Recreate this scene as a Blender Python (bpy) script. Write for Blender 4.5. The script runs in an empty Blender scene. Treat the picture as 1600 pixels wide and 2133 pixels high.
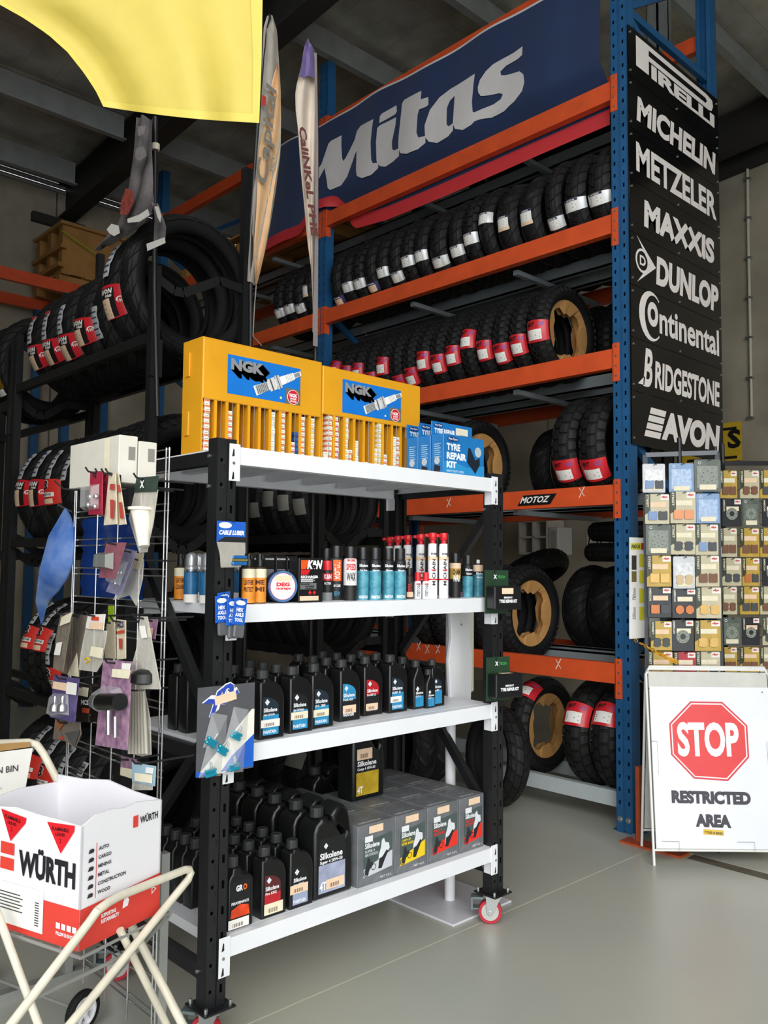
import bpy, bmesh, math, random
from mathutils import Vector, Matrix
random.seed(7)
S = bpy.context.scene
# ------------------------------------------------------------------ camera
F, CAMZ = 1769.04, 1.52                      # focal length in pixels of the 1600 x 2133 frame
YAW, PIT, ROL = (math.radians(a) for a in (-46.506, 3.729, 0.544))
FW = Vector((math.sin(YAW)*math.cos(PIT), math.cos(YAW)*math.cos(PIT), math.sin(PIT)))
_r = Vector((math.cos(YAW), -math.sin(YAW), 0)); _u = _r.cross(FW)
RT = math.cos(ROL)*_r + math.sin(ROL)*_u
UP = -math.sin(ROL)*_r + math.cos(ROL)*_u
CAM = Vector((0, 0, CAMZ))
cam = bpy.data.cameras.new('camera'); co = bpy.data.objects.new('camera', cam)
S.collection.objects.link(co); S.camera = co
cam.sensor_fit = 'VERTICAL'; cam.sensor_height = 36.0; cam.lens = 36.0*F/2133.0
cam.clip_start = 0.05
co.matrix_world = Matrix.Translation(CAM) @ Matrix((RT, UP, -FW)).transposed().to_4x4()
# ------------------------------------------------------------------ daylight from the open front of the building
w = bpy.data.worlds.new('overcast_sky'); S.world = w; w.use_nodes = True
bg = w.node_tree.nodes['Background']
bg.inputs[0].default_value = (0.93, 0.97, 1.0, 1); bg.inputs[1].default_value = 1.75
sun = bpy.data.lights.new('soft_sun', 'SUN'); sun.energy = 1.3; sun.angle = math.radians(50); sun.color = (1, 0.97, 0.92)
so = bpy.data.objects.new('soft_sun', sun); S.collection.objects.link(so)
so.rotation_euler = Vector((-0.78, 0.62, -0.42)).to_track_quat('-Z', 'Y').to_euler()
S.view_settings.view_transform = 'Standard'; S.view_settings.look = 'None'
S.view_settings.gamma = 1; S.view_settings.use_curve_mapping = False
S.view_settings.exposure = 0.38
S.cycles.max_bounces = 7; S.cycles.diffuse_bounces = 4; S.cycles.transparent_max_bounces = 12
# ------------------------------------------------------------------ helpers
C = S.collection
def P(x, y, **k):                            # a photo pixel's ray, cut with a plane X=, Y= or Z=
    d = FW + (x-800)/F*RT - (y-1066.5)/F*UP
    (a, v), = k.items(); i = 'XYZ'.index(a)
    return CAM + d*((v-CAM[i])/d[i])
def lin(c):
    c /= 255.0
    return c/12.92 if c <= 0.04045 else ((c+0.055)/1.055)**2.4
def rgb(h):
    return tuple(lin(int(h[i:i+2], 16)) for i in (0, 2, 4)) + (1,)
MATS = {}
def mat(key, hexc=None, rough=0.5, metal=0.0, var=0.06, scale=14.0, bump=0.0, bscale=60.0, spec=0.5, alpha=1.0, trans=0.0, hex2=None, sheen=0.0):
    if key in MATS: return MATS[key]
    m = bpy.data.materials.new(key); m.use_nodes = True; MATS[key] = m
    nt = m.node_tree; b = nt.nodes['Principled BSDF']
    tc = nt.nodes.new('ShaderNodeTexCoord'); no = nt.nodes.new('ShaderNodeTexNoise')
    no.inputs['Scale'].default_value = scale; no.inputs['Detail'].default_value = 4
    nt.links.new(tc.outputs['Object'], no.inputs['Vector'])
    cr = nt.nodes.new('ShaderNodeValToRGB')
    c = rgb(hexc); c2 = rgb(hex2) if hex2 else None
    e = cr.color_ramp.elements
    e[0].position, e[1].position = 0.3, 0.72
    e[0].color = tuple(max(0, x*(1-var)) for x in c[:3]) + (1,)
    e[1].color = c2 if c2 else tuple(min(1, x*(1+var)) for x in c[:3]) + (1,)
    nt.links.new(no.outputs['Fac'], cr.inputs['Fac'])
    nt.links.new(cr.outputs['Color'], b.inputs['Base Color'])
    b.inputs['Roughness'].default_value = rough; b.inputs['Metallic'].default_value = metal
    b.inputs['Specular IOR Level'].default_value = spec
    b.inputs['Alpha'].default_value = alpha; b.inputs['Transmission Weight'].default_value = trans
    if sheen: b.inputs['Sheen Weight'].default_value = sheen
    if bump:
        n2 = nt.nodes.new('ShaderNodeTexNoise'); n2.inputs['Scale'].default_value = bscale; n2.inputs['Detail'].default_value = 3
        nt.links.new(tc.outputs['Object'], n2.inputs['Vector'])
        bp = nt.nodes.new('ShaderNodeBump'); bp.inputs['Strength'].default_value = bump; bp.inputs['Distance'].default_value = 0.01
        nt.links.new(n2.outputs['Fac'], bp.inputs['Height']); nt.links.new(bp.outputs['Normal'], b.inputs['Normal'])
    return m
def col(h, rough=0.5):                       # plain printed ink or paint of one colour
    return mat('ink_'+h+('' if rough == 0.5 else '_%d' % (rough*100)), h, rough, var=0.03)
T2 = {}
def text2d(s, bold=0.0, res=2):
    k = (s, bold, res)
    if k not in T2:
        cu = bpy.data.curves.new('lettering', 'FONT'); cu.body = s; cu.size = 1; cu.offset = bold; cu.resolution_u = res
        o = bpy.data.objects.new('lettering', cu); m = o.to_mesh()
        vs = [(v.co.x, v.co.y) for v in m.vertices]; fs = [tuple(p.vertices) for p in m.polygons]
        o.to_mesh_clear(); bpy.data.objects.remove(o); bpy.data.curves.remove(cu)
        x0 = min(v[0] for v in vs); x1 = max(v[0] for v in vs); y0 = min(v[1] for v in vs); y1 = max(v[1] for v in vs)
        T2[k] = ([((x-x0)/(x1-x0), (y-y0)/(y1-y0)) for x, y in vs], fs, (x1-x0)/(y1-y0))
    return T2[k]
def outline_mesh(splines, depth, bevel=0.0, res=1):   # filled 2D outline (holes allowed) extruded +-depth/2, bevelled
    c = bpy.data.curves.new('outline', 'CURVE'); c.dimensions = '2D'; c.fill_mode = 'BOTH'
    c.extrude = max(1e-5, depth/2-bevel); c.bevel_depth = bevel; c.bevel_resolution = res; c.offset = -bevel
    for pts in splines:
        s = c.splines.new('POLY'); s.points.add(len(pts)-1); s.use_cyclic_u = True
        for p, q in zip(s.points, pts): p.co = (q[0], q[1], 0, 1)
    o = bpy.data.objects.new('outline', c); m = o.to_mesh()
    r = ([tuple(v.co) for v in m.vertices], [tuple(p.vertices) for p in m.polygons])
    o.to_mesh_clear(); bpy.data.objects.remove(o); bpy.data.curves.remove(c)
    return r
def arc(cx, cy, rx, ry, a0, a1, n):
    return [(cx+rx*math.cos(math.radians(a0+(a1-a0)*i/n)), cy+ry*math.sin(math.radians(a0+(a1-a0)*i/n))) for i in range(n+1)]
class MB:
    def __init__(s): s.v = []; s.f = []
    def add(s, vs, fs, M=None):
        n = len(s.v)
        s.v += [tuple(M @ Vector(v)) for v in vs] if M is not None else [tuple(v) for v in vs]
        s.f += [tuple(i+n for i in f) for f in fs]; return s
    def box(s, x0, x1, y0, y1, z0, z1, M=None):
        return s.add([(x0,y0,z0),(x1,y0,z0),(x1,y1,z0),(x0,y1,z0),(x0,y0,z1),(x1,y0,z1),(x1,y1,z1),(x0,y1,z1)],
            [(0,3,2,1),(4,5,6,7),(0,1,5,4),(1,2,6,5),(2,3,7,6),(3,0,4,7)], M)
    def rbox(s, x0, x1, y0, y1, z0, z1, b=0.004, seg=1, M=None):
        bm = bmesh.new(); bmesh.ops.create_cube(bm, size=1)
        for v in bm.verts: v.co = ((x0+x1)/2+v.co.x*(x1-x0), (y0+y1)/2+v.co.y*(y1-y0), (z0+z1)/2+v.co.z*(z1-z0))
        bmesh.ops.bevel(bm, geom=list(bm.edges), offset=b, segments=seg, profile=0.5, affect='EDGES')
        bm.verts.index_update()
        s.add([tuple(v.co) for v in bm.verts], [tuple(v.index for v in f.verts) for f in bm.faces], M); bm.free(); return s
    def bar(s, p0, p1, w, h, up=(0,0,1)):
        p0, p1 = Vector(p0), Vector(p1); d = (p1-p0).normalized(); a = d.cross(Vector(up))
        if a.length < 1e-5: a = d.cross(Vector((1,0,0)))
        a.normalize(); b = a.cross(d); a *= w/2; b *= h/2
        return s.add([p0-a-b,p0+a-b,p0+a+b,p0-a+b,p1-a-b,p1+a-b,p1+a+b,p1-a+b],
            [(0,1,2,3),(7,6,5,4),(4,5,1,0),(5,6,2,1),(6,7,3,2),(7,4,0,3)])
    def cyl(s, p0, p1, r0, r1=None, n=12, caps=True):
        p0, p1 = Vector(p0), Vector(p1); r1 = r0 if r1 is None else r1
        d = (p1-p0).normalized(); a = d.orthogonal().normalized(); b = d.cross(a)
        vs = []
        for p, r in ((p0, r0), (p1, r1)):
            vs += [p+(a*math.cos(2*math.pi*i/n)+b*math.sin(2*math.pi*i/n))*r for i in range(n)]
        fs = [(i,(i+1)%n,n+(i+1)%n,n+i) for i in range(n)]
        if caps: fs += [tuple(range(n-1,-1,-1)), tuple(range(n,2*n))]
        return s.add(vs, fs)
    def tube(s, pts, r, n=6, closed=False):
        pts = [Vector(p) for p in pts]; m = len(pts); vs = []; prev = None
        for i, p in enumerate(pts):
            if closed: d = pts[(i+1)%m]-pts[i-1]
            else: d = pts[min(i+1,m-1)]-pts[max(i-1,0)]
            d.normalize()
            a = d.orthogonal() if prev is None else prev-d*prev.dot(d)
            a.normalize(); prev = a; b = d.cross(a)
            vs += [p+(a*math.cos(2*math.pi*k/n)+b*math.sin(2*math.pi*k/n))*r for k in range(n)]
        fs = []
        for i in range(m if closed else m-1):
            j = (i+1)%m
            fs += [(i*n+k,i*n+(k+1)%n,j*n+(k+1)%n,j*n+k) for k in range(n)]
        if not closed: fs += [tuple(range(n-1,-1,-1)), tuple(range((m-1)*n,m*n))]
        return s.add(vs, fs)
    def lathe(s, prof, n=20, M=None, closed=False):
        vs = []; m = len(prof)
        for r, z in prof: vs += [(r*math.cos(2*math.pi*i/n), r*math.sin(2*math.pi*i/n), z) for i in range(n)]
        fs = []
        for j in range(m if closed else m-1):
            k = (j+1)%m
            fs += [(j*n+i,j*n+(i+1)%n,k*n+(i+1)%n,k*n+i) for i in range(n)]
        if not closed: fs += [tuple(range(n-1,-1,-1)), tuple(range((m-1)*n,m*n))]
        return s.add(vs, fs, M)
    def poly(s, pts): return s.add(pts, [tuple(range(len(pts)))])
    def flat(s, pts2, o, u, v):                # polygon in the plane o + x u + y v
        o, u, v = Vector(o), Vector(u), Vector(v)
        return s.poly([o+u*p[0]+v*p[1] for p in pts2])
    def disc(s, o, u, v, r, n=20, r2=None):
        return s.flat([(math.cos(2*math.pi*i/n)*r, math.sin(2*math.pi*i/n)*(r2 or r)) for i in range(n)], o, u, v)
    def ring(s, o, u, v, ri, ro, n=24):
        o, u, v = Vector(o), Vector(u), Vector(v)
        vs = [o+(u*math.cos(2*math.pi*i/n)+v*math.sin(2*math.pi*i/n))*r for r in (ri, ro) for i in range(n)]
        return s.add(vs, [(i,(i+1)%n,n+(i+1)%n,n+i) for i in range(n)])
    def rect(s, o, u, v, x0, x1, y0, y1): return s.flat([(x0,y0),(x1,y0),(x1,y1),(x0,y1)], o, u, v)
    def text(s, t, o, u, v, w=None, h=None, bold=0.0, shear=0.0, at='l', res=2):   # at: l, c, r of the origin
        vs, fs, asp = text2d(t, bold, res)
        if w is None: w = h*asp
        if h is None: h = w/asp
        x0 = {'l': 0, 'c': -w/2, 'r': -w}[at]
        o, u, v = Vector(o), Vector(u), Vector(v)
        return s.add([o+u*(x0+x*w+y*h*shear)+v*(y*h) for x, y in vs], fs)
    def outline(s, splines, depth, M=None, bevel=0.0, res=1):
        vs, fs = outline_mesh(splines, depth, bevel, res); return s.add(vs, fs, M)
    def perf(s, o, u, v, n, w, length, hw, hh, pitch, start, th=0.003, cx=None):
        # strip w wide along u and length long along v with a row of rectangular holes; n is the outward normal
        o, u, v, n = Vector(o), Vector(u), Vector(v), Vector(n)
        cx = w/2 if cx is None else cx; z = 0.0; k = start
        def q(a, b, c, d): s.poly([o+u*x+v*y for x, y in (a, b, c, d)])
        while k+hh/2 < length-0.005:
            y0, y1 = k-hh/2, k+hh/2
            if y0 < z: k += pitch; continue
            q((0,z),(w,z),(w,y0),(0,y0)); q((0,y0),(cx-hw/2,y0),(cx-hw/2,y1),(0,y1)); q((cx+hw/2,y0),(w,y0),(w,y1),(cx+hw/2,y1))
            c4 = [(cx-hw/2,y0),(cx+hw/2,y0),(cx+hw/2,y1),(cx-hw/2,y1)]
            for i in range(4):
                a, b = c4[i], c4[(i+1)%4]
                s.poly([o+u*a[0]+v*a[1], o+u*b[0]+v*b[1], o+u*b[0]+v*b[1]-n*th, o+u*a[0]+v*a[1]-n*th])
            z = y1; k += pitch
        q((0,z),(w,z),(w,length),(0,length)); return s
def obj(name, mb, m, parent=None, smooth=None, world=False, mesh=None):
    if mesh is None:
        vs = mb.v
        if world and parent is not None:
            pl = parent.location; vs = [(x-pl[0], y-pl[1], z-pl[2]) for x, y, z in vs]
        mesh = bpy.data.meshes.new(name); mesh.from_pydata(vs, [], mb.f); mesh.update()
        if smooth:
            for p in mesh.polygons: p.use_smooth = True
            mesh.set_sharp_from_angle(angle=math.radians(smooth))
        mesh.materials.append(m)
    o = bpy.data.objects.new(name, mesh); C.objects.link(o)
    if parent is not None: o.parent = parent
    return o
def tag(o, label=None, cat=None, group=None, kind=None):
    if label: o['label'] = label
    if cat: o['category'] = cat
    if group: o['group'] = group
    if kind: o['kind'] = kind
    return o
def thing(name, label, cat, loc=(0,0,0), rz=0.0, group=None, rot=None):
    o = bpy.data.objects.new(name, None); C.objects.link(o); o.empty_display_size = 0.05
    o.location = loc; o.rotation_euler = rot if rot else (0, 0, rz)
    return tag(o, label, cat, group)
def dup(root, loc, rot=None, label=None, group=None, parent=None):
    r = root.copy(); C.objects.link(r); r.location = loc
    if rot is not None: r.rotation_euler = rot
    if label: r['label'] = label
    if group: r['group'] = group
    for ch in root.children:
        c = ch.copy(); C.objects.link(c); c.parent = r
        for g in ch.children:
            d = g.copy(); C.objects.link(d); d.parent = c
    return r
X_, Y_, Z_ = Vector((1,0,0)), Vector((0,1,0)), Vector((0,0,1))
# ------------------------------------------------------------------ shared materials
M_orange = mat('orange_beam_paint', 'd9552a', 0.45, var=0.10, scale=9, bump=0.04)
M_blue = mat('blue_post_paint', '225886', 0.42, var=0.12, scale=7)
M_grey = mat('grey_rail_paint', '8f979b', 0.5, var=0.08, scale=5)
M_galv = mat('galvanised_steel', 'a9adae', 0.42, 0.6, var=0.12, scale=20)
M_black = mat('black_powder_coat', '1b1c1e', 0.42, var=0.1, scale=30, bump=0.02, bscale=300)
M_white = mat('white_powder_coat', 'eceef2', 0.42, var=0.02, scale=8)
M_rubber = mat('tyre_rubber', '191919', 0.6, var=0.22, scale=6, bump=0.06, bscale=160, spec=0.3)
M_rubber2 = mat('tyre_sidewall_rubber', '141415', 0.7, var=0.2, scale=8, spec=0.22)
M_chrome = mat('bright_wire', 'd6d8da', 0.22, 0.9, var=0.03)
M_steel = mat('zinc_plated_steel', 'b8bcbc', 0.3, 0.85, var=0.06)
M_card = mat('brown_cardboard', 'b98a50', 0.85, var=0.1, scale=10)
M_plastic = mat('black_plastic', '0f1011', 0.36, var=0.1, scale=25)
M_paper = mat('white_paper', 'eeece6', 0.7, var=0.03)
M_stick = mat('price_sticker_paper', 'efd0b0', 0.7, var=0.05, scale=30)
M_cream = mat('faded_sticker_paper', 'ece4c8', 0.7, var=0.05, scale=30)
M_clear = mat('clear_plastic_film', 'dfe2e2', 0.12, alpha=0.28, var=0.02)
M_bag = mat('cloudy_plastic_bag', 'ece8dc', 0.15, alpha=0.45, var=0.08, scale=25, bump=0.4, bscale=30)
# ------------------------------------------------------------------ the building
def ceil_z(x): return 5.93+0.074*(x+9.46)
M_floor = mat('sealed_concrete', 'b2b6ae', 0.34, var=0.10, scale=0.9, bump=0.015, bscale=9, hex2='bab8a9')
M_joint = mat('joint_sealant', 'd8cfae', 0.7, var=0.08, scale=12)
M_conc = mat('tilt_up_concrete', '9a9282', 0.85, var=0.18, scale=1.6, bump=0.05, bscale=14, hex2='b9b09c')
M_foil = mat('roof_foil_insulation', 'c4c1b6', 0.3, 0.4, var=0.25, scale=3.5, bump=0.6, bscale=4)
M_purlin = mat('galvanised_purlin', 'a0a4a3', 0.5, 0.3, var=0.12, scale=6)
M_rafter = mat('dark_rafter_paint', '2c2a28', 0.6, var=0.12, scale=4)
fl = obj('floor', MB().box(-9.6, 6, -7, 9, -0.12, -0.004), M_joint); tag(fl, kind='structure')
jx, jy = -2.425, 4.385
for a in (((-9.6, jx-0.004), (-7, 9)), ((jx+0.004, 6), (-7, jy-0.045)), ((jx+0.004, 6), (jy+0.045, 9))):
    obj('concrete_slab', MB().box(a[0][0], a[0][1], a[1][0], a[1][1], -0.1, 0.0), M_floor, fl)
obj('threshold_strip', MB().box(jx+0.2, 6, jy-0.044, jy+0.044, -0.1, -0.001), mat('dirty_threshold', '5c5448', 0.8, var=0.25, scale=8), fl)
wb = obj('wall_back', MB().box(-9.6, 6, 9.05, 9.2, 0, 6.6), M_conc); tag(wb, kind='structure')
xj = P(1141, 900, Y=9.0).x
for x0, x1 in ((-9.5, xj-0.01), (xj+0.01, xj+4.2), (xj+4.22, 6)):
    obj('wall_panel', MB().box(x0, x1, 9.0, 9.05, 0, 6.6), M_conc, wb)
tag(obj('trim_1', MB().bar((-9.4, 8.93, ceil_z(-9.4)-0.42), (6, 8.93, ceil_z(6)-0.42), 0.12, 0.16), M_rafter), kind='structure')
wl = obj('wall_left', MB().box(-9.7, -9.55, -3, 9, 0, 5.82), M_conc); tag(wl, kind='structure')
for y0, y1 in ((-3, 3.78), (3.8, 9)):
    obj('wall_panel', MB().box(-9.55, -9.5, y0, y1, 0, 5.78), M_conc, wl)
for k in range(4):
    obj('cladding_rib', MB().cyl((-9.52, -3, 5.81+k*0.06), (-9.52, 8.9, 5.81+k*0.06), 0.028, n=8), M_galv, wl, smooth=40)
mb = MB(); nx, ny = 54, 38; x0, x1, y0, y1 = -9.7, 5.0, -0.2, 9.1        # foil sagging between the purlins
for j in range(ny+1):
    for i in range(nx+1):
        x = x0+(x1-x0)*i/nx; y = y0+(y1-y0)*j/ny
        mb.v.append((x, y, ceil_z(x)+0.05-0.05*abs(math.sin((x+9.0)*math.pi/1.15))*(0.6+0.4*math.sin(y*7+i))))
for j in range(ny):
    for i in range(nx):
        a = j*(nx+1)+i; mb.f.append((a, a+nx+1, a+nx+2, a+1))
ce = obj('ceiling', mb, M_foil, smooth=60); tag(ce, kind='structure')
obj('roof_sheet', MB().add([(x0-0.2,y0,ceil_z(x0)+0.12),(x1,y0,ceil_z(x1)+0.12),(x1,y1,ceil_z(x1)+0.12),(x0-0.2,y1,ceil_z(x0)+0.12)], [(0,1,2,3)]), M_galv, ce)
for k in range(13):
    x = -9.0+1.15*k; z = ceil_z(x)
    for ya, yb in ((-0.1, 3.78), (4.02, 8.95)):
        m2 = MB().box(x-0.004, x+0.004, ya, yb, z-0.27, z-0.02).box(x, x+0.07, ya, yb, z-0.28, z-0.27).box(x-0.07, x, ya, yb, z-0.02, z-0.012)
        obj('purlin', m2, M_purlin, ce)
ra, rb = Vector((-9.5, 3.9, ceil_z(-9.5)-0.24)), Vector((5.0, 3.9, ceil_z(5.0)-0.24))
m2 = MB().bar(ra, rb, 0.02, 0.42)
for s in (-1, 1): m2.bar(ra+Z_*0.2*s, rb+Z_*0.2*s, 0.19, 0.022)
obj('roof_beam', m2, M_rafter, ce)
obj('beam_bracket', MB().box(-9.5, -9.42, 3.5, 4.1, 5.36, 5.46), M_rafter, ce)
obj('roof_beam', MB().bar((-9.5, 8.6, ceil_z(-9.5)-0.24), (5, 8.6, ceil_z(5)-0.24), 0.14, 0.4), M_rafter, ce)
m2 = MB()                                                                   # safety mesh under the foil
for k in range(46):
    x = -9.3+0.3*k; m2.cyl((x, -0.1, ceil_z(x)-0.015), (x, 8.9, ceil_z(x)-0.015), 0.002, n=3, caps=False)
for k in range(30):
    y = 0.0+0.3*k; m2.cyl((-9.4, y, ceil_z(-9.4)-0.015), (4.9, y, ceil_z(4.9)-0.015), 0.002, n=3, caps=False)
obj('safety_mesh', m2, M_galv, ce)
wf_ = obj('wall_front_added', MB().box(-9.6, -2.2, -0.6, -0.4, 0, 6.3), M_conc); tag(wf_, kind='structure')  # unseen wall behind the camera, added to keep daylight off the left side
wr_ = obj('wall_right_added', MB().box(3.6, 3.8, 2.6, 9.0, 0, 6.9), M_conc); tag(wr_, kind='structure')  # added out of view to cut light from the right and darken the back
# conduit on the back wall and the yellow letter sign
cd = thing('conduit', 'white electrical conduit running up the concrete wall right of the black brand boards', 'conduit', (P(1560, 600, Y=8.95).x, 8.95, 0))
pts = [P(1566, 870, Y=8.96), P(1563, 700, Y=8.96), P(1559, 500, Y=8.96), P(1557, 340, Y=8.96), P(1554, 322, Y=8.96), P(1557, 308, Y=8.96)]
obj('pipe', MB().tube(pts, 0.016, 8), col('d9d4c4'), cd, 50, True)
obj('pipe', MB().tube([P(1557, 308, Y=8.96), P(1565, 322, Y=8.96), P(1580, 325, Y=8.96), P(1605, 328, Y=8.96)], 0.016, 8), col('d9d4c4'), cd, 50, True)
for yy in (372, 454, 537, 620, 703, 787, 870):
    p = P(1560+(yy-500)*0.012, yy, Y=8.96); obj('saddle_clip', MB().rbox(p.x-0.045, p.x+0.03, 8.94, 8.985, p.z-0.012, p.z+0.012, 0.004), M_steel, cd, world=True)
a, b = P(1504, 882, Y=8.9), P(1544, 958, Y=8.9)
sg = thing('wall_sign', 'yellow sign with a large black letter S on the back wall', 'sign', (a.x, 8.9, b.z))
obj('panel', MB().box(a.x-0.5, b.x, 8.9, 8.93, b.z, a.z), mat('yellow_sign_paint', 'd9b62c', 0.5), sg, world=True)
m2 = MB().text('S', (a.x+0.06, 8.895, b.z+0.13), X_, Z_, w=(b.x-a.x)*0.72, h=(a.z-b.z)*0.5, bold=0.04)
for zz in (0.05, 0.80): m2.rect((a.x-0.4, 8.895, b.z+(a.z-b.z)*zz), X_, Z_, 0, (b.x-a.x)*0.8+0.4, 0, 0.03)
obj('lettering', m2, col('141414'), sg, world=True)
# ------------------------------------------------------------------ pallet rack
YR, YB = 4.478, 5.70
PX = [(-2.723, -2.617), (-5.575, -5.472), (-8.42, -8.315)]
LV = [5.36, 4.53, 3.688, 2.853, 2.028, 0.966]
rk = thing('pallet_rack', 'tall pallet rack with blue perforated posts and orange beams holding rows of tyres', 'rack', (-2.67, 5.09, 0))
def blue_post(x0, x1, yf, s):          # s=-1 faces -Y
    m = MB(); h = 5.88; wd = x1-x0; yb = yf-s*0.085
    sw = wd*0.42
    for o in (0, wd-sw):
        m.perf((x0+o, yf, 0), X_, Z_, Y_*s, sw, h, 0.014, 0.024, 0.075, 0.17, 0.006, cx=sw*0.45)
    m.box(x0+sw, x1-sw, min(yf, yf-s*0.008), max(yf, yf-s*0.008)+0.0001, 0, h) if False else m.add([(x0+sw,yf-s*0.01,0),(x1-sw,yf-s*0.01,0),(x1-sw,yf-s*0.01,h),(x0+sw,yf-s*0.01,h)], [(0,1,2,3)])
    for xa in (x0+sw, x1-sw): m.add([(xa,yf,0),(xa,yf-s*0.01,0),(xa,yf-s*0.01,h),(xa,yf,h)], [(0,1,2,3)])
    for xa in (x0, x1): m.box(xa-0.001, xa+0.001, min(yf, yb), max(yf, yb), 0, h)
    for xa, d in ((x0, 0.03), (x1-0.03, 0.03)): m.box(xa, xa+d, min(yb, yb+0.003), max(yb, yb+0.003), 0, h)
    m.box(x0+0.002, x1-0.002, min(yf-s*0.05, yf-s*0.052), max(yf-s*0.05, yf-s*0.052), 0, h)
    return obj('post', m, M_blue, rk, world=True)
for x0, x1 in PX:
    p = blue_post(x0, x1, YR, -1); q = blue_post(x0, x1, YB, 1)
    obj('base_plate', MB().box(x0-0.03, x1+0.03, YR+0.01, YR+0.13, 0, 0.006), M_blue, rk, world=True)
    xc = (x0+x1)/2; zs = [0.30, 0.98, 1.66, 2.34, 3.02, 3.70, 4.38, 5.0, 5.7]
    for i, z in enumerate(zs):
        if i in (0, 3, 7): obj('brace', MB().bar((xc, YR+0.06, z), (xc, YB-0.06, z), 0.035, 0.05), M_blue, rk, world=True)
        if i < len(zs)-1:
            a, b = ((YR+0.06, YB-0.06) if i % 2 else (YB-0.06, YR+0.06))
            obj('brace', MB().bar((xc, a, z), (xc, b, zs[i+1]), 0.035, 0.045), M_blue, rk, world=True)
xr = PX[0]
m2 = MB()
for dx in (0.025, 0.078): m2.cyl((xr[0]+dx, YR-0.006, 0.075), (xr[0]+dx, YR, 0.075), 0.017, n=14).cyl((xr[0]+dx, YR-0.012, 0.075), (xr[0]+dx, YR-0.006, 0.075), 0.009, n=6)
tag(obj('anchor_bolt', m2, M_steel, rk, world=True), kind='stuff')
BH = 0.118
def beam(xa, xb, yf, z, s, m=M_orange):  # box beam with stepped lip and bolted end plates
    b = MB().box(xa, xb, min(yf, yf-s*0.05), max(yf, yf-s*0.05), z-BH, z)
    b.box(xa, xb, min(yf-s*0.05, yf-s*0.056), max(yf-s*0.05, yf-s*0.056), z-BH, z-BH+0.07)
    o = obj('beam', b, m, rk, world=True)
    yo = yf+s*0.006
    for xe, d in ((xa, -1), (xb, 1)):
        x2 = xe+d*0.045
        e = MB().box(min(xe, x2), max(xe, x2), min(yo, yo-s*0.004), max(yo, yo-s*0.004), z-BH-0.085, z+0.03)
        e.box(xe-0.003, xe+0.003, min(yo, yo-s*0.055), max(yo, yo-s*0.055), z-BH-0.085, z+0.03)
        pe = obj('end_plate', e, m, rk, world=True); pe.parent = o
        bo = MB()
        for zz in (0.01, -0.05, -0.11, -0.17): bo.cyl((xe+d*0.024, yo+s*0.004, z+zz), (xe+d*0.024, yo, z+zz), 0.007, n=6)
        pb = tag(obj('bolt', bo, M_steel, rk, world=True), kind='stuff'); pb.parent = o
    return o
b4 = None
for k in range(2):
    xa, xb = PX[k+1][1], PX[k][0]
    for i, z in enumerate(LV):
        yy = YR+0.02 if i else YR
        o = beam(xa, xb, YR+0.002, z, -1)
        if k == 0 and i == 4: b4 = o
        beam(xa, xb, YB-0.002, z, 1)
    for i, z in enumerate(LV[1:]):
        for yy in (4.99, 5.24):
            obj('support_rail', MB().box(xa-0.04, xb+0.04, yy, yy+0.012, z-0.10, z).box(xa-0.04, xb+0.04, yy, yy+0.045, z-0.012, z).box(xa-0.04, xb+0.04, yy, yy+0.045, z-0.10, z-0.088), M_grey, rk, world=True)
        for xx in (0.9, 1.9):
            obj('cross_bar', MB().box(xa+xx, xa+xx+0.04, 4.60, 5.62, z-0.145, z-0.112), M_grey, rk, world=True)
# grey bottom beam
for yy in (YR+0.10, 5.02):
    obj('bottom_rail', MB().box(PX[1][1]-0.05, PX[0][0]+0.13, yy, yy+0.05, 0.106, 0.198), mat('pale_grey_rail', 'b9c2c4', 0.5, var=0.04), rk, world=True)
obj('rail_foot', MB().box(PX[0][0]+0.115, PX[0][0]+0.15, YR+0.10, YR+0.17, 0.05, 0.2), M_galv, rk, world=True)
# galvanised stiffener pair standing at the back of the rack
for xx in (P(1365, 60, Y=5.9).x, P(1385, 60, Y=5.9).x, P(560, 400, Y=5.9).x-2.0, P(600, 400, Y=5.9).x-2.05):
    st = MB().box(xx-0.05, xx+0.05, 5.86, 5.865, 0, 6.1).box(xx-0.05, xx-0.045, 5.86, 5.91, 0, 6.1).box(xx+0.045, xx+0.05, 5.86, 5.91, 0, 6.1)
    obj('stiffener', st, M_galv, rk, world=True)
# marks on the beams
m2 = MB()
for px_, py_, yb_ in ((935, 1047, 0), (1212, 1025, 0), (1163, 1383, 0), (872, 1346, 0), (890, 1352, 0), (912, 1352, 0)):
    c = P(px_, py_, Y=YR-0.001)
    for s in (-1, 1): m2.flat([(-0.022, -0.03*s-0.003), (-0.016, -0.03*s-0.004), (0.022, 0.03*s+0.003), (0.016, 0.03*s+0.004)], c, X_, Z_)
tag(obj('tape_mark', m2, M_paper, rk, world=True), kind='stuff')
a, b = P(1083, 1046, Y=YR-0.002), P(1141, 1028, Y=YR-0.002)
c = Vector((a.x, YR-0.002, 2.028-0.085))
obj('sticker', MB().flat([(-0.02,-0.012),(0.24,-0.012),(0.29,0.055),(0.03,0.055)], c, X_, Z_), col('101010'), rk, world=True)
obj('sticker_lettering', MB().text('MOTOZ', c+Y_*-0.001+Z_*0.002, X_, Z_, w=0.22, h=0.042, bold=0.03, shear=0.5), col('f2f2f2'), rk, world=True)
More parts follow.
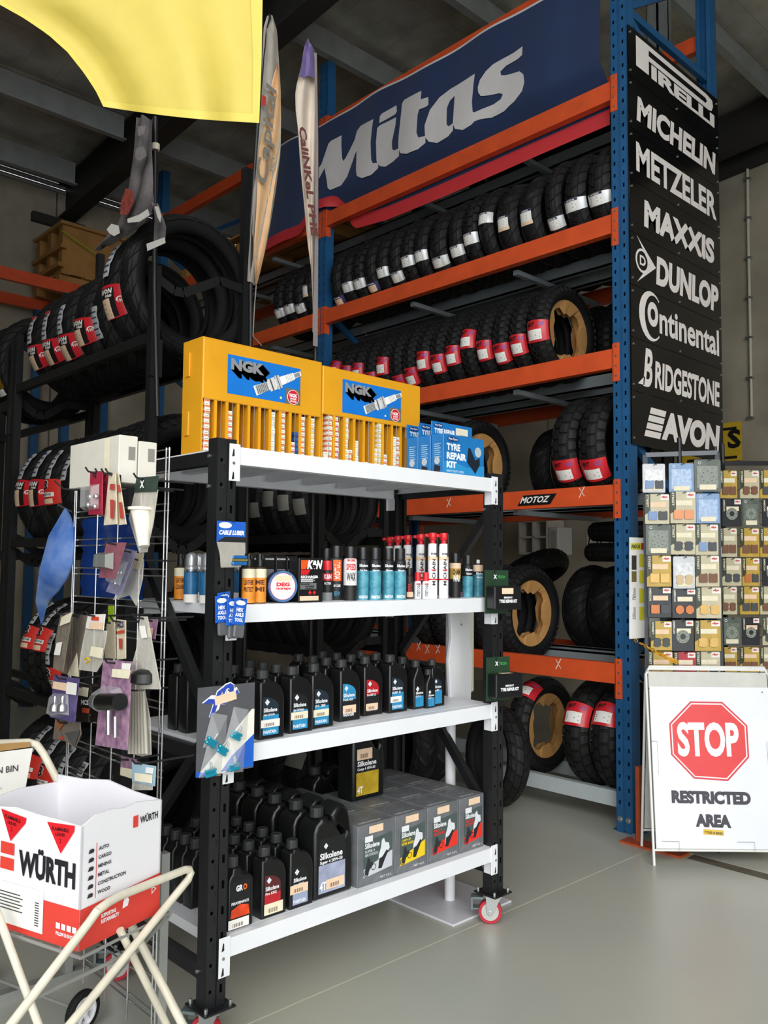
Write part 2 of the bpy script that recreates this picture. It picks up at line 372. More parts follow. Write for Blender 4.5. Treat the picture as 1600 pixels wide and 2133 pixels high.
# rust-red foot guard beside the right post
g = P(1309, 1752, Z=0)
fg = thing('post_guard', 'rust-orange steel foot guard bolted to floor by right rack post', 'guard', (g.x, g.y, 0))
obj('base', MB().box(-0.02, 0.34, -0.06, 0.045, 0, 0.012), mat('guard_paint', 'b4502c', 0.5, var=0.12), fg)
obj('upright', MB().box(0.045, 0.070, 0.005, 0.045, 0.012, 0.42), MATS['guard_paint'], fg)
obj('bolt', MB().cyl((0.02, 0.03, 0.012), (0.02, 0.03, 0.04), 0.01, n=6), M_steel, fg)
# ------------------------------------------------------------------ white and black shelving trolley
XF, XBK, YA, YZ = -2.365, -3.02, 1.493, 2.972
SZ = [1.916, 1.395, 0.938, 0.335]
sh = thing('shelving_unit', 'black and white boltless shelving unit on red castors filled with oils and sprays', 'shelving unit', (-2.69, 2.23, 0))
PW = 0.074
def sh_post(y0, xf, s):                # front strips face X*s
    m = MB(); z0, h = 0.135, 1.937-0.135; y1 = y0+PW; xb = xf-s*0.05
    for o, wd in ((0, 0.037), (0.042, 0.032)):
        m.perf((xf, y0+o, z0), Y_, Z_, X_*s, wd, h, 0.010, 0.011 if o == 0 else 0.026, 0.08, 0.05, 0.004)
    m.add([(xf-s*0.005,y0+0.037,z0),(xf-s*0.005,y0+0.042,z0),(xf-s*0.005,y0+0.042,z0+h),(xf-s*0.005,y0+0.037,z0+h)], [(0,1,2,3)])
    for ya in (0.037, 0.042): m.add([(xf,y0+ya,z0),(xf-s*0.005,y0+ya,z0),(xf-s*0.005,y0+ya,z0+h),(xf,y0+ya,z0+h)], [(0,1,2,3)])
    for ya in (y0, y1): m.box(min(xf, xb), max(xf, xb), ya-0.001, ya+0.001, z0, z0+h)
    m.box(min(xf-s*0.03, xf-s*0.032), max(xf-s*0.03, xf-s*0.032), y0+0.002, y1-0.002, z0, z0+h)
    for ya in (y0, y1-0.016): m.box(min(xb, xb+s*0.002), max(xb, xb+s*0.002), ya, ya+0.016, z0, z0+h)
    k = 0.09
    while k < h-0.03:                   # pressed louvres in the outer strip
        m.add([(xf,y0+0.030,z0+k),(xf,y0+0.033,z0+k),(xf+s*0.003,y0+0.033,z0+k+0.026),(xf+s*0.003,y0+0.029,z0+k+0.026),(xf,y0+0.022,z0+k+0.036),(xf,y0+0.024,z0+k+0.03)], [(0,1,2,3),(3,2,4,5)])
        k += 0.08
    return obj('post', m, M_black, sh, world=True)
for y0 in (YA, YZ-PW):
    sh_post(y0, XF, 1); sh_post(y0, XBK, -1)
for z in SZ:
    for xf, s in ((XF, 1), (XBK, -1)):
        xo = xf+s*0.004
        m = MB().box(min(xo, xo-s*0.04), max(xo, xo-s*0.04), YA+PW, YZ-PW, z-0.061, z-0.0025)
        o = obj('beam', m, M_white, sh, world=True)
        for ye, d in ((YA+PW, -1), (YZ-PW, 1)):
            y2 = ye+d*0.030
            e = MB().rbox(min(xo, xo+s*0.003), max(xo, xo+s*0.003), min(ye-d*0.012, y2), max(ye-d*0.012, y2), z-0.117, z+0.006, 0.001)
            e.box(min(xo, xo-s*0.046), max(xo, xo-s*0.046), min(ye, ye-d*0.003), max(ye, ye-d*0.003), z-0.117, z-0.061)
            pe = obj('end_bracket', e, M_white, sh, world=True); pe.parent = o
            k = MB(); xs = xo+s*0.0035; yc = (ye+y2)/2
            for zz in (-0.022, -0.098): k.poly([(xs, yc-0.001, z+zz+0.013), (xs, yc+0.003, z+zz+0.008), (xs, yc+0.004, z+zz-0.012), (xs, yc-0.006, z+zz-0.015)])
            k2 = tag(obj('slot', k, col('15151a'), sh, world=True), kind='stuff'); k2.parent = o
            k2 = obj('rivet', MB().cyl((xs, yc, z-0.058), (xs+s*0.003, yc, z-0.058), 0.005, n=8), M_steel, sh, world=True); k2.parent = o
    n = 7; y0 = YA+0.05; dy = (YZ-0.05-y0)/n
    for k in range(n):                  # folded deck planks
        a, b = y0+k*dy+0.001, y0+(k+1)*dy-0.001
        m = MB().box(XBK+0.038, XF-0.038, a, b, z-0.006, z-0.002)
        for yy in (a, b-0.002): m.box(XBK+0.04, XF-0.04, yy, yy+0.002, z-0.034, z-0.006)
        m.box(XBK+0.04, XF-0.04, a, a+0.02, z-0.036, z-0.034).box(XBK+0.04, XF-0.04, b-0.02, b, z-0.036, z-0.034)
        obj('deck_plank', m, M_white, sh, world=True)
for yy, zig in ((YA+0.03, [(XBK+0.04, 1.66), (XF-0.03, 1.0), (XBK+0.04, 0.40)]), (YZ-0.03, [(XF-0.03, 1.80), (XBK+0.04, 1.10), (XF-0.03, 0.42)])):
    for zz in (1.880, 0.905, 0.23):
        obj('side_rail', MB().box(XBK+0.05, XF-0.05, yy-0.017, yy+0.017, zz-0.025, zz+0.02), M_black, sh, world=True)
    for a, b in zip(zig, zig[1:]):
        obj('diagonal_brace', MB().bar((a[0], yy, a[1]), (b[0], yy, b[1]), 0.03, 0.036), M_black, sh, world=True)
m = MB()
for zz in (1.88, 1.78, 0.92, 0.24): m.cyl((XF-0.044, YZ-PW-0.006, zz), (XF-0.044, YZ-PW, zz), 0.006, n=8).cyl((XF-0.044, YA-0.006, zz), (XF-0.044, YA, zz), 0.006, n=8)
tag(obj('bolt', m, M_steel, sh, world=True), kind='stuff')
M_red = mat('red_polyurethane', 'b32636', 0.35, var=0.05); M_hub = mat('grey_wheel_hub', 'b5b5b0', 0.45)
for yc in (YA+0.037, YZ-0.037):
    for xc, rz in ((XF-0.025, 0.72 if yc > 2 else 0.6), (XBK+0.025, 0.9)):
        obj('foot_plate', MB().rbox(xc-0.06, xc+0.06, yc-0.058, yc+0.058, 0.128, 0.135, 0.002), M_black, sh, world=True)
        m = MB()
        for dx in (-0.045, 0.045):
            for dy in (-0.045, 0.045): m.cyl((xc+dx, yc+dy, 0.135), (xc+dx, yc+dy, 0.15), 0.006, n=6)
        tag(obj('bolt', m, M_steel, sh, world=True), kind='stuff')
        R = Matrix.Translation((xc, yc, 0)) @ Matrix.Rotation(rz, 4, 'Z') @ Matrix.Translation((-0.012, 0, 0))
        wh = MB().lathe([(0.012,-0.012),(0.036,-0.012),(0.038,-0.015),(0.049,-0.015),(0.051,-0.010),(0.051,0.010),(0.049,0.015),(0.038,0.015),(0.036,0.012),(0.012,0.012)], 28, R @ Matrix.Translation((0,0,0.051)) @ Matrix.Rotation(math.pi/2, 4, 'X'))
        ow = obj('castor_wheel', wh, M_red, sh, 35, True)
        hb = MB().lathe([(0.006,-0.018),(0.014,-0.016),(0.016,-0.013),(0.0375,-0.0135),(0.0375,0.0135),(0.016,0.013),(0.014,0.016),(0.006,0.018)], 24, R @ Matrix.Translation((0,0,0.051)) @ Matrix.Rotation(math.pi/2, 4, 'X'))
        o2 = obj('hub', hb, M_hub, sh, 35, True); o2.parent = ow
        fk = MB()
        for s in (-1, 1):
            fk.outline([[(-0.012,0.045),(0.0,0.036),(0.014,0.05),(0.045,0.115),(0.03,0.122),(-0.02,0.122)]], 0.003, R @ Matrix.Translation((0, s*0.021, 0)) @ Matrix.Rotation(math.pi/2, 4, 'X'))
        fk.box(-0.02, 0.05, -0.022, 0.022, 0.114, 0.127, R)
        fk.cyl(R @ Vector((0,-0.027,0.051)), R @ Vector((0,0.027,0.051)), 0.007, n=8)
        obj('castor_fork', fk, M_steel, sh, world=True)
        bk = MB().box(-0.075, -0.03, -0.022, 0.022, 0.105, 0.114, R).box(-0.082, -0.074, -0.022, 0.022, 0.06, 0.112, R).box(-0.074, -0.05, -0.02, 0.02, 0.062, 0.068, R)
        obj('brake_pedal', bk, mat('grey_brake', '6f7d80', 0.4, 0.3), sh, world=True)
# ------------------------------------------------------------------ white floor stand behind the shelving
p = P(937, 1868, Z=0.02)
fs = thing('floor_stand', 'white post on square steel base plate with curved white panel behind shelving', 'stand', (p.x, p.y, 0), 0.0)
obj('base_plate', MB().rbox(-0.2, 0.2, -0.2, 0.2, 0, 0.01, 0.003), mat('white_base_paint', 'd6d7de', 0.35, var=0.05), fs)
obj('pole', MB().cyl((0,0,0.01), (0,0,1.35), 0.024, n=18), M_white, fs, 50)
pl = [(-0.06,0.88),(0.075,0.88),(0.085,1.1),(0.07,1.2),(0.085,1.36),(-0.075,1.36),(-0.06,1.2),(-0.08,1.1)]
obj('front_panel', MB().outline([pl], 0.02, Matrix.Translation((0.05,0,0)) @ Matrix.Rotation(math.pi/2, 4, 'Z') @ Matrix.Rotation(math.pi/2, 4, 'X'), 0.004), M_white, fs)
obj('rear_panel', MB().rbox(-0.03, 0.0, 0.02, 0.17, 0.93, 1.32, 0.01, 2), mat('cream_plastic', 'e3e2cc', 0.5), fs)
m = MB()
for yy, zz in ((-0.04,1.33),(0.0,1.33),(0.04,1.33),(0,1.26)): m.cyl((0.058,yy,zz),(0.066,yy,zz),0.005,n=8)
tag(obj('bolt', m, M_steel, fs), kind='stuff')
# ------------------------------------------------------------------ tyres
class Tyre:
    def __init__(s, R, W, rb, pat, seed=0, A=60.0):
        s.R, s.W, s.rb, s.A = R, W, rb, math.radians(A)
        s.rho = (W/2)/math.sin(s.A); rnd = random.Random(seed)
        n = 44; prof = []
        for i in range(-4, 5):
            a = s.A*i/4; prof.append((s.rho*math.sin(a), R-s.rho*(1-math.cos(a))))
        re = prof[-1][1]; bw = W*0.34
        side = [(W*0.515, re-(re-rb)*0.25), (W*0.50, re-(re-rb)*0.55), (bw+0.012, rb+0.012), (bw, rb)]
        out = [(-x, r) for x, r in side[::-1]] + prof + side
        t = 0.011
        inn = [(bw-0.006, rb), (bw-0.008, rb+0.02), (W*0.5-t, re-(re-rb)*0.4), (W*0.3, re+0.005), (0, R-t*1.6), (-W*0.3, re+0.005), (-(W*0.5-t), re-(re-rb)*0.4), (-(bw-0.008), rb+0.02), (-(bw-0.006), rb)]
        loop = out+inn; m = MB(); k = len(loop)
        for j in range(n):
            th = 2*math.pi*j/n
            m.v += [(x, -r*math.cos(th), r*math.sin(th)) for x, r in loop]
        for j in range(n):
            j2 = (j+1) % n
            m.f += [(j*k+i, j*k+(i+1) % k, j2*k+(i+1) % k, j2*k+i) for i in range(k)]
        s.carcass = m
        t = MB(); s.h = 0.004
        def piece(u0, u1, sa, sb, h, sk=0.0, kk=1, cut=0.0):
            kk = max(kk, 1); rows = []
            for i in range(kk+1):
                sv = sa+(sb-sa)*i/kk; du = sk*(abs(sv)**1.3)
                rows.append([s.at(u0+du+cut*i/kk, sv, h), s.at(u1+du-cut*i/kk, sv, h), s.at(u1+du+0.006, sv, 0), s.at(u0+du-0.006, sv, 0)])
            vs = [p for r in rows for p in r]; fs = []
            for i in range(kk):
                a, b = i*4, i*4+4
                fs += [(a,a+1,b+1,b), (a+1,a+2,b+2,b+1), (a,b,b+3,a+3)]
            e = kk*4; fs += [(0,3,2,1), (e,e+1,e+2,e+3)]
            t.add(vs, fs)
        if pat == 'knob':
            s.h = 0.008; N = 38; d = 2*math.pi/N
            for i in range(N):
                o = i*d; j = rnd.uniform(-0.004, 0.004)
                for sc, of in ((-0.88, 0), (-0.44, 0.5), (0, 0), (0.44, 0.5), (0.88, 0)):
                    piece(o+of*d+j, o+of*d+d*0.58+j, sc-0.16, sc+0.16, s.h, 0, 1, 0.004)
        elif pat == 'adv':
            s.h = 0.009; N = 28; d = 2*math.pi/N
            for i in range(N):
                o = i*d
                for sg in (-1, 1):
                    of = 0 if sg < 0 else 0.5*d
                    piece(o+of, o+of+d*0.76, sg*0.04, sg*0.50, s.h, 0.03, 2)
                    piece(o+of+d*0.42, o+of+d*1.12, sg*0.60, sg*1.04, s.h, 0.03, 2)
        elif pat == 'trail':
            s.h = 0.006; N = 24; d = 2*math.pi/N
            for i in range(N):
                o = i*d
                for sg in (-1, 1):
                    of = 0 if sg < 0 else 0.5*d
                    piece(o+of, o+of+d*0.84, sg*0.03, sg*0.46, s.h, 0.16, 2)
                    piece(o+of+d*0.1, o+of+d*0.88, sg*0.52, sg*1.02, s.h, 0.16, 2)
        elif pat == 'road':
            s.h = 0.004; N = 13; d = 2*math.pi/N
            for i in range(N):
                o = i*d
                for sg in (-1, 1):
                    of = 0 if sg < 0 else 0.5*d
                    piece(o+of, o+of+d*0.90, sg*0.0, sg*0.52, s.h, 0.30, 3)
                    piece(o+of+d*0.03, o+of+d*0.46, sg*0.55, sg*1.03, s.h, 0.30, 2)
                    piece(o+of+d*0.51, o+of+d*0.93, sg*0.55, sg*1.03, s.h, 0.30, 2)
        else:                                   # rib: circumferential ribs with small slots
            s.h = 0.004; N = 30; d = 2*math.pi/N
            for i in range(N):
                for sa, sb in ((-1, -0.55), (-0.48, -0.06), (0.06, 0.48), (0.55, 1)):
                    piece(i*d, i*d+d*0.93, sa, sb, s.h, 0.05, 1)
        s.tread = t; s.m1 = s.m2 = None; s.lab = {}
        # moulded ring on the sidewall
    def at(s, th, sv, h):
        a = s.A*sv; x = (s.rho+h)*math.sin(a); r = s.R-s.rho+(s.rho+h)*math.cos(a)
        return Vector((x, -r*math.cos(th), r*math.sin(th)))
    def patch(s, m, t0, t1, s0, s1, h, nt=None, ns=None, wav=0.0):
        nt = nt or max(2, int(abs(t1-t0)/0.05)); ns = ns or max(1, int(abs(s1-s0)/0.1)); b = len(m.v)
        for i in range(nt+1):
            for j in range(ns+1):
                m.v.append(tuple(s.at(t0+(t1-t0)*i/nt, s0+(s1-s0)*j/ns+wav*math.sin(i*1.7), h+0.004*wav*10*(i % 2))))
        for i in range(nt):
            for j in range(ns):
                a = b+i*(ns+1)+j; m.f.append((a, a+1, a+ns+2, a+ns+1))
    def text(s, m, t, th, sc, hgt, wid, h, bold=0.03, shear=0.0):    # hgt, wid in metres on the tread
        vs, fs, _ = text2d(t, bold, 1)
        m.add([s.at(th+y*hgt/s.R, sc+((x-0.5)*wid+y*hgt*shear)/(s.rho*s.A), h) for x, y in vs], fs)
    def lines(s, m, th0, th1, s0, s1, h, n):
        for i in range(n):
            a = th0+(th1-th0)*i/n; s.patch(m, a, a+(th1-th0)/n*0.45, s0, s1-(s1-s0)*(0.3 if i % 2 else 0), h, 1, 1)
VAR = {
 'advA': Tyre(0.315, 0.148, 0.215, 'adv', 1), 'trailA': Tyre(0.312, 0.145, 0.215, 'trail', 2), 'roadA': Tyre(0.310, 0.165, 0.212, 'road', 3),
 'advN': Tyre(0.318, 0.110, 0.228, 'adv', 4, 66), 'trailN': Tyre(0.318, 0.110, 0.228, 'trail', 5, 66), 'knob': Tyre(0.318, 0.112, 0.228, 'knob', 6, 68),
 'knobW': Tyre(0.325, 0.145, 0.225, 'knob', 7, 64), 'roadW': Tyre(0.315, 0.19, 0.212, 'road', 8, 56), 'rib': Tyre(0.30, 0.12, 0.21, 'rib', 9), 'advW': Tyre(0.335, 0.165, 0.225, 'adv', 10)}
M_navy = col('1d2148'); M_lred = mat('glossy_red_label', 'cc2630', 0.3, var=0.05); M_silver = mat('silver_label_foil', 'd3d5d6', 0.35, 0.25, var=0.05)
M_ink = col('17171a'); M_strip = mat('crinkled_foil_strip', 'c3c6c8', 0.45, 0.1, var=0.14, scale=70, bump=0.3, bscale=90)
def label_parts(v, kind, th):
    key = (kind, round(th, 2)); t = VAR[v]
    if key in t.lab: return t.lab[key]
    h = t.h+0.003; out = []
    def part(nm, m, mt): 
        me = bpy.data.meshes.new(nm); me.from_pydata(m.v, [], m.f); me.update(); me.materials.append(mt)
        for p in me.polygons: p.use_smooth = True
        out.append((nm, me))
    if kind == 'silver':
        a = MB(); t.patch(a, th, th+0.25, -1.02, 1.02, h); part('label', a, M_silver)
        a = MB(); t.patch(a, th+0.01, th+0.24, -0.55, 0.42, h+0.0015); part('sticker', a, M_paper)
        a = MB(); t.patch(a, th+0.20, th+0.245, -0.55, 0.42, h+0.003); part('sticker_header', a, M_navy)
        a = MB(); t.text(a, 'METZELER', th+0.208, -0.06, 0.008, 0.055, h+0.0045); part('sticker_lettering', a, M_paper)
        a = MB(); t.lines(a, th+0.04, th+0.18, -0.45, 0.32, h+0.003, 4); part('sticker_print', a, col('8a8a8c'))
    elif kind == 'silver2':
        a = MB(); t.patch(a, th, th+0.32, -0.42, 0.42, h); part('label', a, M_paper)
        a = MB(); t.patch(a, th+0.27, th+0.32, -0.42, 0.42, h+0.001); part('label_header', a, M_navy)
        a = MB(); t.text(a, 'METZELER', th+0.28, 0, 0.008, 0.05, h+0.002); part('label_lettering', a, M_paper)
        a = MB(); t.patch(a, th, th+0.07, -0.44, 0.46, h+0.001); part('price_sticker', a, M_stick)
        a = MB(); t.lines(a, th+0.1, th+0.24, -0.34, 0.34, h+0.001, 5); part('label_print', a, col('77777c'))
    elif kind == 'navy':
        a = MB(); t.patch(a, th, th+0.24, -1.02, 1.02, h); part('label', a, col('2c2560'))
        a = MB(); t.patch(a, th+0.0, th+0.17, -0.5, 0.6, h+0.001); part('price_sticker', a, M_stick)
        a = MB(); t.text(a, 'METZELER', th+0.19, 0, 0.010, 0.07, h+0.002); part('label_lettering', a, M_paper)
    elif kind == 'motoz':
        a = MB(); t.patch(a, th, th+0.44, -1.04, 1.04, h); part('label', a, M_lred)
        a = MB(); t.patch(a, th+0.05, th+0.25, -0.45, 0.55, h+0.0015); part('sticker', a, M_paper)
        a = MB(); t.text(a, 'MOT', th+0.31, -0.20, 0.030, 0.046, h+0.0025, 0.05, 0.25); part('label_lettering', a, M_ink)
        a = MB(); t.text(a, 'OZ', th+0.31, 0.50, 0.026, 0.036, h+0.0025, 0.03, 0.25); part('label_lettering', a, col('6a58b8'))
        a = MB(); t.lines(a, th+0.09, th+0.21, -0.33, 0.43, h+0.003, 3); part('sticker_print', a, col('60606a'))
    elif kind == 'avon':
        a = MB(); t.patch(a, th, th+0.46, -1.03, 1.03, h); part('label', a, M_lred)
        a = MB(); t.patch(a, th+0.02, th+0.42, -1.03, 0.56, h+0.0015); part('label_panel', a, col('1b1416'))
        a = MB(); t.text(a, 'AVON', th+0.335, 0.02, 0.028, 0.092, h+0.003, 0.05, 0.25); t.text(a, 'TYRES', th+0.292, 0.22, 0.012, 0.046, h+0.003, 0.05, 0.25); part('label_lettering', a, M_paper)
        a = MB(); t.patch(a, th+0.01, th+0.28, -0.42, 0.28, h+0.003); part('price_sticker', a, M_stick)
        a = MB(); t.lines(a, th+0.05, th+0.24, -0.34, 0.18, h+0.0045, 6); part('sticker_print', a, col('a08c78'))
        a = MB()
        pts = [(math.cos(math.radians(x))*0.022, math.sin(math.radians(x))*0.022) for x in range(0, 181, 20)]
        for i in range(len(pts)-1):
            q = [(pts[i], 1), (pts[i+1], 1), (pts[i+1], 0.72), (pts[i], 0.72)]
            a.poly([t.at(th+0.22+p[1]*k/t.R, 0.80+p[0]*k/(t.rho*t.A), h+0.003) for p, k in q])
        t.text(a, '100', th+0.19, 0.80, 0.020, 0.028, h+0.003, 0.03); part('label_badge', a, M_paper)
    elif kind == 'bridge':
        a = MB(); t.patch(a, th, th+0.42, -1.03, 1.03, h); part('label', a, mat('red_paper_label', 'd8352c', 0.45, var=0.04))
        a = MB(); t.text(a, 'B', th+0.24, -0.02, 0.055, 0.05, h+0.0015, 0.10, 0.2); part('label_lettering', a, M_paper)
        a = MB(); t.text(a, 'B', th+0.245, -0.02, 0.050, 0.04, h+0.003, 0.03, 0.2); part('label_lettering', a, M_ink)
        a = MB(); t.patch(a, th+0.13, th+0.20, -0.5, 0.6, h+0.0015); part('label_panel', a, M_paper); a = MB(); t.patch(a, th+0.02, th+0.10, -0.5, 0.5, h+0.0015); part('sticker', a, M_stick)
        a = MB(); t.text(a, 'BRIDGESTONE', th+0.148, 0.05, 0.013, 0.085, h+0.003, 0.02); part('label_lettering', a, M_ink)
    elif kind in ('strip', 'stripB', 'stripR'):
        a = MB(); t.patch(a, th, th+0.52, -0.20, 0.28, h+0.002, 9, 5, 0.03); part('label', a, M_strip)
        a = MB()
        for i in range(5): t.patch(a, th+0.06+i*0.09, th+0.08+i*0.09, -0.15, 0.22, h+0.006, 1, 4)
        part('label_print', a, col('2f3a66' if kind == 'strip' else '303034'))
        if kind == 'stripB':
            a = MB(); t.text(a, 'BATTLAX', th+0.44, 0.04, 0.014, 0.040, h+0.007, 0.02); t.text(a, 'BT 41', th+0.37, 0.04, 0.014, 0.030, h+0.007, 0.02); part('label_lettering', a, M_ink)
        if kind == 'stripR':
            a = MB(); t.patch(a, th+0.47, th+0.53, -0.20, 0.28, h+0.006, 1, 4); part('label_tip', a, M_lred)
    elif kind == 'gold':
        a = MB(); t.patch(a, th, th+0.42, -0.7, 0.6, h); part('label', a, mat('gold_foil', 'b07a1c', 0.3, 0.5, var=0.3, scale=60))
        a = MB(); t.patch(a, th-0.14, th-0.01, -0.6, 0.5, h); part('sticker', a, M_paper)
    elif kind == 'plain':
        a = MB(); t.patch(a, th, th+0.30, -0.9, 0.75, h, 3, 4); part('label', a, mat('grey_foil_label', '9c9a92', 0.4, 0.3, var=0.1))
    t.lab[key] = out; return out
M_rub_d = M_rubber
def insert_mesh(rb, W):                # jagged cardboard ring packed inside the tyre
    rnd = random.Random(3); m = MB(); n = 26
    for sx in (1, -1):
        b = len(m.v)
        for i in range(n):
            a = 2*math.pi*i/n; ri = rb*(0.62+0.20*((i//3) % 2)+rnd.uniform(-0.03, 0.03)); ro = rb+0.005
            for r, x in ((ri, sx*W*0.16), (ro, sx*W*0.33), (ro, sx*W*0.30), (ri, sx*W*0.14)):
                m.v.append((x, -r*math.cos(a), r*math.sin(a)))
        for i in range(n):
            j = (i+1) % n
            for q in range(4): m.f.append((b+i*4+q, b+i*4+(q+1) % 4, b+j*4+(q+1) % 4, b+j*4+q))
    b = len(m.v)
    for i in range(n):
        a = 2*math.pi*i/n; m.v += [(-W*0.30, -rb*math.cos(a), rb*math.sin(a)), (W*0.30, -rb*math.cos(a), rb*math.sin(a))]
    for i in range(n):
        j = (i+1) % n; m.f.append((b+2*i, b+2*i+1, b+2*j+1, b+2*j))
    return m
def tyre(v, label, loc, labels=(), lean=0.0, yaw=0.0, spin=None, group=None, card=False, name='motorcycle_tyre', rot=None):
    t = VAR[v]
    if t.m1 is None:
        a = obj('sidewall', t.carcass, M_rubber2, None, 50); t.m1 = a.data; bpy.data.objects.remove(a)
        a = obj('tread', t.tread, M_rubber); t.m2 = a.data; bpy.data.objects.remove(a)
    e = thing(name, label, 'tyre', loc, group=group, rot=rot or (0.0, lean, yaw))
    e_s = obj('sidewall', None, None, e, mesh=t.m1); e_t = obj('tread', None, None, e, mesh=t.m2)
    if spin is None: spin = random.uniform(0, 6)
    e_t.rotation_euler = (spin, 0, 0)
    for k, th in labels:
        for nm, me in label_parts(v, k, th):
            o = obj(nm, None, None, e, mesh=me)
            if nm.endswith('_print'): o['kind'] = 'stuff'
    if card: obj('cardboard_insert', insert_mesh(t.rb, t.W), M_card, e)
    return e
NTH = ['first', 'second', 'third', 'fourth', 'fifth', 'sixth', 'seventh', 'eighth', 'ninth', 'tenth', 'eleventh', 'twelfth', 'thirteenth', 'fourteenth', 'fifteenth', 'sixteenth', 'seventeenth', 'eighteenth', 'nineteenth', 'twentieth', 'twenty-first', 'twenty-second', 'twenty-third', 'twenty-fourth', 'twenty-fifth', 'twenty-sixth']
YT = 4.763                              # midway between front beam and first grey rail, tyres rest on both
def seat(v, gap=0.2275): return math.sqrt((VAR[v].R+VAR[v].h)**2-gap**2)+0.007
def hw(v): return VAR[v].W*0.515+VAR[v].h+0.007      # half the room a tyre needs in a row
def packed(x, vs):
    out = []
    for i, v in enumerate(vs):
        if i: x -= hw(vs[i-1])+hw(v)
        out.append(x)
    return out
def theta_of(px, py, v, zc):
    z = P(px, py, Y=YT-VAR[v].R).z; return math.asin(max(-0.9, min(0.9, (z-zc)/VAR[v].R)))
# silver-label row
row = [(1240, 415, 'trailA', 'silver'), (1191, 428, 'trailA', 'silver'), (1145, 464, 'trailN', 'silver'), (1094, 458, 'roadA', 'silver2'), (1054, 468, 'roadA', 'silver2'), (1020, 452, 'trailN', 'silver'), (985, 495, 'advN', 'silver'), (953, 520, 'trailN', 'silver'), (904, 546, 'trailA', 'silver'), (870, 535, 'trailN', 'silver'), (844, 546, 'advN', 'silver'), (824, 574, 'trailN', 'silver'), (798, 566, 'trailN', 'silver'), (773, 594, 'trailN', 'navy'), (752, 588, 'advN', 'silver'), (729, 595, 'trailN', 'silver'), (708, 620, 'trailN', 'navy'), (692, 590, 'advN', 'silver2'), (676, 622, 'trailN', 'silver'), (645, 627, 'advN', 'silver'), (626, 635, 'advN', 'silver')]
z2 = LV[2]; prev = None; xs = []
for px_, py_, v, lk in row:
    x = P(px_, py_, Y=YT-VAR[v].R).x
    if prev is not None: x = min(x, prev-hw(v)-hw(pv))
    if PX[1][0]-hw(v)-0.05 < x < PX[1][1]+hw(v)+0.05: x = PX[1][0]-hw(v)-0.055
    xs.append(x); prev = x; pv = v
for i, ((px_, py_, v, lk), x) in enumerate(zip(row, xs)):
    zc = z2+seat(v); th = theta_of(px_, py_, v, zc)-0.1
    tyre(v, '%s tyre from right blue post on the silver-labelled rack row' % NTH[i], (x, YT, zc), [(lk, th)], 0.0, 0.0, group='silver-labelled tyres under the blue banner')
# red-label knobby row
redrow = [(1055, 727), (1029, 742), (1002, 735), (964, 712), (950, 742), (930, 757), (904, 750), (894, 778), (876, 790), (834, 757), (821, 785), (796, 765), (759, 773), (720, 765)]
z3 = LV[3]; x = P(1105, 760, Y=YT-0.32).x; zc = z3+seat('knob')
tyre('knobW', 'knobby tyre packed with cardboard at right end of red-labelled row', (x+0.03, YT, z3+seat('knobW')), [('motoz', -0.35)], 0.0, 0.0, card=True, group='red-labelled knobby tyres')
for i in range(14):
    x -= 2*hw('knob') if i else hw('knob')+hw('knobW')-0.03
    th = theta_of(*redrow[i], 'knob', zc)-0.17 if i < len(redrow) else -0.5
    tyre('knob', '%s plain knobby tyre left of the cardboard-packed one on red-labelled row' % NTH[i], (x, YT, zc), [('motoz', th)] if i < 14 else [], 0.0, 0.0, group='red-labelled knobby tyres')
# dark back rows on the rack
for lev, xs, vs, word in ((1, [-2.95-0.185*k for k in range(9)], ('knobW', 'advA'), 'behind the blue banner on the top rack level'), (3, [-2.86-0.18*k for k in range(4)], ('knobW',), 'at the back behind the cardboard-packed tyre'), (2, [-3.0-0.19*k for k in range(8)], ('advA', 'roadA'), 'in back row behind silver-labelled tyres')):
    for i, xx in enumerate(xs):
        v = vs[i % len(vs)]
        tyre(v, '%s dark tyre from right %s' % (NTH[i], word), (xx, 5.463, LV[lev]+seat(v, 0.1795)), (), 0.0, group='dark tyres in the back rows of the rack')
# fourth level
z4 = LV[4]
for px_, nm in ((1243, 'right'), (1203, 'left')):
    x = PX[0][0]-hw('advW')-0.055-(0 if nm == 'right' else 2*hw('advW')); zc = z4+seat('advW')
    tyre('advW', 'chunky block tyre with red label, %s of the pair above the white lettered beam sticker' % nm, (x, YT, zc), [('motoz', theta_of(px_, 982, 'advW', zc)-0.17)], 0.0, 0.0, group='chunky tyres on the fourth rack level')
xw = P(1050, 960, Y=YT+0.1).x
tyre('knobW', 'tyre stuffed with cardboard behind the blue repair kit boxes', (xw-0.16, YT, z4+seat('knobW')), (), 0.0, 0.0, card=True)
for i, dx in enumerate((0.0, 0.195, 0.39)):
    tyre('roadA', 'smooth dark road tyre, %s right of the cardboard-stuffed one on fourth rack level' % NTH[i], (xw+0.06+dx, 5.463, z4+seat('roadA', 0.1795)), (), 0.0, 0.0, group='road tyres on the fourth rack level')
for i in range(7):
    tyre(('roadA', 'advN')[i % 2], '%s dark tyre left of the stuffed one on fourth rack level' % NTH[i], (xw-0.38-0.17*i, YT, z4+seat(('roadA', 'advN')[i % 2])), (), 0.0, 0.0, group='dark tyres on the fourth rack level')
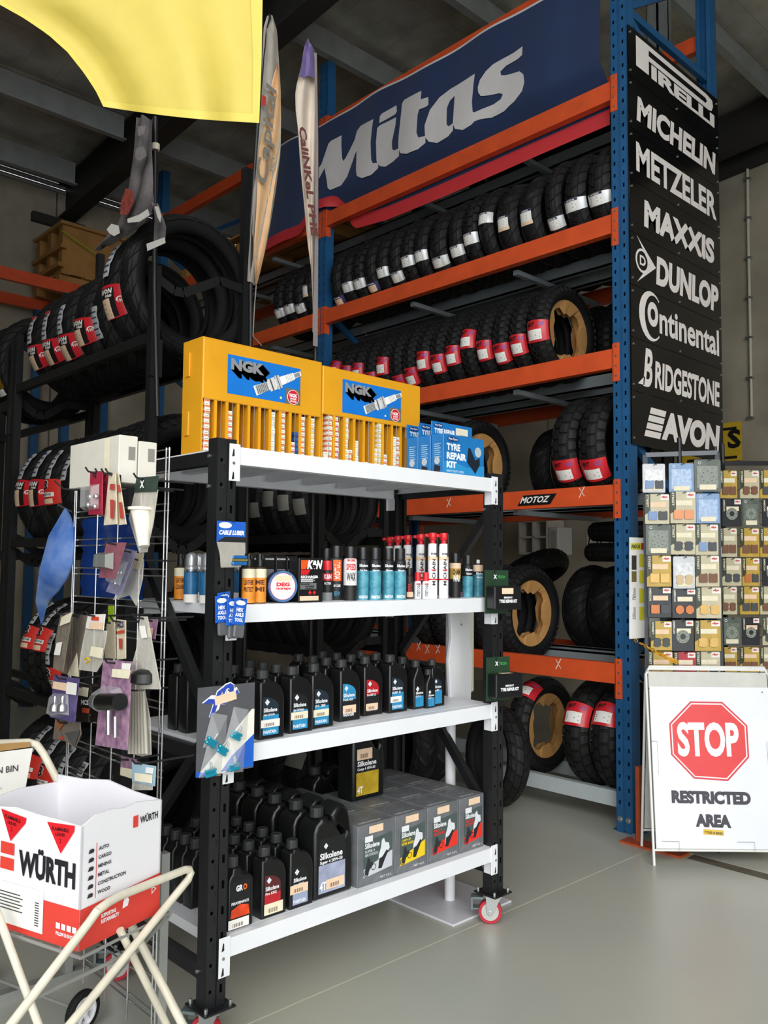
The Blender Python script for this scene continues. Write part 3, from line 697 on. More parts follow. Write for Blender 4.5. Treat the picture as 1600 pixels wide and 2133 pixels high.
# fifth level
z5 = LV[5]
x = P(1085, 1300, Y=4.7).x
tyre('knobW', 'red-labelled knobby tyre lined with cardboard on rack level below the lettered beam', (x, YT, z5+seat('knobW')), [('motoz', 0.12)], 0.0, 0.0, card=True)
for i in range(4):
    tyre(('knobW', 'advA')[i % 2], '%s tyre left of the cardboard-lined one on fifth rack level' % NTH[i], (x-0.20-0.185*i, YT, z5+seat(('knobW', 'advA')[i % 2])), [('motoz', 0.05)] if i in (0, 1) else (), 0.0, 0.0, group='tyres on the fifth rack level')
xb = P(1180, 1300, Y=5.2).x
for i in range(4):
    tyre('roadW', '%s wide smooth tyre from left standing under the lying pair at rack back' % NTH[i], (xb+0.06+0.212*i, 5.463, z5+seat('roadW', 0.1795)), (), 0.0, 0.0, group='smooth tyres at the back of the fifth rack level')
for i in range(2):
    tyre('rib', 'smooth tyre lying flat on the standing tyres, %s of two' % ('upper' if i else 'lower'), (xb+0.38+0.03*i, 5.40, z5+0.675+0.145*i), (), group='tyres lying flat on top', rot=(0.0, math.pi/2, 0.0))
# floor level
for px_, nm in ((1262, 'right'), (1212, 'left')):
    x = PX[0][0]-hw('advW')-0.02-(0 if nm == 'right' else 2*hw('advW'))
    tyre('advW', 'chunky block tyre with red label on bottom rack rail, %s of two' % nm, (x, 4.824, 0.198+seat('advW', 0.196)), [('motoz', 0.30 if nm == 'right' else 0.22)], 0.0, 0.0, spin=0.1, group='chunky tyres on the bottom rail')
x = P(1150, 1540, Y=4.8).x
tyre('advA', 'red-labelled tyre lined with cardboard leaning on the bottom rail', (x-0.10, 4.824, 0.198+seat('advA', 0.196)), [('motoz', 0.75)], 0.0, 0.0, card=True)
f0 = P(1050, 1686, Z=0)
tyre('trailA', 'trail tyre standing on the floor in front of the rack beside the shelving', (f0.x-0.06, f0.y+0.0, 0.325), (), 0.10, 1.22, spin=0.2)
for i, (px_, py_) in enumerate(((985, 1640), (930, 1630))):
    f1 = P(px_, py_, Z=0)
    tyre('roadA', 'bare road tyre behind the shelving, %s of the floor-standing trail tyre' % ('just left' if i == 0 else 'further left'), (f0.x-0.74+0.06*i, f0.y+0.06-0.24*i, 0.322), (), 0.10, 1.22, group='bare tyres on the floor')
for i in range(4):
    tyre(('advA', 'roadA')[i % 2], '%s tyre from left on the bottom rail behind the shelving' % NTH[i], (-5.2+0.2*i, 4.824, 0.198+seat(('advA', 'roadA')[i % 2], 0.196)), (), 0.0, 0, group='bottom rail tyres behind the shelving')
# ------------------------------------------------------------------ black tyre racks behind the shelving
def black_rack(label, xr, xl, yf, yb, levels, top, depth_bar=True):
    r = thing('tyre_rack', label, 'rack', ((xr+xl)/2, (yf+yb)/2, 0))
    for x in (xr, xl):
        for y in (yf, yb): obj('post', MB().box(x-0.022, x+0.022, y-0.022, y+0.022, 0, top+(0.65 if y == yb and top > 2.92 else 0)), M_black, r, world=True)
        for z in levels:
            n = 10; pts = []
            for i in range(n+1):
                f = i/n; dz = 0.27+(-0.24*f if f < 0.25 else -0.06+0.28*(f-0.25) if f < 0.7 else 0.066-0.05*(f-0.7)) if (z == levels[0] and top > 2.92) else 0.02-0.10*math.sin(math.pi*min(1, f*1.4))**2*(1 if f < 0.72 else 0)
                pts.append(Vector((x, yf+(yb-yf)*f, z+dz)))
            m = MB()
            for a, b in zip(pts, pts[1:]): m.bar(a, b, 0.012, 0.045)
            obj('side_bar', m, M_black, r, world=True)
    for z in levels:
        for y in (yf, yb):
            obj('rail', MB().box(xl, xr, y-0.018, y+0.018, z-0.05, z), M_black, r, world=True)
    obj('rail_sleeve', MB().box(xr+0.005, xr+0.035, yf-0.03, yf+0.03, levels[0]-0.22, levels[0]-0.04), M_black, r, world=True)
    return r
r1 = black_rack('black steel rack of red-labelled road tyres behind the wire grid', -3.653, -5.376, 1.94, 2.45, [2.63, 1.67, 0.78, 0.11], 2.95)
r2 = black_rack('black steel rack of plain dark tyres behind the white shelving', -3.60, -5.30, 2.93, 3.42, [1.70, 1.08, 0.11], 2.0)
r3 = black_rack('black steel rack with gold-labelled tyre at the left edge of the picture', -5.46, -7.1, 1.94, 2.45, [2.55, 1.60, 0.72, 0.11], 2.9)
VAR['avR'] = Tyre(0.37, 0.14, 0.27, 'road', 13, 58); VAR['avS'] = Tyre(0.36, 0.185, 0.245, 'road', 14, 56); VAR['av'] = Tyre(0.342, 0.185, 0.222, 'road', 11, 56); VAR['kn'] = Tyre(0.342, 0.18, 0.225, 'knob', 12, 56)
YL = 2.195
def rack_row(x0, z, word, grp, items, yc=YL, gap=0.2375):
    vs = [v for v, _ in items]
    for i, (x, (v, lb)) in enumerate(zip(packed(x0, vs), items)):
        tyre(v, '%s tyre from right on the %s' % (NTH[i], word), (x, yc, z+seat(v, gap)), lb, 0.0, 0.0, group=grp)
rack_row(-3.768, 2.63, 'top rails of left black rack', 'tyres on the top rails of the left black rack', [('avR', []), ('avS', [('avon', -0.50), ('strip', 0.08)]), ('roadW', [('strip', -0.52)]), ('roadW', [('avon', -0.52)]), ('roadW', [('avon', -0.66), ('strip', -0.18)]), ('roadW', [('avon', -0.62), ('stripR', -0.15)]), ('roadW', [('avon', -0.60), ('stripR', -0.1)])])
rack_row(-3.79, 1.67, 'second rails of left black rack', 'tyres on the second rails of the left black rack', [('kn', []), ('kn', []), ('av', []), ('av', [('stripB', 0.1)]), ('av', [('bridge', -0.25), ('stripB', 0.17)]), ('av', [('avon', -0.25), ('strip', 0.25)]), ('av', [('avon', -0.22), ('strip', 0.25)])])
rack_row(-3.79, 0.78, 'third rails of left black rack', 'tyres on the third rails of the left black rack', [('kn', []), ('av', []), ('av', []), ('advA', [('stripB', 0.2)]), ('advA', [('bridge', -0.55), ('stripB', -0.08)]), ('advA', [('bridge', 0.1), ('stripB', 0.55)]), ('advA', [('bridge', 0.1), ('stripB', 0.55)])])
rack_row(-3.79, 0.11, 'lowest rails of left black rack', 'tyres on the lowest rails of the left black rack', [('roadW', []), ('roadW', []), ('roadW', [('stripB', 0.1)]), ('roadW', [('bridge', -0.2), ('stripB', 0.25)]), ('roadW', [('bridge', -0.1), ('stripB', 0.35)]), ('roadW', [('bridge', 0.0), ('stripB', 0.45)]), ('roadW', [])])
tyre('av', 'tyre with a gold foil label at the far left edge', (-5.60, YL, 2.55+seat('av', 0.2375)), [('gold', -0.55)])
tyre('av', 'dark tyre beyond the gold-labelled one at the left edge', (-5.60-2*hw('av'), YL, 2.55+seat('av', 0.2375)), ())
GB = 'tyres of the rack behind the shelving'
rack_row(-3.74, 1.70, 'second rails of the rack behind the shelving', GB, [('rib', [('plain', -0.35+0.1*(i % 3))] if i < 4 else []) for i in range(10)], 3.175, 0.2275)
rack_row(-3.74, 1.08, 'third rails of the rack behind the shelving', GB, [('rib', [('plain', 0.3)] if i == 2 else []) for i in range(10)], 3.175, 0.2275)
rack_row(-3.76, 0.11, 'lowest rails of the rack behind the shelving', GB, [('roadW', [('plain', 0.3)] if i == 0 else []) for i in range(7)], 3.175, 0.2275)
# ------------------------------------------------------------------ stored timber on the rack's left bay
tm = mat('raw_timber', 'a5793f', 0.75, var=0.18, scale=5); ply = mat('plywood_sheet', 'a8804a', 0.7, var=0.14, scale=3)
z1 = LV[1]
pa = thing('timber_pallet', 'timber pallet stored on the upper left bay of the rack', 'pallet', (-6.85, 5.08, z1+0.001))
for k in range(7): obj('deck_board', MB().box(-1.15, 1.15, -0.55+0.165*k, -0.55+0.165*k+0.11, 0.11, 0.13), tm, pa)
for xx in (-1.1, -0.05, 1.0): obj('bearer', MB().box(xx, xx+0.1, -0.55, 0.55, 0, 0.11), tm, pa)
pb = thing('plywood_stack', 'pale plywood lid on timber bearers on the left wall rack', 'timber', (-8.92, 3.9, 4.432))
for k in range(3): obj('bearer', MB().box(-0.36+0.3*k, -0.27+0.3*k, -0.42, 0.42, 0.0, 0.09), tm, pb)
for k in range(4): obj('deck_board', MB().box(-0.40, 0.38, -0.42+0.25*k, -0.32+0.25*k, 0.09, 0.115), tm, pb)
for k in range(3): obj('bearer', MB().box(-0.36+0.3*k, -0.27+0.3*k, -0.40, 0.40, 0.115, 0.62), tm, pb)
obj('plywood_top', MB().rbox(-0.40, 0.38, -0.44, 0.46, 0.62, 0.655, 0.01), ply, pb)
for k in range(2): obj('deck_board', MB().box(-0.40, 0.385, -0.46+0.02*k, -0.40+0.02*k, 0.36+0.2*k-0.2, 0.40+0.2*k-0.2), tm, pb)
tag(obj('ratchet_strap', MB().bar(P(128, 480, X=-8.53), P(205, 535, X=-8.53), 0.03, 0.004), mat('lime_strap', 'c7dc3c', 0.6)), 'lime green strap slanting across the plywood stack', 'strap')
pc = thing('timber_pallet', 'second timber pallet stacked on the upper left bay pallet', 'pallet', (-6.85, 5.08, z1+0.132))
for k in range(7): obj('deck_board', MB().box(-1.1, 1.1, -0.5+0.15*k, -0.5+0.15*k+0.1, 0.11, 0.13), tm, pc)
for xx in (-1.05, 0, 0.95): obj('bearer', MB().box(xx, xx+0.1, -0.5, 0.5, 0, 0.11), tm, pc)
# rack against the left wall
wr = thing('storage_rack', 'blue and orange rack with plywood by the left concrete wall', 'rack', (-8.92, 3.0, 0))
for xx in (-0.40, 0.40):
    for yy in (0.55, -1.2): obj('post', MB().box(xx-0.04, xx+0.04, yy-0.04, yy+0.04, 0, 4.31), M_blue, wr)
    obj('beam', MB().box(xx-0.025, xx+0.025, -1.16, 1.4, 4.31, 4.43), M_orange, wr)
obj('post', MB().box(-0.44, -0.36, 1.30, 1.38, 0, 4.31), M_blue, wr)
# ------------------------------------------------------------------ blue banner
M_ban = mat('navy_banner_cloth', '1a3058', 0.6, var=0.08, scale=3, sheen=0.2); M_banr = mat('red_banner_hem', 'c9343a', 0.6, var=0.06, scale=4); M_banw = mat('white_banner_print', 'd9d6d6', 0.6, var=0.03)
BX0, BX1 = -6.42, -2.775
def ban_z(x, top):
    f = (x-BX0)/(BX1-BX0)
    if top: return 5.325-0.045*f+0.012*math.sin(f*19)
    if abs(x+5.47) < 0.32: k_ = 0.5+0.5*math.cos(math.pi*(x+5.47)/0.32) if abs(x+5.47) > 0.14 else 1.0
    else: k_ = 0.0
    b_ = 4.39-0.10*min(1, max(0, (x+6.0)/1.2))+0.03*math.sin((x+6.4)*2.2)*(1 if x < -5.4 else 0.25)
    return b_+(4.56-b_)*min(1, k_*1.6)
def ban_y(x, z):
    k = max(0, min(1, (4.66-z)/0.11)); r = max(0, min(1, (x+5.44)/0.10))
    wv = 0.010*math.sin(x*5.1+z*1.7)+0.006*math.sin(x*11.3-z*3.1)
    if x < -5.45: wv -= 0.03*abs(math.sin((x+6.4)*3.4))*min(1, (5.3-z))
    return 4.445+wv*(1-k*r)+0.105*k*r-0.03*max(0, -5.45-x)*0.5
bn = thing('banner', 'large navy blue banner with white italic lettering and red hem on the rack', 'banner', (-4.6, 4.45, 4.3))
def cloth(f0, f1, nx=90, nz=14, dy=0.0, x0=BX0, x1=BX1):
    m = MB()
    for j in range(nz+1):
        for i in range(nx+1):
            x = x0+(x1-x0)*i/nx; f = f0+(f1-f0)*j/nz; za, zb = ban_z(x, False), ban_z(x, True); z = za+(zb-za)*f
            m.v.append((x, ban_y(x, z)+dy, z))
    for j in range(nz):
        for i in range(nx): a = j*(nx+1)+i; m.f.append((a, a+1, a+nx+2, a+nx+1))
    return m
obj('cloth', cloth(0.105, 0.985, nz=20), M_ban, bn, 60, True)
obj('hem', cloth(0.0, 0.105, nz=6), M_banr, bn, 60, True); obj('top_edge', cloth(0.985, 1.0, nz=1), M_banw, bn, 60, True)
MIT = [[[(72,935),(110,880),(155,735),(170,715),(237,672),(235,740),(240,830),(248,850),(262,830),(325,700),(340,640),(370,605),(465,562),(455,620),(443,720),(445,840),(455,868),(492,860),(490,900),(440,945),(380,970),(345,955),(338,920),(340,780),(330,800),(275,960),(235,1020),(165,1055),(150,1040),(145,990),(135,930),(132,905),(72,1030)]],
 [[(490,625),(510,605),(622,550),(618,600),(590,720),(592,770),(605,780),(645,765),(645,820),(600,855),(540,890),(500,885),(480,850),(480,720)]],
 [[(505,590),(510,545),(525,525),(625,467),(628,510),(615,530),(540,572)]],
 [[(665,460),(680,432),(805,370),(800,430),(850,412),(850,465),(835,480),(790,500),(780,540),(772,660),(785,695),(830,682),(830,730),(780,775),(700,808),(655,800),(638,760),(640,690),(660,520)]],
 [[(825,610),(860,500),(920,410),(990,350),(1075,300),(1165,245),(1155,330),(1145,440),(1150,510),(1165,515),(1175,560),(1140,600),(1080,635),(1030,630),(1015,600),(1015,640),(980,680),(900,725),(850,720),(828,690)],[(968,560),(970,480),(990,430),(1022,397),(1018,470),(1013,590),(985,612),(970,600)]],
 [[(1185,340),(1200,290),(1240,230),(1290,180),(1360,140),(1440,100),(1503,60),(1500,120),(1470,145),(1380,190),(1340,230),(1345,255),(1380,255),(1480,232),(1510,255),(1517,310),(1500,370),(1440,440),(1360,500),(1270,545),(1200,560),(1165,575),(1160,515),(1210,490),(1290,455),(1340,420),(1355,385),(1330,378),(1250,395),(1205,400),(1188,375)]]]
for spl in MIT:
    s2 = [[(lambda p: (p.x, p.z))(P(640+0.3*x, 80+0.3*y, Y=4.445)) for x, y in sp] for sp in spl]
    vs, fs = outline_mesh(s2, 0.0)
    bm = bmesh.new(); vv = [bm.verts.new((v[0], 0, v[1])) for v in vs]
    for f in fs:
        try: bm.faces.new([vv[i] for i in f])
        except ValueError: pass
    bmesh.ops.remove_doubles(bm, verts=bm.verts, dist=1e-4); bmesh.ops.triangulate(bm, faces=bm.faces)
    for _ in range(4):
        le = [e for e in bm.edges if e.calc_length() > 0.09]
        if le: bmesh.ops.subdivide_edges(bm, edges=le, cuts=1); bmesh.ops.triangulate(bm, faces=bm.faces)
    bm.verts.index_update(); m = MB().add([(v.co.x, ban_y(v.co.x, v.co.z)-0.006, v.co.z) for v in bm.verts], [tuple(v.index for v in f.verts) for f in bm.faces]); bm.free()
    obj('letter', m, M_banw, bn, 60, True)
# ------------------------------------------------------------------ brand boards on the rack end
XS = -2.604; bz = [4.843-0.3228*i for i in range(9)]; BY0, BY1 = 4.486, 5.684
M_board = mat('gloss_black_board', '0c0c0d', 0.12, var=0.1); M_bw = col('efe9e4')
def bp(px_, py_): p = P(px_, py_, X=XS); return (p.y, p.z)
def board(i, name_, texts=(), polys=(), outl=()):
    z0, z1 = bz[i+1], bz[i]
    b = thing('brand_board', 'glossy black board with white lettering, %s from top on the rack end' % NTH[i], 'sign board', (XS, (BY0+BY1)/2, z0), group='black brand boards on the rack end')
    obj('panel', MB().box(XS-0.010, XS, BY0, BY1, z0+0.0015, z1-0.0015), M_board, b, world=True)
    xf = XS+0.002; O = Vector((xf, 0, 0)); m = MB()
    for t, (ya, za), (yb, zb), bold, sh_ in texts:       # lower-left and upper-right corner of the words
        m.text(t, (xf, ya, za), Y_, Z_, w=yb-ya-abs(sh_)*(zb-za), h=zb-za, bold=bold, shear=sh_, res=4)
    for pts in polys: m.poly([(xf, p[0], p[1]) for p in pts])
    for sp in outl: m.outline(sp, 0.0, Matrix(((0,0,1,xf),(1,0,0,0),(0,1,0,0),(0,0,0,1))))
    obj('lettering', m, M_bw, b, world=True)
    k = MB()
    for yy in (BY0+0.02, BY1-0.02):
        for zz in (z0+0.04, z1-0.04): k.cyl((XS, yy, zz), (XS+0.006, yy, zz), 0.007, n=8)
    k.cyl((XS, (BY0+BY1)/2, z0+0.02), (XS+0.006, (BY0+BY1)/2, z0+0.02), 0.007, n=8)
    tag(obj('screw', k, M_steel, b, world=True), kind='stuff')
    return b
H_ = lambda i, f: bz[i+1]+(bz[i]-bz[i+1])*f
# PIRELLI: long P over the small letters
o1 = [(0.075,0.90),(0.90,0.90),(0.975,0.86),(0.985,0.74),(0.965,0.62),(0.93,0.585),(0.21,0.585),(0.21,0.30),(0.075,0.30)]
o2 = [(0.21,0.80),(0.885,0.80),(0.905,0.755),(0.885,0.685),(0.21,0.685)]
mapb = lambda i, pts: [(BY0+(BY1-BY0)*(x*0.95+0.0), H_(i, y)) for x, y in pts]
board(0, 'PIRELLI', [('IRELLI', (BY0+0.27, H_(0, 0.28)), (BY1-0.06, H_(0, 0.56)), 0.05, 0)], (), [[mapb(0, o1), mapb(0, o2)]])
board(1, 'MICHELIN', [('MICHELIN', (BY0+0.085, H_(1, 0.22)), (BY1-0.05, H_(1, 0.72)), 0.045, 0.1)])
board(2, 'METZELER', [('METZELER', (BY0+0.075, H_(2, 0.23)), (BY1-0.05, H_(2, 0.80)), 0.035, 0)])
board(3, 'MAXXIS', [('MAXXIS', (BY0+0.16, H_(3, 0.22)), (BY1-0.09, H_(3, 0.76)), 0.05, 0.05)])
dl = mapb(4, [(0.06,0.97),(0.13,0.78),(0.25,0.52),(0.07,0.16),(0.06,0.10),(0.15,0.28),(0.27,0.52),(0.17,0.70)])
E2 = [(BY0+0.135+0.08*math.cos(a*math.pi/12), H_(4, 0.53)+0.075*math.sin(a*math.pi/12)) for a in range(24)]; E3 = [(BY0+0.135+0.062*math.cos(a*math.pi/12), H_(4, 0.53)+0.06*math.sin(a*math.pi/12)) for a in range(24)]
arr = [(BY0+0.07, H_(4, 0.98)), (BY0+0.30, H_(4, 0.52)), (BY0+0.07, H_(4, 0.08)), (BY0+0.22, H_(4, 0.52))]
board(4, 'DUNLOP', [('D', (BY0+0.105, H_(4, 0.44)), (BY0+0.175, H_(4, 0.63)), 0.03, 0), ('DUNLOP', (BY0+0.30, H_(4, 0.20)), (BY1-0.035, H_(4, 0.78)), 0.05, 0.08)], [arr], [[E2, E3]])
cC = arc(BY0+0.235, H_(5, 0.53), 0.145, 0.155, 48, 312, 18); cD = arc(BY0+0.262, H_(5, 0.53), 0.105, 0.135, 310, 50, 18)
board(5, 'Continental', [('o', (BY0+0.19, H_(5, 0.34)), (BY0+0.32, H_(5, 0.82)), 0.03, 0), ('ntinental', (BY0+0.335, H_(5, 0.26)), (BY1-0.045, H_(5, 0.82)), 0.025, 0)], (), [[cC+cD]])
bb = mapb(6, [(0.115,0.86),(0.20,0.86),(0.09,0.44),(0.115,0.40)])
board(6, 'BRIDGESTONE', [('B', (BY0+0.13, H_(6, 0.14)), (BY0+0.265, H_(6, 0.88)), 0.03, 0.15), ('RIDGESTONE', (BY0+0.27, H_(6, 0.16)), (BY1-0.045, H_(6, 0.70)), 0.035, 0.06)], [mapb(6, [(0.060,0.16),(0.125,0.16),(0.135,0.34)])])
sl = []
for k in range(4):
    a0, a1 = 0.20+0.15*k, 0.32+0.15*k
    sl.append(mapb(7, [(0.12+0.13*(a0-0.2), a0), (0.285+0.13*(a0-0.2), a0), (0.285+0.13*(a1-0.2), a1), (0.12+0.13*(a1-0.2), a1)]))
board(7, 'AVON', [('AVON', (BY0+0.345, H_(7, 0.20)), (BY1-0.05, H_(7, 0.77)), 0.06, 0.16)], sl)
# ------------------------------------------------------------------ flags
def flag_from(pxs_l, pxs_r, X=None, Y=None, n=9, wave=0.02, seed=0):
    k = dict(X=X) if X is not None else dict(Y=Y); m = MB(); rows = len(pxs_l); rnd = random.Random(seed); d = FW.normalized()
    for j in range(rows):
        a, b = P(*pxs_l[j], **k), P(*pxs_r[j], **k)
        for i in range(n+1):
            f = i/n; p = a.lerp(b, f)+Vector((0.72, -0.69, 0))*wave*math.sin(f*9+j*0.35+seed)*min(1, 3*f)
            m.v.append(tuple(p))
    for j in range(rows-1):
        for i in range(n): q = j*(n+1)+i; m.f.append((q, q+1, q+n+2, q+n+1))
    return m
def lerp_poly(pts, n):
    out = []; m = len(pts)-1
    for i in range(n+1):
        t = i/n*m; k = min(int(t), m-1); f = t-k
        out.append((pts[k][0]+(pts[k+1][0]-pts[k][0])*f, pts[k][1]+(pts[k+1][1]-pts[k][1])*f))
    return out
M_tan = mat('tan_flag_cloth', 'dcb184', 0.7, var=0.05); M_gfl = mat('grey_flag_cloth', '9a948a', 0.7, var=0.06); M_cfl = mat('cream_flag_cloth', 'd2c4b4', 0.7, var=0.05)
XFL = -3.32
p0 = P(522, 720, X=XFL)
f1 = thing('feather_flag', 'tall grey and tan feather flag with dark script lettering on a pole', 'flag', (p0.x, p0.y, 0))
L1 = lerp_poly([(556,34),(549,58),(547,120),(545,200),(541,260),(535,330),(528,400),(523,470),(518,530),(515,585)], 30)
R1 = lerp_poly([(568,34),(577,62),(580,120),(585,190),(586,260),(585,320),(574,400),(560,480),(548,540),(534,594)], 30)
obj('cloth', flag_from(L1, R1, X=XFL, wave=0.012), M_gfl, f1, 60, True)
tanL = lerp_poly([(578,128),(568,165),(559,205),(557,240),(545,285),(539,310),(537,360),(534,440),(529,510),(532,590)], 24)
tanR = lerp_poly([(579,130),(584,180),(585,240),(584,300),(578,350),(571,400),(562,470),(550,530),(543,560),(534,592)], 24)
obj('tan_panel', flag_from(tanL, tanR, X=XFL+0.012, wave=0.012), M_tan, f1, 60, True)
a = P(563, 395, X=XFL+0.035); b = P(583, 195, X=XFL+0.035); dv = (b-a); u = dv.normalized(); vv = Vector((0, -u.z, u.y))
obj('lettering', MB().text('Capital', a, u, vv, w=dv.length, h=0.085, bold=0.02, shear=0.2), col('7b7770'), f1, world=True)
a = P(568, 362, X=XFL+0.03); b = P(575, 325, X=XFL+0.03); u2 = (b-a).normalized()
obj('lettering', MB().text('JET', a, u2, Vector((0, -u2.z, u2.y)), w=(b-a).length, h=0.02), col('7b7770'), f1, world=True)
a = P(553, 222, X=XFL+0.03)
obj('badge', MB().rect(a, u, vv, 0, 0.05, 0, 0.012).rect(a, u, vv, 0, 0.05, 0.012, 0.024), col('b33c36'), f1, world=True)
pole = [Vector((p0.x, p0.y, 0.03)), P(522, 700, X=XFL-0.01), P(522, 480, X=XFL-0.01), P(541, 200, X=XFL-0.01), P(552, 60, X=XFL-0.01), P(562, 33, X=XFL-0.01)]
obj('pole', MB().tube(pole, 0.011, 8), M_black, f1, 50, True)
obj('base', MB().box(-0.2, 0.2, -0.02, 0.02, 0, 0.03).box(-0.02, 0.02, -0.2, -0.02, 0, 0.03).box(-0.02, 0.02, 0.02, 0.2, 0, 0.03), M_black, f1)
obj('cord', MB().tube([P(534, 592, X=XFL), P(530, 640, X=XFL), P(527, 700, X=XFL), P(545, 720, X=XFL)], 0.003, 5), col('8a867c'), f1, world=True)
p0 = P(656, 735, X=XFL)
f2 = thing('feather_flag', 'furled cream feather flag with purple tip and dark red lettering', 'flag', (p0.x, p0.y, 0))
L2 = lerp_poly([(638,86),(632,110),(627,140),(615,188),(616,230),(621,270),(624,320),(629,380),(634,430),(640,500),(648,560),(652,640),(651,690)], 30)
R2 = lerp_poly([(644,84),(652,95),(657,130),(659,180),(660,230),(660,300),(661,380),(661,440),(661,500),(661,560),(661,640),(661,690),(660,722)], 30)
obj('cloth', flag_from(L2, R2, X=XFL, n=14, wave=0.02, seed=2), M_cfl, f2, 60, True)
obj('tip', flag_from(lerp_poly([(638,86),(632,105),(629,130),(623,160)], 8), lerp_poly([(644,85),(651,95),(655,125),(656,160)], 8), X=XFL+0.03, n=6, wave=0.01), mat('purple_cloth', '6f5f92', 0.7), f2, 60, True)
obj('pole_sleeve', flag_from(lerp_poly([(655,110),(657,300),(656,500),(652,720)], 12), lerp_poly([(660,110),(663,300),(663,500),(662,722)], 12), X=XFL+0.03, n=3, wave=0.0), mat('mauve_grey_sleeve', '8f8688', 0.7), f2, 60, True)
a = P(622, 262, X=XFL+0.05); b = P(648, 490, X=XFL+0.05); u = (b-a).normalized(); vv = Vector((0, -u.z, u.y))
obj('lettering', MB().text('CaliNKeL PHE', a, u, vv*0.8, w=(b-a).length, h=0.06, bold=0.04), col('6e4040'), f2, world=True)
obj('pole', MB().tube([Vector((p0.x, p0.y, 0.03)), P(657, 735, X=XFL-0.01), P(660, 300, X=XFL-0.01), P(656, 110, X=XFL-0.01), P(642, 86, X=XFL-0.01)], 0.011, 8), M_black, f2, 50, True)
obj('base', MB().box(-0.2, 0.2, -0.02, 0.02, 0, 0.03).box(-0.02, 0.02, -0.2, -0.02, 0, 0.03).box(-0.02, 0.02, 0.02, 0.2, 0, 0.03), M_black, f2)
# draped grey flag tied on a pole at the black rack
YF3 = 1.88
p0 = P(320, 700, Y=YF3)
f3 = thing('draped_flag', 'twisted grey printed flag hanging from a black pole on the tyre rack', 'flag', (p0.x, YF3, 0))
L3 = lerp_poly([(284,244),(281,290),(277,330),(268,390),(252,448),(245,468),(222,492),(192,524)], 28)
R3 = lerp_poly([(320,244),(318,300),(315,350),(310,395),(322,430),(345,470),(343,512)], 24)

M_f3 = mat('grey_print_cloth', '5f5a5c', 0.7, var=0.35, scale=9, hex2='7d777a')
obj('cloth', flag_from(L3, lerp_poly([(320,244),(319,300),(318,350),(316,395),(320,425),(318,450),(302,468),(226,510)], 28), Y=YF3-0.035, n=12, wave=0.025, seed=4), M_f3, f3, 60, True)
obj('cloth_tail', flag_from(lerp_poly([(312,420),(322,450),(320,510)], 8), lerp_poly([(330,425),(345,470),(343,505)], 8), Y=YF3-0.03, n=5, wave=0.01), M_f3, f3, 60, True)
obj('white_tag', MB().add([P(305,508,Y=YF3-0.05),P(343,494,Y=YF3-0.05),P(345,506,Y=YF3-0.05),P(307,523,Y=YF3-0.05)], [(0,1,2,3)]), M_paper, f3, world=True)
m = MB()
for pts in ([(222,478),(232,466),(247,470),(250,485),(238,492),(228,486)], [(265,456),(290,447),(308,435),(312,448),(290,462),(266,464)], [(322,430),(330,430),(336,450),(334,464),(328,452)]):
    m.poly([P(x, y, Y=YF3-0.075) for x, y in pts])
obj('white_print', m, M_paper, f3, world=True)
obj('red_print', MB().poly([P(x, y, Y=YF3-0.075) for x, y in [(262,392),(276,396),(279,420),(266,448),(250,446),(252,420)]]), mat('faded_red_print', '9c463c', 0.7, var=0.4, scale=60), f3, world=True)
obj('light_print', MB().poly([P(x, y, Y=YF3-0.075) for x, y in [(283,310),(300,305),(306,325),(290,335),(281,328)]]).poly([P(x, y, Y=YF3-0.075) for x, y in [(286,263),(303,262),(300,280),(288,284)]]), mat('grey_print_patch', '8f898a', 0.7, var=0.3, scale=60), f3, world=True)
obj('pole', MB().tube([Vector((p0.x+0.02, YF3+0.02, 2.2)), P(322, 600, Y=YF3+0.02), P(323, 400, Y=YF3+0.02), P(324, 244, Y=YF3+0.02)], 0.012, 8), M_black, f3, 50, True)
t0 = P(324, 308, Y=YF3+0.02)
obj('collar', MB().cyl(t0-Z_*0.012, t0+Z_*0.018, 0.02, n=10), col('d8d0bc'), f3, world=True)
# large yellow flag hung near the open door
def yp(x, y, t=2.5): return CAM+(FW+(x-800)/F*RT-(y-1066.5)/F*UP)*t
yl = thing('yellow_flag', 'large bright yellow flag with curved edge hanging near the camera', 'flag', tuple(yp(300, 250)))
M_yel = mat('yellow_flag_cloth', 'c3af4c', 0.6, var=0.03); M_yel2 = mat('yellow_flag_hem', 'cdb952', 0.6, var=0.02)
Lf = lerp_poly([(-190,-330),(-120,-120),(-60,-30),(0,10),(50,38),(100,72),(140,108),(175,152),(200,190),(215,222)], 30)
Rf = lerp_poly([(550,-330),(547,0),(545,120),(540,256)], 30)
def yflag(fa, fb, f2a, f2b, dt=0.0):
    m = MB(); n = 16; rows = 30
    for j in range(rows+1):
        g = f2a+(f2b-f2a)*j/rows; k = min(int(g*30), 29); r = g*30-k
        a = (Lf[k][0]+(Lf[k+1][0]-Lf[k][0])*r, Lf[k][1]+(Lf[k+1][1]-Lf[k][1])*r); b = (Rf[k][0]+(Rf[k+1][0]-Rf[k][0])*r, Rf[k][1]+(Rf[k+1][1]-Rf[k][1])*r)
        for i in range(n+1):
            f = fa+(fb-fa)*i/n
            sag = 18*math.sin(f*math.pi)*g**6
            m.v.append(tuple(yp(a[0]+(b[0]-a[0])*f, a[1]+(b[1]-a[1])*f+sag*0.3, 2.5+dt+0.03*math.sin(f*7+1)*(0.4+g)+0.01*math.sin(f*17))))
    for j in range(rows):
        for i in range(n): q = j*(n+1)+i; m.f.append((q, q+1, q+n+2, q+n+1))
    return m
obj('cloth', yflag(0, 1, 0, 1), M_yel, yl, 60, True)
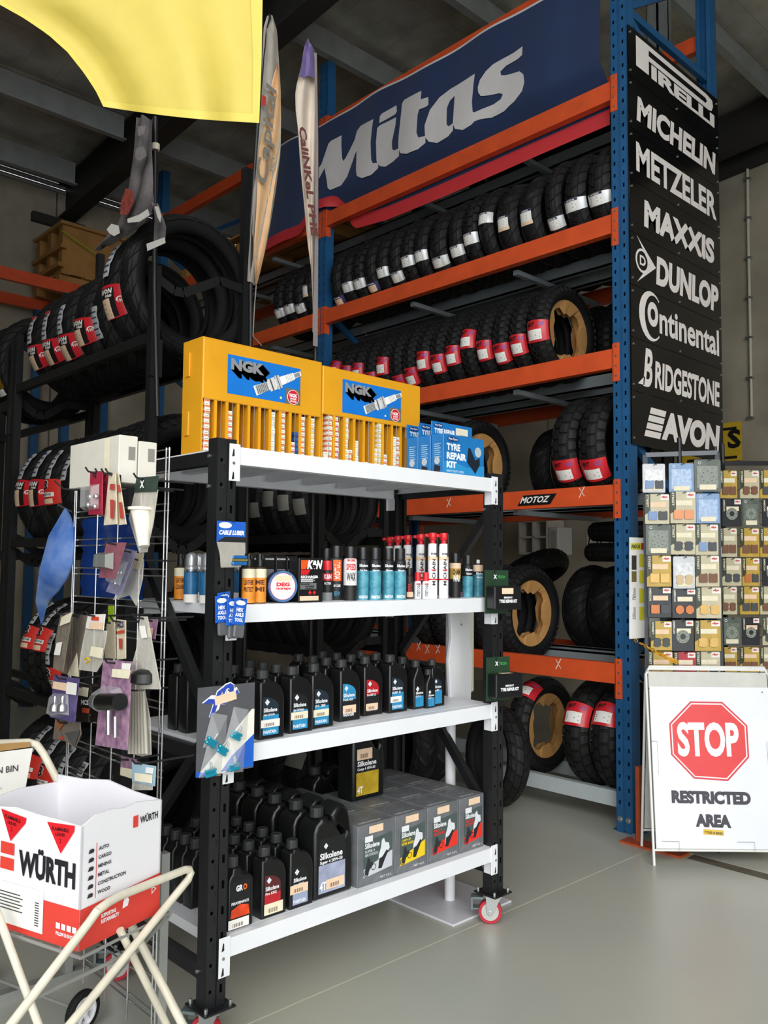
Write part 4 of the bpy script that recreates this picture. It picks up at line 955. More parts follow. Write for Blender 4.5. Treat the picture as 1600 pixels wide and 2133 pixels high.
obj('side_hem', yflag(0.955, 1, 0, 1, -0.004), M_yel2, yl, 60, True); obj('bottom_hem', yflag(0, 1, 0.955, 1, -0.004), M_yel2, yl, 60, True); obj('curved_hem', yflag(0, 0.03, 0, 1, -0.004), M_yel2, yl, 60, True)
ta, tb = yp(-190, -330), yp(550, -330)
obj('hanging_rod', MB().cyl(ta, tb, 0.012), M_steel, yl, world=True)
for q in (ta, tb): obj('hanging_cord', MB().cyl(q, (q.x, q.y, ceil_z(q.x)-0.01), 0.003, n=5), M_black, yl, world=True)
# ------------------------------------------------------------------ spark plug cabinets on top of the shelving
M_ngk = mat('cabinet_yellow', 'e3a11f', 0.38, var=0.07, scale=5, bump=0.03); M_ngkb = mat('sign_blue', '1878d2', 0.35, var=0.04)
XN = -2.66; ZT = SZ[0]
def cabinet(label, ya, yb, ztop, zhead, counts, sign_px, seed):
    c = thing('spark_plug_cabinet', label, 'cabinet', (XN-0.065, (ya+yb)/2, ZT))
    B = lambda nm, *a: obj(nm, MB().box(*a), M_ngk, c, world=True)
    B('back_panel', XN-0.135, XN-0.13, ya, yb, ZT, ztop); B('side_panel', XN-0.13, XN, ya, ya+0.006, ZT, ztop); B('side_panel', XN-0.13, XN, yb-0.006, yb, ZT, ztop)
    B('top_panel', XN-0.13, XN, ya+0.006, yb-0.006, ztop-0.005, ztop)
    obj('header', MB().rbox(XN-0.006, XN+0.004, ya+0.002, yb-0.002, zhead, ztop-0.002, 0.003), M_ngk, c, world=True)
    B('bottom_lip', XN-0.13, XN, ya+0.006, yb-0.006, ZT, ZT+0.008)
    n = len(counts); dy = (yb-ya-0.02)/n; rnd = random.Random(seed)
    for k in range(n+1):
        y = ya+0.010+k*dy
        if 0 < k < n: obj('divider', MB().box(XN-0.128, XN+0.002, y-0.0018, y+0.0018, ZT+0.008, zhead).box(XN-0.002, XN+0.003, y-0.0055, y+0.0055, ZT+0.008, zhead), M_ngk, c, world=True)
        if k < n: obj('slot_wire', MB().cyl((XN+0.001, y+dy*0.5, ZT+0.008), (XN+0.001, y+dy*0.5, zhead), 0.0012, n=5), M_galv, c, world=True)
    for zz in ((0.08, 0.30) if seed == 1 else ()): obj('hinge', MB().rbox(XN-0.11, XN-0.08, ya-0.006, ya, ZT+zz, ZT+zz+0.09, 0.002), M_ngk, c, world=True)
    # blue sign panel
    (xa, ya_), (xb, yb_) = sign_px; p, q = P(xa, ya_, X=XN+0.005), P(xb, yb_, X=XN+0.005); w_, h_ = q.y-p.y, p.z-q.z
    O = Vector((XN+0.005, p.y, q.z))
    s = obj('sign_plate', MB().rect(O, Y_, Z_, 0, w_, 0, h_), M_ngkb, c, world=True)
    E_ = lambda e: O+X_*e
    def sub(nm, m, mt): o = obj(nm, m, mt, c, world=True); o.parent = s; return o
    m = MB()
    for k in range(22): m.text('NGK', E_(0.0006)+Y_*(w_*(0.04+0.0050*k))+Z_*(h_*(0.615-0.009*k)), Y_, Z_, w=w_*0.44, h=h_*0.30, bold=0.06)
    tag(sub('letter_shadow', m, col('26262a')), kind='stuff')
    sub('lettering', MB().text('NGK', E_(0.0014)+Y_*(w_*0.04)+Z_*(h_*0.62), Y_, Z_, w=w_*0.44, h=h_*0.30, bold=0.06), col('8d8f92'))
    # plug drawing, along a line rising to the right
    a0 = Vector((w_*0.38, h_*0.20)); a1 = Vector((w_*0.985, h_*0.86)); ax = (a1-a0).normalized(); L = (a1-a0).length; nx_ = Vector((-ax.y, ax.x))
    def seg(f0, f1, r0, r1, mt, nm, e=0.0016):
        pts = [a0+ax*L*f0+nx_*r0*h_, a0+ax*L*f0-nx_*r0*h_, a0+ax*L*f1-nx_*r1*h_, a0+ax*L*f1+nx_*r1*h_]
        sub(nm, MB().flat([tuple(t) for t in pts], E_(e), Y_, Z_), mt)
    wht, sil, dk = col('f4f4f2'), col('b9bbb8'), col('55575a')
    seg(-0.03, 1.03, 0.13, 0.06, wht, 'plug_outline', 0.0010)
    seg(0.0, 0.27, 0.115, 0.115, sil, 'plug_thread')
    for k in range(7): seg(0.02+k*0.035, 0.035+k*0.035, 0.11, 0.11, dk, 'thread_line', 0.0020)
    seg(0.28, 0.44, 0.165, 0.165, col('d5d6d4'), 'plug_shell'); seg(0.33, 0.36, 0.16, 0.16, dk, 'shell_line', 0.002); seg(0.45, 0.55, 0.19, 0.17, col('c2c3c0'), 'plug_hexagon'); seg(0.49, 0.505, 0.185, 0.18, dk, 'hexagon_line', 0.002)
    seg(0.55, 0.86, 0.115, 0.095, wht, 'plug_insulator')
    for k in range(5): seg(0.68+k*0.035, 0.69+k*0.035, 0.105, 0.10, col('a9aaac'), 'insulator_rib', 0.002)
    seg(0.87, 1.0, 0.05, 0.05, col('8f9090'), 'plug_terminal', 0.002)
    c2 = Vector((w_*0.895, h_*0.19)); r = h_*0.20; Oc = O+Y_*c2.x+Z_*c2.y
    sub('badge_panel', MB().rect(E_(0.0008), Y_, Z_, w_*0.79, w_*1.0, 0, h_*0.42), col('6d6a64'))
    sub('badge', MB().disc(Oc+X_*0.0020, Y_, Z_, r, 24), wht); sub('badge_ring', MB().disc(Oc+X_*0.0026, Y_, Z_, r*0.92, 24), col('cf2030'))
    sub('badge_lettering', MB().text('NGK', Oc+X_*0.0034+Z_*(-r*0.02), Y_, Z_, w=r*1.3, h=r*0.48, bold=0.05, at='c'), wht)
    sub('badge_lettering', MB().text('SPARK', Oc+X_*0.0034-Z_*(r*0.36), Y_, Z_, w=r*1.1, h=r*0.26, bold=0.04, at='c'), wht)
    sub('badge_lettering', MB().text('PLUGS', Oc+X_*0.0034-Z_*(r*0.70), Y_, Z_, w=r*1.0, h=r*0.26, bold=0.04, at='c'), wht)
    sub('dot', MB().disc(O+Y_*w_*0.72+Z_*h_*0.12+X_*0.0012, Y_, Z_, h_*0.035, 12), col('f1e88a'))
    return [(ya+0.010+k*dy, dy) for k in range(n)]
def plugbox(key, band):
    me = bpy.data.meshes.new('spark_plug_box'); m = MB().box(-0.06, 0, 0, 0.0205, 0, 0.0205)
    m.add([(0.0002,0.001,0.001),(0.0002,0.0195,0.001),(0.0002,0.0195,0.008),(0.0002,0.001,0.008)], [(0,1,2,3)])
    m.add([(0.0002,0.003,0.012),(0.0002,0.017,0.012),(0.0002,0.017,0.0135),(0.0002,0.003,0.0135)], [(0,1,2,3)])
    m.add([(-0.058,-0.0002,0.001),(-0.002,-0.0002,0.001),(-0.002,-0.0002,0.009),(-0.058,-0.0002,0.009)], [(0,1,2,3)])
    me.from_pydata(m.v, [], m.f)
    for h in ('f3efe4' if key != 'blue' else '2f5ea8', band, '55504a'): me.materials.append(col(h))
    for i, p in enumerate(me.polygons): p.material_index = {6: 1, 7: 2, 8: 1}.get(i, 0)
    return me
PB = {k: plugbox(k, b) for k, b in (('orange', 'e0794a'), ('yellow', 'e8c552'), ('red', 'd05a68'), ('cream', 'efe6cf'), ('blue', '1f3f86'))}
def fill(slots, counts, cab):
    for si, ((y, dy), st) in enumerate(zip(slots, counts)):
        for ci, (n, kind) in enumerate(st):
            for k in range(n):
                o = bpy.data.objects.new('spark_plug_box', PB[kind]); C.objects.link(o)
                o.location = (XN-0.001+random.uniform(-0.003, 0.003), y+0.004+ci*0.0215+random.uniform(0, 0.0015), ZT+0.009+0.0212*k)
                tag(o, 'small spark plug box, %s up in %s pile of slot %s, %s cabinet' % (NTH[k], 'left' if ci == 0 else 'right', NTH[si], cab), 'box', 'spark plug boxes in the %s cabinet' % cab)
ca, cb = P(423, 700, X=XN), P(671, 760, X=XN); cz = P(875, 806, X=XN)
zt1 = ca.z; zt2 = (cb.z+cz.z)/2
zh1 = P(560, 852, X=XN).z; zh2 = P(780, 880, X=XN).z
cn1 = [[(17, 'orange'), (2, 'cream')], [(1, 'orange'), (1, 'cream')], [(8, 'orange')], [], [], [], [(9, 'cream'), (1, 'cream')], [(15, 'orange')], [(4, 'red'), (6, 'blue')], [(9, 'orange')], [(9, 'yellow')]]
cn2 = [[(3, 'cream'), (14, 'orange')], [(12, 'red')], [(14, 'yellow'), (4, 'orange')], [(6, 'cream')], [(2, 'orange'), (1, 'cream')], [(5, 'yellow'), (13, 'yellow')], [(4, 'orange')], [(8, 'cream'), (8, 'orange')], [(1, 'cream')], [(13, 'yellow')]]
s1 = cabinet('yellow spark plug cabinet with blue picture panel, left one nearer the camera', ca.y, cb.y-0.002, zt1, zh1, cn1, ((475, 737), (625, 845)), 1)
s2 = cabinet('yellow spark plug cabinet with blue picture panel, right one beside the repair kits', cb.y+0.002, cz.y, zt2, zh2, cn2, ((714, 789), (835, 880)), 2)
fill(s1, cn1, 'left'); fill(s2, cn2, 'right')
# ------------------------------------------------------------------ blue tyre repair kits
M_kit = mat('repair_kit_blue', '1e78bd', 0.35, var=0.10, scale=12); M_kitd = mat('repair_kit_cyan', '2d93cf', 0.35)
k0, k1 = P(926, 985, X=-2.385).y, P(1011, 985, X=-2.385).y
for i in range(3):
    x = -2.392-0.074*i
    t = thing('tyre_repair_kit', 'blue boxed tyre repair kit, %s of the three' % ('frontmost', 'middle', 'rearmost')[i], 'box', (x, k0, ZT), 0.0, 'blue tyre repair kits')
    w_ = k1-k0; h_ = 0.168
    obj('box', MB().rbox(-0.07, 0, 0, w_, 0, h_, 0.002), M_kit, t)
    obj('hang_card', MB().rbox(-0.072, -0.070, 0, w_, h_, h_+0.062, 0.0008), M_kit, t)
    m = MB().text('TYRE', (0.001, 0.02, 0.10), Y_, Z_, w=0.085, h=0.030, bold=0.05).text('REPAIR', (0.001, 0.02, 0.062), Y_, Z_, w=0.125, h=0.030, bold=0.05).text('KIT', (0.001, 0.02, 0.026), Y_, Z_, w=0.062, h=0.028, bold=0.05)
    m.text('HEAVY DUTY STEEL', (0.001, 0.02, 0.008), Y_, Z_, w=0.11, h=0.009)
    obj('lettering', m, col('f4f8fc'), t); obj('card_lettering', MB().text('TYRE REPAIR KIT', (-0.0695, 0.02, h_+0.012), Y_, Z_, w=0.17, h=0.022, bold=0.05), col('f4f8fc'), t)
    obj('swoosh', MB().flat([(0.0,0.0),(w_,0.0),(w_,0.05),(0.15,0.035),(0.05,0.055),(0,0.05)], (0.0006,0,0), Y_, Z_), M_kitd, t)
    obj('brand_oval', MB().disc((0.0008, 0.06, 0.148), Y_, Z_, 0.036, 20, 0.012), col('173f80'), t); obj('brand_oval', MB().disc((-0.0694, 0.045, h_+0.046), Y_, Z_, 0.030, 20, 0.010), col('173f80'), t)
    obj('brand_lettering', MB().text('Pro-Tyre', (0.0014, 0.06, 0.142), Y_, Z_, w=0.055, h=0.012, bold=0.03, at='c').text('Pro-Tyre', (-0.0688, 0.045, h_+0.041), Y_, Z_, w=0.044, h=0.010, bold=0.03, at='c'), col('f4f8fc'), t)
    obj('tool_case_picture', MB().flat([(0.150,0.058),(0.205,0.012),(0.235,0.055),(0.232,0.085),(0.205,0.07),(0.17,0.122),(0.158,0.12)], (0.0012,0,0), Y_, Z_), col('14202e'), t)
    obj('silver_seal', MB().disc((0.0014, 0.222, 0.108), Y_, Z_, 0.022, 18), col('b8c4c8'), t)
    obj('price_sticker', MB().rect((-0.0688, 0, h_), Y_, Z_, 0.155, 0.235, 0.018, 0.048), M_cream, t)
    m = MB()
    for k in range(7): m.rect((-0.065, -0.0008, 0.07+0.009*k), X_, Z_, 0.012, 0.05-0.006*(k % 2), 0, 0.003)
    tag(obj('side_print', m, col('a8d0ea'), t), kind='stuff')
    obj('side_seal', MB().disc((-0.035, -0.0010, 0.055), X_, Z_, 0.016, 14), col('b8c4c8'), t)
    obj('side_picture', MB().flat([(-0.055,0.008),(-0.02,0.004),(-0.016,0.03),(-0.05,0.04)], (0,-0.0008,0), X_, Z_), col('14202e'), t)
# ------------------------------------------------------------------ cans and bottles: builders
def curved_text(m, t, r, z, h, w_, a, bold=0.03, vert=False):
    vs, fs, _ = text2d(t, bold, 2)
    out = []
    for x, y in vs:
        if vert: ang = a+(-(y-0.5))*h/r; zz = z+x*w_
        else: ang = a+(x-0.5)*w_/r; zz = z+y*h
        out.append((r*math.cos(ang), r*math.sin(ang), zz))
    m.add(out, fs)
def curved_patch(m, r, z0, z1, a0, a1, n=6):
    b = len(m.v)
    for i in range(n+1):
        a = a0+(a1-a0)*i/n; m.v += [(r*math.cos(a), r*math.sin(a), z0), (r*math.cos(a), r*math.sin(a), z1)]
    for i in range(n): m.f.append((b+2*i, b+2*i+2, b+2*i+3, b+2*i+1))
def on_shelf(px_, py_, z, r): p = P(px_, py_, Z=z); d = Vector((p.x, p.y, 0)).normalized(); return (p.x+d.x*r*0.9, p.y+d.y*r*0.9, z)
ATX = math.radians(-32)                 # printed sides look towards the room
def can(label, px_, py_, z, r0, h, body, cap, cap_h, cap_r=None, bands=(), words=(), group=None, name='spray_can', trigger=False, dome=False, loc=None, sticker=None):
    r = r0*1.03
    t = thing(name, label, 'spray can' if name == 'spray_can' else 'bottle', loc or on_shelf(px_, py_, z, r), 0.0, group)
    hb = h-cap_h; cr_ = cap_r or r*0.86
    obj('body', MB().lathe([(r*0.94, 0), (r, 0.004), (r, hb-0.012), (r*0.93, hb-0.004), (cr_*0.9, hb)], 20), body, t, 40)
    if dome: pr = [(cr_, hb), (cr_, h-cap_h*0.45), (cr_*0.86, h-cap_h*0.18), (cr_*0.5, h-0.002), (cr_*0.2, h)]
    elif trigger: pr = [(r*0.55, hb), (r*0.55, hb+cap_h*0.3), (cr_*0.9, hb+cap_h*0.45), (cr_, hb+cap_h*0.7), (cr_*0.8, h)]
    else: pr = [(cr_, hb), (cr_, h-0.006), (cr_*0.93, h)]
    obj('cap', MB().lathe(pr, 20), cap, t, 40)
    if trigger:
        obj('trigger', MB().rbox(0.0, 0.05, -0.007, 0.007, h-cap_h*0.42, h-cap_h*0.12, 0.003, M=Matrix.Rotation(ATX-0.9, 4, 'Z')), cap, t)
        obj('straw', MB().cyl((r+0.004, 0, h-0.10), (r+0.004, 0, h-0.004), 0.0022, n=6), M_plastic, t)
    for i, (z0, z1, mt) in enumerate(bands):
        m = MB(); rr = r+0.0005+0.0003*i
        n = 20; b = 0
        for k in range(n): a = 2*math.pi*k/n; m.v += [(rr*math.cos(a), rr*math.sin(a), z0*h), (rr*math.cos(a), rr*math.sin(a), z1*h)]
        for k in range(n): j = (k+1) % n; m.f.append((2*k, 2*j, 2*j+1, 2*k+1))
        obj('label_band', m, mt, t, 60)
    rr = r+0.0005+0.0003*len(bands)+0.0006
    for s, zf, hf, wf, mt, *ex in words:
        m = MB(); vert = bool(ex and ex[0]); curved_text(m, s, rr, zf*h, hf*h, wf*(h if vert else r), ATX, 0.03, vert)
        obj('lettering', m, mt, t)
    if sticker:
        m = MB(); curved_patch(m, rr+0.0004, sticker[0]*h, sticker[1]*h, ATX-0.7, ATX+0.8); obj('price_sticker', m, M_stick, t)
    return t
cW, cK, cR, cT = col('f2f3f6'), mat('black_cap_plastic', '18191b', 0.35), mat('red_cap_plastic', 'd8262e', 0.35), mat('teal_can_print', '2a7f9a', 0.3, var=0.25, scale=30, hex2='66b4c6')
cAl = mat('brushed_can', 'b6b9bb', 0.3, 0.6); cGd = col('c8a04a'); cOr = mat('orange_label_print', 'f0952c', 0.5, var=0.15, scale=60)
Z2 = SZ[1]-0.0018
GC = 'sprays and cleaners on the second shelf'
for i, (px_, py_) in enumerate(((397, 1255), (430, 1257), (413, 1249), (500, 1250))):
    can('silver domed spray can with blue band, %s' % ('leftmost seen through the shelf end', 'beside the near black post', 'between and behind the two near ones', 'just right of the near black post')[i], px_, py_, Z2, 0.0235, 0.172, cAl, cAl, 0.045, bands=[(0.05, 0.62, mat('blue_can_print', '2b6c9c', 0.3, var=0.25, scale=40)), (0.0, 0.16, M_paper)], words=[('WET GLIDE', 0.60, 0.06, 1.6, cK)], group=GC, dome=True)
for i, (px_, py_, lab, w1, w2) in enumerate(((517, 1258, 'orange labelled spray bottle of leather cleaner', 'LEATHER', 'PROTECT'), (540, 1257, 'orange labelled spray bottle left of the tape tin', 'ME', 'MI'), (375, 1250, 'orange labelled spray bottle behind the silver cans', 'LEATHER', 'CLEANER'), (527, 1251, 'orange labelled spray bottle behind the front pair', 'LEATHER', 'CLEANER'))):
    t = can(lab, px_, py_, Z2, 0.022, 0.168, col('3a2a1c'), cK, 0.042, 0.0135, bands=[(0.02, 0.70, cOr), (0.52, 0.70, M_cream)], words=[(w1, 0.38, 0.10, 1.5, col('5a2c10')), (w2, 0.24, 0.10, 1.5, col('5a2c10'))], group=GC, name='spray_bottle')
    obj('nozzle', MB().rbox(-0.006, 0.024, -0.006, 0.006, 0.150, 0.166, 0.002), cK, t)
# tape roll tin
p = P(588, 1256, Z=Z2)
t = thing('tape_roll', 'round blue and white tin of racing tape standing on edge', 'tape', (p.x-0.005, p.y+0.004, Z2+0.0572), -0.25)
Mx = Matrix.Rotation(math.pi/2, 4, 'Y')
obj('roll', MB().lathe([(0.02,-0.03),(0.054,-0.03),(0.056,-0.027),(0.056,0.0),(0.053,0.003),(0.02,0.003)], 32, Mx), col('22264e'), t, 40)
obj('rim', MB().ring((0.0036,0,0), Y_, Z_, 0.047, 0.0545, 32), col('3f6e9e'), t); obj('red_ring', MB().ring((0.0036,0,0), Y_, Z_, 0.0455, 0.047, 32), cR, t); obj('face', MB().disc((0.0034,0,0), Y_, Z_, 0.046, 32), cW, t)
obj('lettering', MB().text('DEG', (0.0046,0,0.0), Y_, Z_, w=0.05, h=0.014, bold=0.06, at='c').text('racertape', (0.0046,0,-0.014), Y_, Z_, w=0.055, h=0.012, bold=0.04, shear=0.2, at='c'), cR, t)
obj('price_sticker', MB().rect((0.0050,-0.03,0.018), Y_, Z_, 0, 0.062, 0, 0.02), M_stick, t)
# filter cleaning boxes
M_kn = mat('black_carton', '19191b', 0.35, var=0.1)
def kn_box(label, y0, x, w_, h_, d, big):
    t = thing('filter_care_box', label, 'box', (x, y0, Z2), 0.0, 'black filter care kit boxes')
    obj('box', MB().rbox(-d, 0, 0, w_, 0, h_, 0.0015), M_kn, t)
    if big:
        obj('logo_panel', MB().flat([(0.008,0.150),(0.05,0.150),(0.03,0.118),(0.008,0.118)], (0.0006,0,0), Y_, Z_), col('e8571e'), t); obj('logo_panel', MB().flat([(0.008,0.116),(0.052,0.116),(0.04,0.098),(0.008,0.098)], (0.0006,0,0), Y_, Z_), cR, t)
        obj('lettering', MB().text('K&N', (0.0012,0.035,0.118), Y_, Z_, w=w_-0.045, h=0.032, bold=0.06, shear=0.2), cW, t); obj('lettering', MB().text('RECHARGER', (0.0008,0.008,0.086), Y_, Z_, w=w_-0.03, h=0.009, bold=0.05), cW, t)
        obj('panel', MB().rect((0.0006,0,0), Y_, Z_, 0.006, w_-0.03, 0.046, 0.068), col('6e7072'), t)
        obj('lettering', MB().text('BLACK', (0.001,0.01,0.061), Y_, Z_, w=0.04, h=0.006, bold=0.04).text('NOIRE', (0.001,0.028,0.0535), Y_, Z_, w=0.04, h=0.006, bold=0.04).text('NEGRO', (0.001,0.028,0.047), Y_, Z_, w=0.04, h=0.005, bold=0.04), col('101012'), t)
        m = MB()
        for k in range(4): m.rect((0.0008,0.008,0.072+0.0035*k), Y_, Z_, 0, w_*0.5+0.01*(k % 2), 0, 0.0018)
        tag(obj('print_lines', m, cW, t), kind='stuff')
        for k in range(2): obj('hazard_diamond', MB().flat([(0,-0.008),(0.008,0),(0,0.008),(-0.008,0)], (0.0008,0.05+0.02*k,0.034), Y_, Z_), cR, t)
        obj('price_sticker', MB().rect((0.001,0,0), Y_, Z_, 0.004, w_-0.02, 0.006, 0.022), M_stick, t)
    else:
        obj('lettering', MB().text('RECHARGER', (0.0008,0.003,h_-0.016), Y_, Z_, w=w_-0.006, h=0.007, bold=0.04), col('c9c9c9'), t)
        for zz in (0.085, 0.045): obj('picture', MB().rect((0.0006,0,0), Y_, Z_, 0.004, w_-0.004, zz, zz+0.032), col('77777a'), t)
    return t
ky0 = P(622, 1254, X=-2.392).y; ky1 = P(672, 1252, X=-2.392).y
kn_box('large black filter care kit box with orange and red logo', ky0, -2.392, ky1-ky0, 0.158, 0.06, True)
for i, (xa, xb) in enumerate(((528, 549), (551, 573), (575, 597), (598, 621))):
    ya, yb = P(xa, 1190, X=-2.47).y, P(xb, 1190, X=-2.47).y
    kn_box('narrow black filter care box with hand pictures, %s from left' % NTH[i], ya, -2.47, yb-ya-0.002, 0.165, 0.09, False)
def simple(lab, px_, py_, r, h, body, cap, cap_h, **k): return can(lab, px_, py_, Z2, r, h, body, cap, cap_h, group=GC, **k)
simple('small red and black filter oil spray with red cap', 681, 1251, 0.019, 0.150, col('202022'), cR, 0.036, bands=[(0.50, 0.68, cR), (0.0, 0.2, col('8a8d90'))], words=[('K&N', 0.54, 0.12, 1.5, cW), ('FILTER', 0.40, 0.06, 1.4, cW)])
simple('tall black capped spray behind the red filter oil', 679, 1244, 0.026, 0.205, col('202326'), cK, 0.05)
t = simple('dark spray can with orange vertical lettering', 700, 1250, 0.0265, 0.208, col('2c2e31'), cK, 0.045, words=[('MOTUL', 0.38, 0.11, 0.32, cW, True), ('M1 CARE', 0.24, 0.05, 1.0, cW), ('E9', 0.08, 0.08, 0.8, col('3a8da8'))])
m = MB(); curved_patch(m, 0.0265*1.03+0.0007, 0.208*0.35, 0.208*0.74, ATX-0.62, ATX+0.62); obj('label_patch', m, col('f2682a'), t)
simple('pearl white and black speed wax spray can', 729, 1251, 0.025, 0.205, col('e9e9ea'), cK, 0.045, bands=[(0.0, 0.28, col('1b1b1c'))], words=[('SPEED', 0.56, 0.12, 1.5, cR), ('WAX', 0.36, 0.16, 1.4, cK), ('MAXIMA', 0.72, 0.05, 1.2, cR)])
for px_, py_, w1, lab in ((755, 1250, 'Pro Prep', 'first'), (781, 1250, 'Injector', 'second'), (808, 1249, 'Silkopen', 'third'), (833, 1249, 'Silkopen', 'fourth')):
    simple('black capped teal spray can, %s of four side by side' % lab, px_, py_, 0.0235, 0.203, col('14181c'), cK, 0.045, bands=[(0.0, 0.56, cT)], words=[('Silkolene', 0.63, 0.055, 1.5, cW), (w1, 0.54, 0.045, 1.2, cW), ('MAINTAIN', 0.03, 0.06, 1.5, cW)])
for i, (px_, py_) in enumerate(((901, 1247), (924, 1247), (876, 1244), (849, 1242), (828, 1240), (811, 1238))):
    simple('tall white chain spray with red trigger top, %s' % ('second from right', 'rightmost', 'third from right', 'fourth from right', 'fifth from right', 'leftmost and rearmost')[i], px_, py_, 0.0196, 0.272, cW, cR, 0.045, cap_r=0.0192, trigger=True, words=[('IPONE', 0.66, 0.035, 1.2, cK), ('M CHAIN', 0.20, 0.05, 0.40, cK, True), ('ROAD', 0.42, 0.03, 1.0, cR)], bands=[(0.58, 0.64, M_stick), (0.28, 0.30, cR)])
simple('small black chain lube bottle with red lettering', 852, 1247, 0.018, 0.125, col('1d1e20'), cK, 0.03, words=[('MOTUL', 0.12, 0.14, 0.40, cR, True)], sticker=(0.05, 0.22))
for i, px_ in enumerate((870, 887)):
    simple('small white spray with bright red cap, %s of two' % ('left', 'right')[i], px_, 1247, 0.0145, 0.108, cW, cR, 0.036, words=[('IPONE', 0.52, 0.06, 1.2, cR), ('STREET CHAIN', 0.08, 0.12, 0.5, col('55585c'), True)])
simple('gold and black chain wax spray can', 948, 1245, 0.0235, 0.19, cGd, cK, 0.042, bands=[(0.0, 0.42, col('1b1b1c')), (0.66, 0.78, M_stick)], words=[('CHAIN', 0.52, 0.12, 1.5, cK), ('WAX', 0.36, 0.15, 1.4, cW)])
simple('black capped teal dry lube spray right of the chain wax', 974, 1244, 0.0225, 0.183, col('14181c'), cK, 0.040, bands=[(0.0, 0.50, cT)], words=[('Silkolene', 0.63, 0.055, 1.5, cW), ('Titanium', 0.54, 0.045, 1.2, cW)])
simple('uncapped teal chain lube spray at shelf right end', 996, 1243, 0.0225, 0.165, col('14181c'), cW, 0.016, cap_r=0.008, bands=[(0.0, 0.60, cT), (0.68, 0.86, M_stick)], words=[('Silkolene', 0.60, 0.06, 1.5, cW), ('Chain Lube', 0.5, 0.05, 1.3, cW)])
# ------------------------------------------------------------------ oil bottles
M_blk = mat('glossy_black_bottle', '131415', 0.3, var=0.1, scale=18)
MYZ = Matrix(((0,0,1,0),(1,0,0,0),(0,1,0,0),(0,0,0,1)))      # outline x,y -> Y,Z ; extrusion along X
W1, H1, D1 = 0.104, 0.200, 0.060
oil1 = [(0.002,0),(W1-0.002,0),(W1,0.004),(W1,0.125)]+arc(W1-0.060,0.125,0.060,0.070,0,90,8)[1:]+[(0.042,0.197),(0.042,0.203),(0.014,0.203),(0.014,0.195),(0.004,0.193),(0,0.188),(0,0.004)]
W4, H4, D4 = 0.182, 0.318, 0.100
oil4 = [(0.004,0),(W4-0.006,0),(W4,0.008),(W4,0.165),(W4-0.004,0.195)]+[(W4-0.012,0.255),(W4-0.022,0.295),(W4-0.048,0.318),(W4-0.080,0.312),(W4-0.105,0.285),(0.085,0.268),(0.066,0.272),(0.066,0.282),(0.030,0.282),(0.030,0.272),(0.012,0.262),(0,0.235),(0,0.008)]
hole4 = [(W4-0.058,0.292),(W4-0.078,0.268),(W4-0.072,0.235),(W4-0.050,0.205),(W4-0.036,0.195),(W4-0.031,0.212),(W4-0.034,0.262),(W4-0.044,0.288)]
WG = 0.098
gro = [(0.002,0),(WG-0.002,0),(WG,0.006),(WG,0.145)]+arc(WG-0.035,0.145,0.035,0.030,0,90,5)[1:]+[(0.052,0.180),(0.048,0.198),(0.016,0.198),(0.014,0.180)]+[(0.006,0.172),(0,0.160),(0,0.006)]
WQ = 0.066
sqb = [(0.002,0),(WQ-0.002,0),(WQ,0.005),(WQ,0.120),(WQ-0.008,0.140),(0.046,0.160),(0.046,0.172),(0.020,0.172),(0.020,0.160),(0.008,0.140),(0,0.120),(0,0.005)]
BT = {'oil1': (oil1, None, D1, 0.029, 0.201, 0.0205, 0.029, W1), 'oil4': (oil4, hole4, D4, 0.048, 0.280, 0.0255, 0.033, W4), 'gro': (gro, None, 0.062, 0.032, 0.196, 0.0205, 0.034, WG), 'sqb': (sqb, None, 0.05, 0.033, 0.170, 0.018, 0.028, WQ)}
BM = {}
def bottle_meshes(k):
    if k in BM: return BM[k]
    o, h, d, cy, cz_, cr_, ch, w_ = BT[k]
    a = obj('body', MB().outline([o]+([h] if h else []), d, MYZ, 0.007 if k != 'oil4' else 0.012, 2), M_blk, None, 45)
    pr = []; n = 24
    m = MB()
    for z in (0, 0.003, 0.0035, ch-0.003, ch):
        for i in range(n):
            r = cr_*(1.05 if z <= 0.003 else (0.97 if i % 2 else 1.0) if z < ch else 0.9)
            m.v.append((-0.0, cy, cz_+z)); m.v[-1] = (r*math.cos(2*math.pi*i/n), cy+r*math.sin(2*math.pi*i/n), cz_+z)
    for j in range(4):
        for i in range(n): m.f.append((j*n+i, j*n+(i+1) % n, (j+1)*n+(i+1) % n, (j+1)*n+i))
    m.f.append(tuple(range(4*n, 5*n)))
    b = obj('cap', m, mat('black_screw_cap', '2e2f30', 0.5), None)
    r = (a.data, b.data); bpy.data.objects.remove(a); bpy.data.objects.remove(b); BM[k] = r; return r
def lab_shape(w_, h_, arch, x0, z0):
    if arch: return [(x0, z0), (x0+w_, z0), (x0+w_, z0+h_-w_*0.55)]+[(x0+w_*0.0+w_*math.cos(a*math.pi/12), z0+h_-w_*0.55+w_*0.55*math.sin(a*math.pi/12)) for a in range(1, 6)]+[(x0, z0+h_)]
    return [(x0, z0), (x0+w_, z0), (x0+w_, z0+h_), (x0, z0+h_)]
